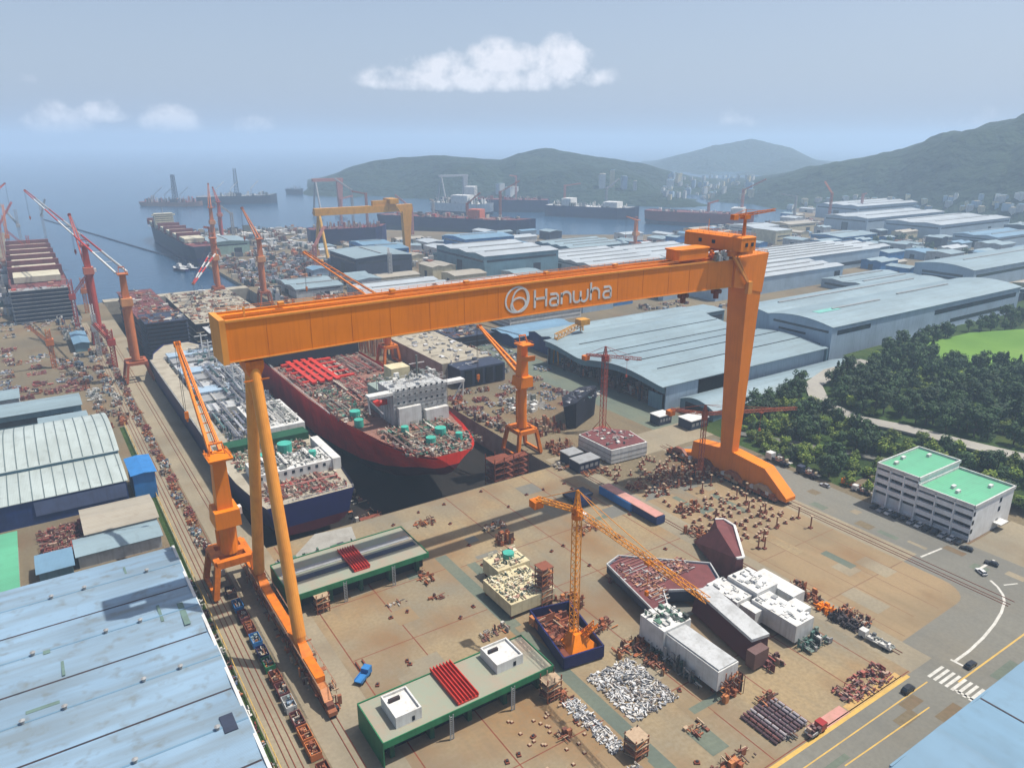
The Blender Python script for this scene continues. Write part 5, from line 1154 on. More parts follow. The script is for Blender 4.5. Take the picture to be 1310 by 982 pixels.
# ------------------------------------------------------------------ blocks and works on the assembly slab
def platform(label, x0, y0, x1, y1, z, floor, inner):
    t = thing('test_platform', label, 'platform', ((x0+x1)/2, (y0+y1)/2, 0))
    mb = MB(); mb.box(x0, y0, z-.9, x1, y1, z); mb.build('deck', [floor], t)
    mb = MB(); mb.box(x0-.2,y0-.25,z-1.6,x1+.2,y0-.02,z+.35); mb.box(x0-.2,y1+.02,z-1.2,x1+.2,y1+.25,z+.35); mb.box(x1+.02,y0,z-1.2,x1+.25,y1,z+.35); mb.build('edge_beam', GREEN, t)
    mb = MB(); mb.box(x0-.3,y0-.2,.3,x0-.02,y1+.2,z+.35); mb.build('end_wall', GREEN, t)
    mb = MB(); mb.box(x0,y0+4.5,.3,x1,y0+4.8,z-.95); mb.build('shade_panel', BLACK, t)  # black panel painted in for the shade beneath the open platform
    for x in (x0+3, x0+(x1-x0)*.28, x0+(x1-x0)*.5, x0+(x1-x0)*.72, x1-3):
        mb = MB(); mb.box(x-.6, y0+2.2, 0, x+.6, y1-2, z-.95); mb.build('frame', DKGREEN, t)
    for x in (x0+(x1-x0)*.35, x1-14): mb = MB(); mb.bar((x, y0-.8, 0), (x, y0-.8, z), .2); mb.bar((x+1, y0-.8, 0), (x+1, y0-.8, z), .2); [mb.box(x,y0-.9,k*.6+.3,x+1,y0-.7,k*.6+.4) for k in range(int(z/.6))]; mb.build('ladder', STEEL, t)
    return t
FL = paint('grey_green_deck', c(150,156,138), .8, c(176,140,120), .6, .1, .3)
platform('long green edged platform nearest the viewer, with red grating and two white tanks', 52.5, 135, 102.5, 150.5, 7.6, FL, None)
platform('green edged platform behind, near the pipe legs, with a striped grey deck', 53, 206, 101, 228, 7.6, FL, None)
def redgrate(label, x0, y0, x1, y1, z):
    t = thing('red_grating', label, 'grating', ((x0+x1)/2, (y0+y1)/2, z)); mb = MB(); mb.box(x0,y0,z,x1,y1,z+.5); mb.build('base', RED, t)
    mb = MB(); n = 6
    for k in range(n+1): x = x0+(x1-x0)*k/n; mb.box(x-.12,y0,z+.5,x+.12,y1,z+1.3)
    mb.build('rib', RED, t)
redgrate('bright red ribbed grating lying across the middle of the near platform', 73.5, 136, 79.5, 151.5, 7.62)
redgrate('bright red grating lying on the platform behind', 75, 208.5, 80.5, 224, 7.62)
def whitetank(label, x0, y0, x1, y1, z, h):
    t = thing('white_box_unit', label, 'box unit', ((x0+x1)/2, (y0+y1)/2, z)); mb = MB(); mb.box(x0,y0,z,x1,y1,z+h); mb.build('body', WHITE, t)
    mb = MB(); mb.box(x0,y0,z+h,x0+.4,y1,z+h+.7); mb.box(x1-.4,y0,z+h,x1,y1,z+h+.7); mb.box(x0+.41,y0,z+h,x1-.41,y0+.4,z+h+.7); mb.box(x0+.41,y1-.4,z+h,x1-.41,y1,z+h+.7); mb.build('coaming', WHITE, t)
    mb = MB(); mb.box(x0+1,y1-3,z+h+.02,x0+4,y1-2.2,z+h+.9); mb.build('fitting', DKSTEEL, t); mb = MB(); mb.box(x0+(x1-x0)*.62,y0-.08,z+.4,x0+(x1-x0)*.72,y0-.01,z+1.7); mb.build('hatch', BLACK, t)
whitetank('white rimmed box at the left end of the near platform', 57, 137.5, 64, 146.5, 7.62, 2.6)
whitetank('white rimmed box at the right end of the near platform', 88, 140.5, 96.5, 149.2, 7.62, 2.2)
for y, mt in ((213.5, SLATE), (218.5, STEEL)):
    mb = MB(); mb.box(54, y, 7.63, 100, y+2.6, 7.8); tag(mb.build('steel_plate_strip', mt, loc=(77, y, 7.63)), 'dark grey plate strip laid along the rear platform' if mt is SLATE else 'light grey plate strip laid along the rear platform', 'plate')
heap('pipe_rack', 'dark pipe rack and green frames on the slab behind the rear platform', 'pipe rack', 58, 232, 92, 240, 60, palette('rack_mix', [c(60,64,70), c(90,120,100), c(150,150,150), c(40,60,60)]), smax=5, hmax=2.5)
mb = MB(); mb.prism([(62,238),(86,231),(90,250),(76,252)], .02, 1.2); tag(mb.build('stacked_plates', paint('pale_grey_plate', c(166,164,156), .7), loc=(78,242,0)), 'pale triangular plate field under the navy ship\'s stern', 'steel plate')
# cream machinery block
t = thing('machinery_module', 'cream module block covered in small fittings with a mint tank, mid slab', 'module', (118, 176, 0))
mb = MB(); mb.box(110, 167, 1.4, 127, 184, 5.6); mb.box(116, 184.05, 1.4, 129, 194, 6.6); mb.build('body', CREAM, t)
mb = MB(); clutter(mb, 110.5, 167.5, 126.5, 183.5, 5.6, 330, .25, 1.3, 1.0, 61, .35); clutter(mb, 117, 184.5, 128, 193.5, 6.6, 50, .4, 2.2, 1.9, 62, .2); mb.build('fitting', palette('cream_fittings', [c(226,216,186), c(206,196,164), c(110,116,96), c(236,230,206), c(70,90,80), c(190,150,130)]), t)
mb = MB(); mb.tube((124,190,6.6),(124,190,8.4),2.0,n=14); mb.build('tank_dome', paint('mint_machine_paint', c(78,184,164), .5), t)
for x, y in ((111,168),(118,168),(126,168),(111,183),(128,193),(117,193)): mb = MB(); mb.box(x-.5,y-.5,0,x+.5,y+.5,1.4); mb.build('support', RUST, t)
# barge block under the tower crane
t = thing('barge_block', 'navy sided open barge block holding the tower crane base and rust brown steelwork', 'barge', (118, 150, 0))
bp = [(109.5,139),(122.5,137),(127.5,160),(114.5,163)]
mb = MB(); mb.prism(bp, .6, 1.4); mb.build('floor', RUST, t)
mb = MB()
for i in range(4):
    a = Vector((*bp[i], 0)); b = Vector((*bp[(i+1) % 4], 0)); mb.bar(a+Vector((0,0,2.6)), b+Vector((0,0,2.6)), .5, 3.9)
mb.build('side_wall', NAVY, t)
mb = MB(); clutter(mb, 112.5, 146, 125, 160, 1.4, 90, .6, 3.2, 3.0, 63, .4); mb.build('steelwork', RUSTOR, t)
mb = MB(); mb.truss((118,145.5,1.6),(122.5,141,9.5),1.6,1.6,.3,5); mb.hexa([(114,141,1.5),(124,140,1.5),(123,147,1.5),(115,148,1.5),(117,143.5,6),(119.5,143.5,6),(119.5,146.5,6),(117,146.5,6)]); mb.build('crane_footing', ORANGE, t)
def scaff(label, x, y, w_, d_, h, mat, group=None):
    t = thing('scaffold_tower', label, 'scaffold', (x, y, 0), group); mb = MB()
    for i in (0, .5, 1):
        for j in (0, 1): mb.bar((x+w_*i, y+d_*j, 0), (x+w_*i, y+d_*j, h), .28)
    mb.build('post', mat, t); z = 1.8; mb = MB()
    while z <= h: mb.box(x-.3,y-.3,z,x+w_+.3,y+d_+.3,z+.2); mb.bar((x,y-.2,z-1.7),(x+w_,y-.2,z),.18); mb.bar((x-.2,y,z),(x-.2,y+d_,z-1.7),.18); z += 2.0
    mb.build('walkway', mat, t); return t
scaff('tall orange brown access tower left of the amber tower crane mast', 122, 167, 4, 4, 14, RUSTOR)
scaff('rust red access tower under the front of the rear platform', 60, 203.5, 4, 2.4, 7, RUSTOR)
scaff('orange scaffold tower at the right end of the near platform', 98, 131, 4.5, 3.4, 7.5, RUSTOR)
scaff('small orange scaffold at the middle of the bottom edge', 104, 103, 4, 4, 6.5, RUSTOR)
for i, (x, y, w_, d_, n, h, lab) in enumerate([(131,206,6,5,40,4.5,'heap of rust orange frames on the slab before the cream module'),(112,236,8,4,30,2,'low orange frames on the slab behind the near road shadow'),
      (60,148,6,8,0,2,''),(96,199,5,9,26,1.6,'row of small brown stands beside the green strip'),(94,189,6,3,9,1.2,'three brown blocks lying by the row of small stands'),(80,194,7,2,8,1.0,'short line of dark blocks alone on the empty slab'),
      (132,218,9,4,30,2.4,'dark brown frame heap lying on the girder shadow'),(162,196,10,6,30,2.0,'brown grey frames on the slab by the service road'),(171,186,6,3,8,1.2,'few dark chocks on the slab by the service road'),
      (97,163,10,3,24,2.0,'dark and orange lumps behind the near platform'),(128,160,7,8,50,3,'tangled brown steel heap behind the barge block'),(126,146,9,4,26,2.5,'orange frames between barge block and bow section'),
      (126,133,12,5,46,3.0,'line of orange frames beside the white scrap field'),(131,122,4,12,40,2.2,'rust brown frames between the scrap and the long white block'),(100,128,5,5,20,1.6,'small orange stands under the near platform corner'),
      (93,118,3,3,10,2.2,'single orange stand near the bottom middle of the slab'),(206,186,12,5,46,3.4,'orange red frames beside the blue beam on the service road'),(196,168,6,8,50,3.4,'orange frames in front of the brown wedge block'),
      (196,236,14,5,44,1.6,'pale brown parts along the cross road'),(190,248,10,8,50,1.4,'small grey parts on the ground beside the dark containers'),(213,243,26,3,50,2.0,'mixed brown parts in front of the white striped block'),
      (152,165,7,3,18,1.8,'red brown beams lying left of the bow section'),(160,118,4,4,20,2.5,'brown frame beside the maroon sided block'),(122,100,5,4,12,1.6,'small yellow framed pallet near the front of the slab'),
      (141,86,3,3,10,1.5,'dark small machine near the yellow kerb line'),(118,88,12,4,26,2,'orange brown fittings at the bottom edge of the slab')]):
    if n: heap('scrap_heap', lab, 'scrap heap', x, y, x+w_, y+d_, n, RUSTOR if 'dark' not in lab else P_SCRAP, hmax=h, smin=.4, smax=2.6, bars=.5, seed=i+100)
# white scrap fields
t = heap('scrap_heap', 'field of loose white and grey metal parts left of the long white block', 'scrap metal', 113, 113, 129, 133, 700, P_WSC, hmax=.9, smin=.3, smax=1.8, bars=.45, grid=False, seed=3)
heap('scrap_heap', 'narrow strip of white metal parts near the bottom middle', 'scrap metal', 101, 108, 105.5, 129, 260, P_WSC, hmax=.8, smin=.3, smax=1.6, bars=.45, seed=4)
heap('scrap_heap', 'white and green parts at the bottom edge beside the orange scaffold', 'scrap metal', 94, 97, 104, 102, 90, P_WSC, hmax=2.2, smin=.4, smax=3, seed=5)
# bow section: trapezoid open deck, and brown wedge behind it
t = thing('bow_section', 'open bow section with pink brown ribbed deck on the slab', 'ship block', (160, 153, 0))
poly = [(144.5,138.5),(150.5,139.5),(155,146),(166,139.5),(175.5,141),(180,149),(157,170),(150,168)]
mb = MB(); mb.prism([(x+(160-x)*.12, y+(153-y)*.12) for x, y in poly], 1.0, 3.0); mb.prism(poly, 3.01, 5.6); mb.build('hull', SLATE, t)
inn = [(x+(160-x)*.05, y+(153-y)*.05) for x, y in poly]; mb = MB(); mb.prism(inn, 5.61, 5.8); mb.build('deck', MAROON, t)
mb = MB()
for i in range(len(poly)): a, b = poly[i], poly[(i+1) % len(poly)]; mb.bar((*a, 6.0), (*b, 6.0), .4, .8)
mb.build('bulwark', GREYW, t)
mb = MB()
for k in range(18):
    y = 142+k*1.6; mb.bar((149+.2*k, y, 6.1), (min(176, 178-.9*k) if y > 149 else 154+k, y, 6.1), .22)
clutter(mb, 149, 143, 156, 166, 5.8, 130, .3, 1.4, 1.1, 71, .5); clutter(mb, 156, 150, 174, 158, 5.8, 220, .3, 1.5, 1.1, 171, .5); mb.build('deck_rib', palette('bow_mix', [c(150,100,96), c(170,120,110), c(190,184,180), c(120,80,80), c(200,150,110)]), t)
for x, y in ((147,140),(151,150),(166,141),(174,142),(155,160),(150,166)): mb = MB(); mb.box(x-.5,y-.5,0,x+.5,y+.5,1.8); mb.build('support', RUST, t)
t = thing('wedge_block', 'brown curved hull wedge standing on end with a grey white top', 'ship block', (190, 155, 0))
mb = MB(); A1 = [(181,140),(184.5,138.5),(201,158),(203,165),(199.5,168.5),(193,168.5)]
A2 = [(181.2,139.2),(184,138.6),(200.5,156.5),(203,163.5),(200.2,165.2),(193.5,158.5)]
b0 = len(mb.v); n_ = len(A1); hts = (12.5, 12.3, 10.8, 9.5, 9.5, 11.5)
mb.v += [(x, y, 1) for x, y in A1] + [(x, y, hts[i]) for i, (x, y) in enumerate(A2)]
mb.f.append(tuple(range(n_-1, -1, -1))); mb.m.append(0); mb.f.append(tuple(range(n_, 2*n_))); mb.m.append(1)
for i in range(n_): j_ = (i+1) % n_; mb.f.append((i, j_, n_+j_, n_+i)); mb.m.append(0)
mb.build('hull', [MAROON, MAROON], t)
mb = MB()
for i_ in (0, 1, 2, 3): mb.bar((*A2[i_], hts[i_]+.15), (*A2[i_+1], hts[i_+1]+.15), .9, .5)
mb.build('top_plate', WHITE, t)
for k in range(4): mb = MB(); mb.box(186+k*3.6, 142+k*4.4, 0, 187+k*3.6, 143+k*4.4, 9.5); mb.build('frame', RUSTOR, t)
# white accommodation blocks lying on the slab
t = thing('accommodation_block', 'long white block on orange legs with green machinery on its far end', 'ship block', (141, 120, 0))
mb = MB(); mb.box(137.5,107.5,2.2,145.5,127,8.4); mb.box(136.5,127.05,2.2,147.5,137,9.6); mb.build('body', WHITE, t)
mb = MB(); mb.box(137.9,107.8,8.42,145.1,127,8.9); mb.build('roof_plate', GREYW, t)
mb = MB(); clutter(mb, 137, 128, 147, 136.5, 9.6, 46, .5, 2.4, 1.6, 73, .2); mb.build('machinery', palette('green_white_mix', [c(226,226,220), c(60,90,76), c(90,130,110), c(200,200,196), c(50,60,56)]), t)
mb = MB(); clutter(mb, 135.8, 112, 137.4, 134, .3, 60, .4, 2, 5, 74, .4); mb.build('side_pipework', palette('dark_side_mix', [c(60,66,66), c(120,120,116), c(50,80,70), c(170,170,166)]), t)
mb = MB(); clutter(mb, 138, 105, 145.5, 107.4, 0, 60, .4, 1.8, 8, 75, .5, mi=0); mb.build('end_scaffold', RUSTOR, t)
for y in (110,118,126,134): 
    for x in (139,144): mb = MB(); mb.box(x-.4,y-.4,0,x+.4,y+.4,2.2); mb.build('leg', RUST, t)
t = thing('accommodation_block', 'maroon sided block with a narrow grey white roof between the two white blocks', 'ship block', (160, 125, 0))
mb = MB(); mb.hexa([(155,112,1),(163,111,1),(168,137,1),(160,138,1),(156.5,112,7.4),(162.5,111,7.4),(167.5,137,7.4),(161.5,138,7.4)]); mb.build('body', paint('dark_maroon', c(84,40,44), .7), t)
mb = MB(); mb.hexa([(156.3,111.8,7.42),(162.7,110.8,7.42),(167.7,137.2,7.42),(161.3,138.2,7.42),(156.3,111.8,8.4),(162.7,110.8,8.4),(167.7,137.2,8.4),(161.3,138.2,8.4)]); mb.build('roof_plate', GREYW, t)
mb = MB(); mb.box(154,108.5,1,160,111.5,6.2); clutter(mb,158,106,165,110,.2,30,.4,2,3,76,.4); mb.build('end_fitting', P_REDSC, t)
t = thing('accommodation_block', 'cluster of bright white stepped blocks beyond the maroon sided block', 'ship block', (178, 125, 0))
mb = MB()
for (x0,y0,x1,y1,z) in ((173.5,109.5,182,126,7.2),(176,126.05,186,138,8.4),(168.5,127.5,175.9,140,7.0),(186.05,120,192,136,6.8),(170,121.5,173.45,127.4,6),(182.05,114,187,119.9,6.2)): mb.box(x0,y0,1.4,x1,y1,z)
mb.build('body', WHITE, t)
mb = MB(); clutter(mb,174,110,181.5,125,7.2,30,.5,1.8,.6,77,.1); clutter(mb,177,127,185,137,8.4,26,.5,2.2,.9,78,.1); clutter(mb,169,128,175,139,7.0,18,.5,1.6,.9,79,.1); mb.build('roof_fitting', palette('bright_white_mix', [c(236,236,234), c(214,214,212), c(160,164,164), c(240,240,238)]), t)
mb = MB(); clutter(mb,174,104.5,184,109.3,.2,60,.4,2.2,3.4,80,.35); mb.build('end_fitting', palette('teal_end_mix', [c(70,110,100), c(150,150,150), c(60,66,66), c(200,200,196), c(110,130,120)]), t)
# jobs beyond the service road
t = thing('accommodation_block', 'white striped low block with pinkish brown top in front of the red tower crane', 'ship block', (224, 252, 0))
mb = MB(); mb.prism([(214,240),(235,238.5),(238,254),(228,266),(213.5,264)], .6, 7.4); mb.build('body', WHITE, t)
mb = MB(); mb.prism([(214.6,240.7),(234.4,239.3),(237.2,254),(227.6,265.3),(214.2,263.4)], 7.42, 7.7); mb.build('top', MAROON, t)
mb = MB()
for z in (2.4, 4.8): mb.prism([(213.9,239.9),(235.1,238.4),(238.1,254.1),(228.1,266.1),(213.4,264.1)], z, z+.18)
clutter(mb,216,242,234,262,7.7,50,.5,2,1.2,81,.3); mb.build('band', P_WHITE, t)
for i, (x, y, w_, d_, lab) in enumerate([(195.5,240.5,12,7,'dark grey site cabin with striped side beside the cross road, nearer one'),(197,250,8,7,'dark site cabin behind the nearer grey one'),(277,250,13,9,'white roofed dark cabin beneath the rust lattice crane'),(268,264,9,7,'small white roofed cabin beside the hall road')]):
    t = thing('site_cabin', lab, 'cabin', (x+w_/2, y+d_/2, 0)); mb = MB(); mb.box(x,y,.2,x+w_,y+d_,5.0); cb_ = mb.build('body', SLATE, t)
    for k in range(4): mb = MB(); mb.box(x+.8+k*(w_-1)/4,y-.06,2,x+.8+(k+.65)*(w_-1)/4,y-.01,3.6); mb.build('window', STEEL, cb_)
    mb = MB(); mb.box(x-.3,y-.3,5.0,x+w_+.3,y+d_+.3,5.4); mb.build('roof', STEEL if i < 2 else WHITE, t)
t = thing('bulb_section', 'black curved hull section standing in front of the wavy hall', 'ship block', (238, 298, 0))
mb = MB(); pr = [(225,288),(229,285.5),(250,296),(256,305),(250,309),(236,303)]; b0 = 0; n_ = 6; up_ = [(223,289),(228,284.5),(252,297),(258,307),(251,311),(234,305)]
mb.v += [(x,y,.5) for x,y in pr]+[(x,y,(12,15,16,13,12,11)[i]) for i,(x,y) in enumerate(up_)]; mb.f += [tuple(range(5,-1,-1)), tuple(range(6,12))]; mb.m += [0,0]
for i in range(6): j_ = (i+1)%6; mb.f.append((i,j_,6+j_,6+i)); mb.m.append(0)
mb.build('hull', paint('near_black_blue', c(34,38,52), .7), t); mb = MB(); clutter(mb,226,289,252,304,13,50,.6,3,3,83,.5); mb.build('frame', P_SHIPG, t)
heap('scrap_heap', 'rust brown frames left of the black curved hull section', 'scrap heap', 206, 286, 224, 306, 90, RUSTOR, hmax=5, smax=3, bars=.5)
heap('scrap_heap', 'orange brown frames between the orange jib crane and the white striped block', 'scrap heap', 199, 262, 212, 275, 60, RUSTOR, hmax=4, smax=3, bars=.4)
heap('scrap_heap', 'white and tan hull parts behind the orange jib crane', 'scrap heap', 214, 318, 236, 340, 60, P_WHITE, hmax=5, smax=6, bars=.2)
t = thing('hull_section', 'large cream hull section lying with its dark open side to the red ship', 'ship block', (240, 420, 0))
mb = MB(); mb.box(207, 392, .5, 242, 470, 12.6); mb.build('body', CONC, t); mb = MB()
mb.box(211, 376, .5, 243, 391.9, 12.0); mb.build('dark_end', SLATE, t)
for k in range(4): mb = MB(); mb.box(214+k*7.4, 375.5, 1.4, 219+k*7.4, 375.95, 11); mb.build('recess', BLACK, t)
mb = MB(); clutter(mb,211,378,242,468,12.7,110,.6,4,1.6,84,.3); mb.build('deck_fitting', P_WSC, t)
t = layered('ship_block', 'dark grey hull pieces beyond the cream hull section', 250, 455, 285, 505, .3, 9, 2, DKSTEEL, SLATE, P_SCRAP)
mb = MB(); P0 = [on_x(u, v, 0) if False else None for u, v in ()]
t = thing('staging', 'rust brown forest of scaffold poles behind the red ship deck', 'scaffold', (196, 470, 0)); mb = MB(); r_ = random.Random(9)
for k in range(170): x, y = r_.uniform(193, 207), r_.uniform(470, 540); mb.bar((x,y,0),(x,y,r_.uniform(8,17)),.35)
for k in range(40): x, y, z = r_.uniform(193, 205), r_.uniform(470, 538), r_.uniform(2, 14); mb.bar((x,y,z),(x+r_.uniform(-3,3),y+r_.uniform(3,8),z),.3)
mb.build('pole', RUSTOR, t)
# long blue beam on the service road
t = thing('beam_block', 'long pale blue box beam with pink top lying along the service road', 'beam', (194, 201, 0))
mb = MB(); mb.hexa([(188.5,206,.4),(193,203,.4),(198.5,219,.4),(194,221,.4),(188.5,206,3.6),(193,203,3.6),(198.5,219,3.6),(194,221,3.6)]) if False else mb.box(190,200,.4,195.5,220,3.8); mb.build('body', BLUE, t)
mb = MB(); mb.box(191,186,.4,195.5,199.95,3.4); mb.build('dark_half', DKBLUE, t); mb = MB(); mb.box(190.4,186.2,3.82,195,219.5,4.1); mb.build('top', PINK, t)
t = thing('trailer', 'grey flat trailer with dark cab parked left of the blue beam', 'trailer', (180, 222, 0)); mb = MB(); mb.box(175,219,.9,186,226,2.2); mb.build('bed', SLATE, t); mb = MB(); mb.box(175,214,.6,181,218.9,3.2); mb.build('cab', DKBLUE, t)

# ------------------------------------------------------------------ small repeats: stands, vehicles, bins, yard clutter
def first_or_copy(store, key, make, loc, rz, label, group, scale=1):
    if key not in store: store[key] = make(); o = store[key]; o.location = loc; o.rotation_euler = (0, 0, rz); o['label'] = label; 
    else: o = dup(store[key], loc, rz, label, group, scale)
    if group: o['group'] = group
    o.scale = (scale,)*3
    return o
ST = {}
def mk_stand(h):
    def f():
        t = thing('support_post', '', 'support post'); mb = MB(); mb.box(-.7,-.7,0,.7,.7,.5); mb.build('foot', RUST, t)
        mb = MB(); mb.tube((0,0,.5),(0,0,h),.28,n=7); mb.box(-.5,-.5,h,.5,.5,h+.3); mb.build('post', RUSTOR, t); return t
    return f
def mk_chock():
    t = thing('chock', '', 'chock'); mb = MB(); mb.box(-.7,-.5,0,.7,.5,.45); mb.build('block', RUST, t); mb = MB(); mb.box(-.35,-.3,.451,.3,.25,.8); mb.build('wedge', DKSTEEL, t); return t
r_ = random.Random(12)
for k in range(120):
    x, y = r_.uniform(204, 245), r_.uniform(157, 214)
    if k < 60: x, y = 205+ (k % 9)*4.4 + r_.uniform(-.8,.8), 160+(k//9)*5.0 + r_.uniform(-1,1)
    first_or_copy(ST, 's1', mk_stand(1.3), (x, y, 0), r_.uniform(0, 3), 'short rusty support post standing on the tan pad below the rigid leg', 'short rusty support posts on the tan pad')
for k in range(22):
    x, y = r_.uniform(206, 244), r_.uniform(150, 216)
    first_or_copy(ST, 's2', mk_stand(5), (x, y, 0), 0, 'tall thin rusty post standing on the tan pad below the rigid leg', 'tall rusty posts on the tan pad')
for k in range(75):
    x, y = r_.uniform(62, 190), r_.uniform(88, 250)
    if 104 < x < 128 and 134 < y < 196 or 134 < x < 192 and 104 < y < 170 or 50 < x < 104 and (130 < y < 153 or 203 < y < 231): continue
    first_or_copy(ST, 's5', mk_chock, (x, y, 0), r_.uniform(0, 3), 'small dark chock lying on the open slab', 'small dark chocks lying about the slab')
for k in range(70):
    x, y = r_.uniform(203, 246), r_.uniform(203, 236)
    first_or_copy(ST, 's3', mk_stand(2.4), (x, y, 0), 0, 'rusty post in the crowded stand field at the foot of the rigid leg', 'crowded rusty posts by the rigid leg')
for k in range(26):
    x, y = r_.uniform(84, 103), r_.uniform(108, 132)
    first_or_copy(ST, 's4', mk_stand(.5), (x, y, 0), 0, 'tiny dark chock on the slab in front of the near platform', 'tiny dark chocks in front of the near platform', .6)
heap('scrap_heap', 'dense red brown frames crowded at the foot of the rigid leg', 'scrap heap', 214, 205, 246, 222, 240, RUSTOR, hmax=3.6, smin=.4, smax=2, bars=.5)
heap('scrap_heap', 'orange cone shaped frame heap at the edge of the dark pad area', 'scrap heap', 203, 212, 212, 218, 40, RUSTOR, hmax=3, smin=.4, smax=2, bars=.5)
sheet('girder_shadow_patch', [(202,204),(214,214),(236,212),(243,206),(240,201),(215,203)], 6, G_ASPH)  # the girder's cast shadow, painted on the pad as a dark patch
def mk_car(col, van=False):
    def f():
        t = thing('parked_car', '', 'car'); mb = MB(); h = .95 if not van else 1.2
        mb.hexa([(-.88,-2.2,.35),(.88,-2.2,.35),(.88,2.2,.35),(-.88,2.2,.35),(-.86,-2.15,h),(.86,-2.15,h),(.86,2.15,h-.08),(-.86,2.15,h-.08)]); mb.build('body', col, t)
        mb = MB(); y0, y1 = (-1.9, 1.0) if not van else (-2.1, 1.5); tp = 1.45 if not van else 1.95
        mb.hexa([(-.8,y0,h),(.8,y0,h),(.8,y1,h),(-.8,y1,h),(-.66,y0+.35,tp),(.66,y0+.35,tp),(.66,y1-.75,tp),(-.66,y1-.75,tp)]); cb_ = mb.build('cabin', GLASS, t)
        mb = MB(); mb.box(-.64,y0+.4,tp+.005,.64,y1-.8,tp+.06); mb.build('roof', col, cb_)
        for sx in (-1,1):
            for y in (-1.35,1.35): mb = MB(); mb.tube((sx*.72,y,.34),(sx*.92,y,.34),.34,n=10); mb.build('wheel', TYRE, t)
        return t
    return f
def mk_truck(cabc, bedc, load=None, L_=8):
    def f():
        t = thing('truck', '', 'truck'); mb = MB(); mb.box(-1.15,L_/2-2.2,.6,1.15,L_/2,2.7); cb_ = mb.build('cab', cabc, t); mb = MB(); mb.box(-1.0,L_/2+.005,1.5,1.0,L_/2+.05,2.4); mb.build('windscreen', GLASS, cb_)
        mb = MB(); mb.box(-1.2,-L_/2,.9,1.2,L_/2-2.4,1.25); mb.box(-1.2,-L_/2,1.25,-1.1,L_/2-2.4,1.8); mb.box(1.1,-L_/2,1.25,1.2,L_/2-2.4,1.8); mb.build('bed', bedc, t)
        if load: mb = MB(); clutter(mb,-1,-L_/2+.3,1,L_/2-2.7,1.26,16,.4,1.8,1.4,5,.3); mb.build('load', load, t)
        for sx in (-1,1):
            for y in (-L_/2+1,-L_/2+2.1,L_/2-1.2): mb = MB(); mb.tube((sx*.85,y,.48),(sx*1.15,y,.48),.48,n=10); mb.build('wheel', TYRE, t)
        return t
    return f
CB = paint('black_car_paint', c(34,36,42), .3); CS = paint('silver_car_paint', c(176,180,184), .3); CW = paint('white_car_paint', c(228,228,226), .3); CR = paint('red_car_paint', c(170,44,40), .3)
def car(key, mk, u, v, rz, label, z=0): x, y = gp(u, v, z); return first_or_copy(ST, key, mk, (x, y, .02), rz, label, None)
car('cb', mk_car(CB), 1241, 852, -1.57, 'dark car driving beyond the zebra crossing')
car('cbv', mk_car(CB, True), 1161, 884, -1.57, 'dark van on the road just before the zebra crossing')
car('cw', mk_car(CW), 1255, 733, -.5, 'white car at the bend below the office building')
car('cb', mk_car(CB), 1236, 703, .2, 'dark car parked at the near end of the office building')
car('cb', mk_car(CB), 1268, 722, .2, 'dark car on the bare ground right of the office building')
car('cs', mk_car(CS), 1055, 622, .1, 'silver car standing at the verge left of the orange truck')
car('cr', mk_truck(CR, WHITE, P_REDSC, 6), 1043, 937, -1.57, 'red and white small truck parked on the pink walkway')
for i in range(12):
    y = 113.5+i*3.1
    first_or_copy(ST, ('cb','cw','cs','cb')[i % 4], mk_car((CB,CW,CS,CB)[i % 4]), (276.6+.3*(i % 2), y, .02), 1.57, '%s car parked in the row in front of the office building' % ('dark','white','silver','dark')[i % 4], '%s cars parked before the office' % ('dark','white','silver','dark')[i % 4])
first_or_copy(ST, 'to', mk_truck(ORANGE, ORANGE2, RUSTOR), (*gp(1088, 622), .02), .1, 'orange truck parked at the verge left of the office building', None)
first_or_copy(ST, 'tg', mk_truck(WHITE, SLATE, P_SCRAP), (*gp(1102, 630), .02), .1, 'white cab truck parked beside the office building\'s left end', None)
first_or_copy(ST, 'tg', mk_truck(WHITE, SLATE, P_SCRAP), (*gp(995, 592), .02), 0, 'long grey loaded truck on the verge by the rigid leg beam', None, 1.5)
first_or_copy(ST, 'tb', mk_truck(SLATE, SLATE, P_SCRAP), (*gp(1033, 608), .02), 0, 'dark loaded truck on the verge between rigid leg and orange truck', None, 1.3)
first_or_copy(ST, 'bl', mk_truck(BLUE, BLUE, None, 6), (60.5, 167.5, .02), -.9, 'blue forklift truck with long brown forks left of the near platform', None)
mb = MB(); mb.box(61,170,.4,61.4,175,.6); mb.box(63,170,.4,63.4,175,.6); tag(mb.build('fork_beams', RUST, loc=(62,172,.4)), 'pair of brown steel bars lying beside the blue forklift', 'steel bars')
# machinery row along the service road, right of the white blocks
r_ = random.Random(20)
ROW = [('orange red frame', RUSTOR, 199, 127, 4), ('orange red frame heap', RUSTOR, 199.5, 121.5, 3.4), ('bright orange crate', ORANGE, 197.5, 115.5, 2.6), ('dark machine', DKSTEEL, 196.5, 110, 2.8), ('dark machine', DKSTEEL, 196.5, 105.5, 2.6), ('green brown rack', P_SCRAP, 202, 105, 2.2), ('brown rack', RUSTOR, 202, 110.5, 2.4)]
for i, (nm, m_, x, y, h) in enumerate(ROW):
    heap('machinery', f'{nm} number in the row along the service road, {["farthest","second farthest","with smooth sides","darker","nearest the white trailer","beside the white trailer","behind the dark machines"][i]}'.replace(' number', ''), 'machinery', x-2, y-2.4, x+2, y+2.4, 30, m_, hmax=h, smin=.6, smax=2.4, bars=.3)
t = first_or_copy(ST, 'wt', mk_truck(WHITE, WHITE, P_WHITE, 10), (195.5, 97, .02), .05, 'white trailer truck at the near end of the machinery row', None)
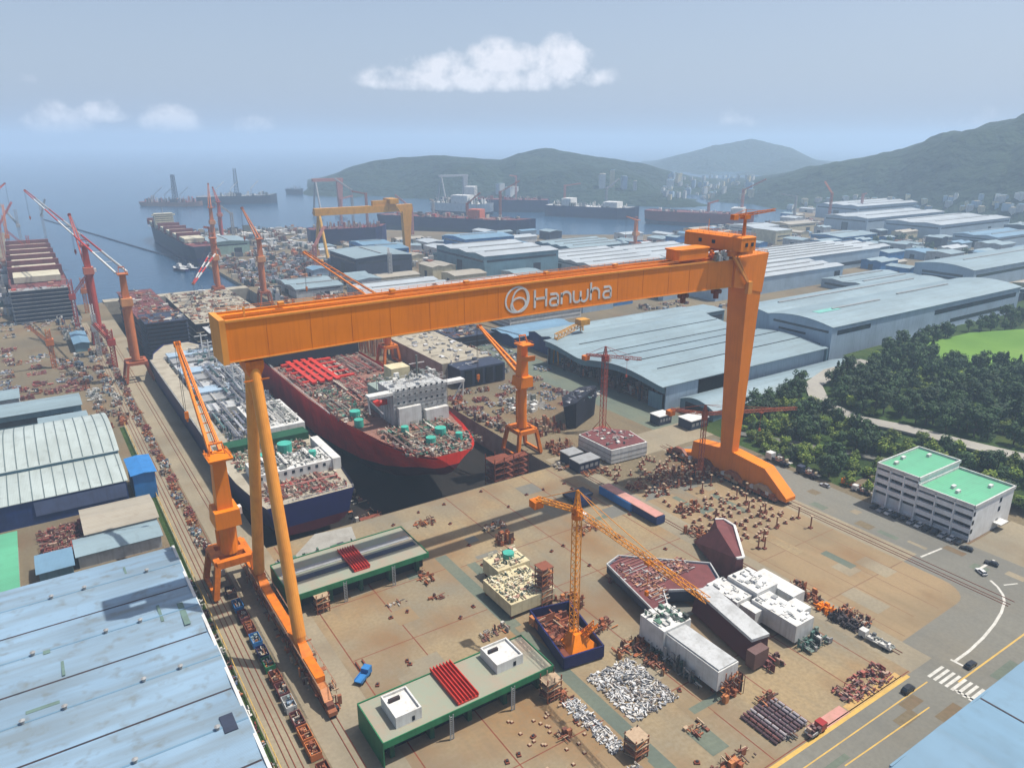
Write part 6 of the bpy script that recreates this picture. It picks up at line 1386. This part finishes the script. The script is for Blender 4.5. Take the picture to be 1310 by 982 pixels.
# pipe bundles
t = thing('pipe_stack', 'square stack of maroon and grey pipe bundles near the pink walkway', 'pipe stack', (144, 94, 0))
for k in range(5):
    mb = MB()
    for q in range(9): mb.tube((137.5+q*1.45, 87.6+k*2.3, .5), (137.5+q*1.45, 89.7+k*2.3, .5), .42, n=7); mb.tube((138.2+q*1.4, 87.7+k*2.3, 1.2), (138.2+q*1.4, 89.6+k*2.3, 1.2), .38, n=7)
    mb.build('bundle', P_PIPE, t)
heap('scrap_heap', 'dark rods standing in the pipe stack near the pink walkway', 'scrap heap', 145, 97.5, 150, 100.5, 24, RUSTOR, hmax=3, bars=.6)
heap('scrap_heap', 'dark and rust red machine parts spread before the zebra crossing', 'scrap heap', 166, 85, 186, 92, 110, P_REDSC, hmax=1.7, smin=.4, smax=2.2, bars=.4)
# left track side: bins, wagons and clutter
BIN = [(263, 'brown'), (255, 'grey'), (246, 'white'), (230, 'dark'), (221, 'blue'), (214, 'brown'), (207, 'rust'), (200, 'blue'), (193, 'navy'), (187, 'green'), (180, 'rust'), (174, 'brown'), (168, 'grey'), (161, 'brown'), (155, 'orange'), (149, 'orange'), (141, 'rust'), (133, 'brown')]
BC = {'brown': (MAROON, P_SCRAP), 'grey': (GREYW, P_YARD), 'white': (WHITE, P_WHITE), 'dark': (DKSTEEL, P_SCRAP), 'blue': (BLUE, P_YARD), 'rust': (RUST, RUSTOR), 'navy': (NAVY, P_SCRAP), 'green': (GREEN, P_YARD), 'orange': (paint('orange_bin', c(206,120,66), .7), RUSTOR)}
for i, (y, cn) in enumerate(BIN):
    y *= 1.0; t = thing('skip_bin', f'{cn} steel bin of the row on the quay beside the crane track, {["far end","middle","near end"][min(2, i//6)]}', 'skip bin', (39.6, y, 0), f'{cn} bins on the quay, {["far end","middle","near end"][min(2, i//6)]}')
    mb = MB(); x0, x1, y0, y1 = 38.2, 41, y-2.6, y+2.6; mb.box(x0,y0,.2,x1,y1,.5); mb.box(x0,y0,.5,x0+.15,y1,2.2); mb.box(x1-.15,y0,.5,x1,y1,2.2); mb.box(x0+.16,y0,.5,x1-.16,y0+.15,2.2); mb.box(x0+.16,y1-.15,.5,x1-.16,y1,2.2); mb.build('tub', BC[cn][0], t)
    mb = MB(); clutter(mb, x0+.4, y0+.5, x1-.4, y1-.5, .6, 24, .3, 1.4, 1.9, i, .4); mb.build('load', BC[cn][1], t)
r_ = random.Random(31)
for k in range(44):
    y = 272+k*9.2; x = 39.6+r_.uniform(-1.2,.8)
    heap('scrap_heap', 'small heap of mixed rusty parts along the far left quay track', 'scrap heap', x-1.7, y-3.4, x+1.7, y+3.4, 34, [P_SCRAP, P_YARD, RUSTOR, P_REDSC][k % 4], hmax=1.8, smin=.4, smax=2, group='heaps along the far left quay track', seed=k)
for k in range(18):
    y = 120+k*7.2
    heap('scrap_heap', 'small crate of odds and ends on the verge beside the factory hall roof', 'scrap heap', 28.4, y, 30.6, y+4, 10, [P_SCRAP, P_YARD, P_REDSC, P_WHITE][k % 4], hmax=1.6, smin=.4, smax=1.5, group='crates on the verge beside the factory hall', seed=k+70)
mb = MB()
for y in range(70, 420, 9): mb.bar((31.2,y,0),(31.2,y,2.2),.18)
railing(mb, (31.2,70,1),(31.2,420,1),1.1,9,.12); tag(mb.build('track_fence', YELLINE, loc=(31.2,70,0)), 'pale yellow fence along the verge between factory hall and crane track', 'fence')
# zones filled with individual heaps and blocks
def zone(x0, y0, x1, y1, step, pals, label, group, hmax=3, n=22, seed=0, skip=None, smax=3.4, mass=False):
    r_ = random.Random(seed); y = y0; big = [MB() for _ in pals]
    while y < y1:
        x = x0
        while x < x1:
            if r_.random() < .82:
                cx, cy = x+r_.uniform(0, step*.4), y+r_.uniform(0, step*.4)
                if free(cx, cy, cx+step*.5, cy+step*.5) and not (skip and skip(cx, cy)):
                    if mass:
                        clutter(big[r_.randrange(len(pals))], cx, cy, cx+step*r_.uniform(.4,.8), cy+step*r_.uniform(.4,.8), 0, n, hmax=r_.uniform(.5,1)*hmax, smin=.5, smax=smax, seed=int(cx*7+cy)); continue
                    heap('scrap_heap', label, 'scrap heap', cx, cy, cx+step*r_.uniform(.4,.8), cy+step*r_.uniform(.4,.8), n, r_.choice(pals), hmax=r_.uniform(.5,1)*hmax, smin=.5, smax=smax, group=group, seed=int(cx*7+cy))
            x += step
        y += step
    if mass:
        tot = MB(); ms = []
        for k, b in enumerate(big):
            o_ = len(tot.v); tot.v += b.v; tot.f += [tuple(o_+i for i in f) for f in b.f]; tot.m += [k]*len(b.f)
        tag(tot.build('yard_clutter', pals), label, 'yard clutter', None, 'stuff')
sk = lambda x, y: (205 < x < 245 and 370 < y < 472) or (210 < x < 258 and 280 < y < 312)
zone(193, 300, 262, 372, 12, [P_SCRAP, P_REDSC, P_YARD, P_SCRAP], 'low heap of mixed steel parts between the red ship and the wavy hall', 'heaps between the red ship and the wavy hall', 2.2, 46, 1, sk, 2.2)
zone(190.6, 300, 196, 372, 10, [RUSTOR, P_SCRAP], 'rusty frames crowding the right hand edge of the dock', 'rusty frames along the dock edge', 5, 40, 21)
zone(246, 372, 282, 470, 13, [P_SCRAP, P_YARD, P_SHIPG], 'block parts between the cream hull section and the halls', 'parts by the cream hull section', 3, 24, 2, sk)
zone(193, 545, 330, 700, 17, [P_SCRAP, P_REDSC, P_YARD, P_WHITE], 'yard clutter right of the dock, beyond the girder', 'clutter beyond the girder', 6, 28, 3, smax=6, mass=True)
zone(193, 700, 300, 980, 22, [P_SCRAP, P_SHIPG, P_YARD, P_SCRAP], 'yard clutter on the pier behind the slender jib cranes', 'clutter on the pier', 8, 26, 4, smax=8, mass=True)
zone(300, 700, 560, 1000, 30, [P_SCRAP, P_SHIPG, P_YARD, P_WHITE, RUSTOR], 'blocks and parts of the distant yard around the yellow gantry', 'parts of the distant yard', 12, 26, 5, smax=12, mass=True)
zone(215, 1000, 390, 1290, 34, [P_SCRAP, P_YARD, P_WHITE], 'pale block parts on the outer pier', 'parts on the outer pier', 10, 22, 6, smax=12, mass=True)
zone(-40, 505, 18, 720, 15, [P_SCRAP, P_REDSC, P_YARD], 'low heap of steel parts on the open yard at the left edge', 'heaps on the left open yard', 2.2, 26, 7, lambda x, y: 600 < y < 690 and -20 < x < 14, 4)
zone(-30, 498, 20, 512, 13, [P_REDSC], 'reddish scrap in the long bank beyond the grey workshops, left', 'reddish scrap bank on the left', 2.6, 60, 8, smax=2)
zone(18, 420, 32, 600, 9, [P_SCRAP, P_YARD, P_WHITE, RUSTOR], 'small yard clutter beside the left quay track', 'clutter by the left track', 3.5, 24, 9)
zone(16, 640, 34, 720, 10, [P_YARD, P_WHITE, P_REDSC], 'blue and white clutter near the left basin wall', 'clutter by the left basin', 6, 26, 10)
zone(-58, 760, -17, 1080, 26, [P_SHIPG, P_YARD, P_REDSC], 'pale clutter on the quay left of the left basin', 'clutter on the outer left quay', 12, 26, 11, smax=10, mass=True)
zone(0, 292, 2, 316, 8, [P_REDSC], 'red scrap beside the tan shed', 'red scrap by the tan shed', 3, 60, 12)
heap('scrap_heap', 'large bank of red scrap between the tan shed and the green roof, left', 'scrap heap', -12, 286, 1, 314, 260, P_REDSC, hmax=2.6, smin=.5, smax=2.6, bars=.5)
heap('scrap_heap', 'orange and blue loads in the gap between lean-to and factory hall', 'scrap heap', -2, 250, 26, 268, 120, P_YARD, hmax=2.4, smax=3)
zone(600, 700, 1000, 850, 40, [P_SCRAP, P_YARD, P_WHITE, RUSTOR], 'blocks and parts along the bay quay behind the deck jib', 'parts along the bay quay', 12, 22, 13, smax=14, mass=True)
zone(880, 480, 1260, 860, 46, [P_SCRAP, P_YARD, P_WHITE, RUSTOR], 'pale and rusty parts in the far right yard before the hill', 'parts in the far right yard', 9, 22, 14, smax=14, mass=True)
zone(700, 590, 900, 690, 30, [P_SCRAP, P_YARD, RUSTOR], 'brown parts in the yard behind the long light walled hall', 'parts behind the light walled hall', 7, 20, 15, smax=9, mass=True)
zone(452, 440, 535, 520, 18, [P_SCRAP, P_YARD], 'parts in the open yard behind the largest assembly hall', 'parts behind the largest hall', 4, 20, 16, smax=5)
# thin masts of far cranes
for i, (u, v, h) in enumerate([(437,285,48),(452,283,62),(470,284,56),(528,300,44),(555,292,52),(598,290,44),(722,272,60),(775,270,52),(905,285,40),(947,288,66),(1015,284,48),(1060,282,52),(1100,278,46),(300,310,44),(273,330,40),(405,352,34),(500,362,32),(640,285,60),(660,262,70)]):
    x, y = gp(u, v); 
    if y > 1320 or (x > 560 and y > 860 and x < 1130): z = -3
    else: z = 0
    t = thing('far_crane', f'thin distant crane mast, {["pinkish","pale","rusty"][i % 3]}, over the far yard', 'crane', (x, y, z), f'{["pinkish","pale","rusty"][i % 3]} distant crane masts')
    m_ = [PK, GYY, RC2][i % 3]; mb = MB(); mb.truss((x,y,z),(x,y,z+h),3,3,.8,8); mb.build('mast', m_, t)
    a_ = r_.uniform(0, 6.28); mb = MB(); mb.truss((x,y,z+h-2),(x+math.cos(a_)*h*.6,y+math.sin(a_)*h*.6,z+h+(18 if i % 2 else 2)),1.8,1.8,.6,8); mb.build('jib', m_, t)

# ------------------------------------------------------------------ trees
def leafmat(name, cols):
    m, t, p = newmat(name); g_ = N(t, 'ShaderNodeNewGeometry'); r = N(t, 'ShaderNodeValToRGB'); e = r.color_ramp.elements
    while len(e) < len(cols): e.new(.5)
    for i, q in enumerate(cols): e[i].position = i/(len(cols)-1); e[i].color = (*q, 1)
    t.links.new(g_.outputs['Random Per Island'], r.inputs[0]); oi = N(t, 'ShaderNodeObjectInfo')
    hs = N(t, 'ShaderNodeHueSaturation'); ma = N(t, 'ShaderNodeMapRange'); ma.inputs[3].default_value = .7; ma.inputs[4].default_value = 1.35
    t.links.new(oi.outputs['Random'], ma.inputs[0]); t.links.new(ma.outputs[0], hs.inputs['Value']); t.links.new(r.outputs[0], hs.inputs['Color']); t.links.new(hs.outputs[0], p.inputs['Base Color'])
    p.inputs['Roughness'].default_value = .8; return m
LD = leafmat('dark_leaves', [(.006,.022,.004),(.014,.044,.008),(.03,.075,.012),(.009,.03,.006)])
LG = leafmat('bright_leaves', [(.05,.12,.008),(.11,.18,.015),(.18,.22,.02),(.03,.09,.008)])
BARK = paint('bark', c(84,68,54), .9)
def mk_tree(seed, h, rad, leaf, conif=False, bush=False):
    def f():
        r = random.Random(seed); t = thing('bush' if bush else 'tree', '', 'bush' if bush else 'tree'); mb = MB()
        th = h*(.35 if not bush else .15); mb.tube((0,0,-1.2),(0,0,th),rad*.07+.1,rad*.05+.05,7); mb.tube((0,0,th),(r.gauss(0,.3),r.gauss(0,.3),h*.85),rad*.05+.05,.05,6)
        for k in range(5): a = r.uniform(0,6.28); z = th*r.uniform(.8,1.5); mb.tube((0,0,z),(math.cos(a)*rad*.6,math.sin(a)*rad*.6,z+h*.25),.12,.04,5)
        mb.build('trunk', BARK, t); mb = MB(); cl_ = []
        if conif:
            for k in range(26): s_ = k/26; a = k*2.4; rr = rad*(1-s_)*.75; cl_.append((math.cos(a)*rr, math.sin(a)*rr, h*(.12+.86*s_), rad*.34*(1.15-s_)))
        else:
            for k in range(15): a = r.uniform(0,6.28); q = r.random()**.6; zz = r.uniform(-1,1); cl_.append((math.cos(a)*q*rad*.75*math.sqrt(1-zz*zz*.7), math.sin(a)*q*rad*.75*math.sqrt(1-zz*zz*.7), h*.62+zz*h*.3, rad*r.uniform(.26,.5)))
        for (x, y, z, s_) in cl_:
            for k in range(52 if not conif else 28):
                d = Vector((r.gauss(0,1), r.gauss(0,1), r.gauss(0,1))).normalized()*s_*r.uniform(.6,1.12); c1 = Vector((x,y,z))+d; nrm = (d+Vector((r.gauss(0,.4),r.gauss(0,.4),r.gauss(0,.4)+.3))).normalized()
                a = nrm.orthogonal().normalized(); b = nrm.cross(a); w1 = r.uniform(.28,.6)*(rad/4)**.5; a, b = a*w1, b*w1*r.uniform(.6,1)
                mb.q([c1-a-b*.4, c1+b, c1+a-b*.3, c1-b])
        mb.build('crown', leaf, t); return t
    return f
TK = {'d1': (1,10,4.4,LD,0,0),'d2': (2,9,4.8,LD,0,0),'d3': (3,12,4.2,LD,0,0),'c1': (4,13,3.6,LD,1,0),'g1': (5,6,3.6,LG,0,0),'g2': (6,5,3.2,LG,0,0),'b1': (7,3.2,2.6,LG,0,1)}
def road_dist(x, y):
    best = 99
    for a, b in zip(ROAD, ROAD[1:]):
        A_, B_ = Vector(a), Vector(b); d = B_-A_; t_ = max(0, min(1, (Vector((x,y))-A_).dot(d)/d.length_squared)); best = min(best, (Vector((x,y))-A_-d*t_).length)
    return best
LT = [gp(940,550,2), gp(1010,562,3), gp(1080,572,5), gp(1180,590,7)]
def ok_tree(x, y):
    if road_dist(x, y) < 8.5: return False
    if 275 < x < 316 and 100 < y < 157: return False
    for a, b in zip(LT, LT[1:]):
        A_, B_ = Vector(a), Vector(b); d = B_-A_; t_ = max(0, min(1, (Vector((x,y))-A_).dot(d)/d.length_squared))
        if (Vector((x,y))-A_-d*t_).length < 4: return False
    if x < 440 and y > 247: return False
    if 436 < x < 705 and y > 265: return False
    gx = [q[0] for q in g]; gy = [q[1] for q in g]; ins = False; j_ = len(g)-1
    for i in range(len(g)):
        if (g[i][1] > y) != (g[j_][1] > y) and x < (g[j_][0]-g[i][0])*(y-g[i][1])/(g[j_][1]-g[i][1])+g[i][0]: ins = not ins
        j_ = i
    return not ins
r_ = random.Random(44); placed = []; nt_ = 0
def plant(x, y, kinds, dmin, label, group):
    global nt_
    if not ok_tree(x, y) or any((x-a)**2+(y-b)**2 < dmin*dmin for a, b in placed): return
    placed.append((x, y)); k = r_.choice(kinds); s_ = r_.uniform(.75, 1.25)
    first_or_copy(TK_, k, mk_tree(*TK[k]), (x, y, tz(x, y)-.1), r_.uniform(0, 6.28), label+{'d':'','c':', pointed','g':'','b':''}[k[0]], group+{'d':'','c':', pointed ones','g':'','b':''}[k[0]], s_); nt_ += 1
TK_ = {}
for _ in range(1500):                                       # light bushes along the yard edge
    x, y = r_.uniform(284, 352), r_.uniform(70, 236)
    lim = 286 if y > 157 else 314
    if x < lim or x > 352: continue
    plant(x, y, ['g1','g1','g2','b1','g2','d2'], 4.2, 'yellowish green bushy tree in the belt behind the office and verge', 'bushy trees of the belt behind the office')
    if nt_ > 150: break
n0 = nt_
for _ in range(2500):                                       # dark wood beyond the hill road
    u, v = r_.uniform(1045, 1330), r_.uniform(430, 600); x, y = gp(u, v, 9)
    if x < 352: continue
    plant(x, y, ['d1','d2','d3','d1','d2','c1','g2'], 4.3, 'dark green tree of the wood around the hill road', 'dark trees of the wood around the hill road')
    if nt_-n0 > 250: break
n0 = nt_
for _ in range(400):
    u, v = r_.uniform(955, 1075), r_.uniform(500, 565); x, y = gp(u, v, 5)
    if x > 375 or x < 300: continue
    plant(x, y, ['d1','d2','g1','d3'], 4.6, 'dark tree between the low curved shed and the hill road bend', 'trees between curved shed and road bend')
    if nt_-n0 > 46: break
n0 = nt_
for _ in range(300):
    x, y = r_.uniform(520, 740), r_.uniform(236, 266)
    plant(x, y, ['d1','c1','d3'], 6, 'dark tree of the row between the mown green and the largest hall', 'trees between the mown green and the largest hall')
    if nt_-n0 > 34: break
for _ in range(60):
    x, y = r_.uniform(1000, 1150), r_.uniform(470, 640)
    if free(x, y, x+6, y+6): plant(x, y, ['d1','d2'], 9, 'dark tree in the far clump before the mint roofed hall', 'far clump of trees before the mint roofed hall')

for i, (u, v, h) in enumerate([(6,330,60),(18,345,66),(30,322,60),(44,350,46),(2,300,50),(58,300,52),(100,420,40),(112,400,34),(128,455,30),(148,470,26),(70,470,26),(10,400,30)]):
    x, y = gp(u, v); z = 0 if (x < -14 or y < 722) else -3
    t = thing('lattice_crane', f'{["dull red","rusty orange","pale grey"][i % 3]} lattice crane in the cluster on the left quays', 'crane', (x, y, z), f'{["dull red","rusty orange","pale grey"][i % 3]} lattice cranes on the left quays')
    m_ = [BR[0], OR2[0], GYY][i % 3]; mb = MB(); mb.truss((x,y,z),(x,y,z+h),2.6,2.6,.5,12); mb.build('mast', m_, t)
    mb = MB(); mb.box(x-2.4,y-2.4,z+h*.6,x+2.4,y+3,z+h*.6+4); mb.build('machinery_house', m_, t)
    a_ = .6+i*.9; mb = MB(); mb.truss((x,y,z+h*.66),(x+math.cos(a_)*h*.4,y+math.sin(a_)*h*.4,z+h*1.15),1.6,1.6,.35,10); mb.build('jib', m_, t)

# the trees that show smallest become one mass of woodland, the nearest stay single trees
roots = sorted([o for o in COL.objects if o.parent is None and o.name.split('.')[0] == 'tree'], key=lambda o: (o.location-cam.location).length)
rest = roots[292:]
if rest:
    mv, mf, mm = [], [], []
    mats_ = [BARK, LD, LG]
    for o in rest:
        M = Matrix.LocRotScale(o.location, o.rotation_euler, o.scale)
        for ch in list(o.children):
            k = {BARK.name: 0, LD.name: 1, LG.name: 2}[ch.data.materials[0].name]; o_ = len(mv)
            mv += [tuple(M @ v.co) for v in ch.data.vertices]; mf += [tuple(o_+i for i in p.vertices) for p in ch.data.polygons]; mm += [k]*len(ch.data.polygons)
            bpy.data.objects.remove(ch)
        bpy.data.objects.remove(o)
    me = bpy.data.meshes.new('woodland'); me.from_pydata(mv, [], mf)
    for m in mats_: me.materials.append(m)
    me.polygons.foreach_set('material_index', mm); me.update(); o = bpy.data.objects.new('woodland', me); COL.objects.link(o)
    tag(o, 'dark far part of the wood between the mown green and the hill road', 'woodland', None, 'stuff')
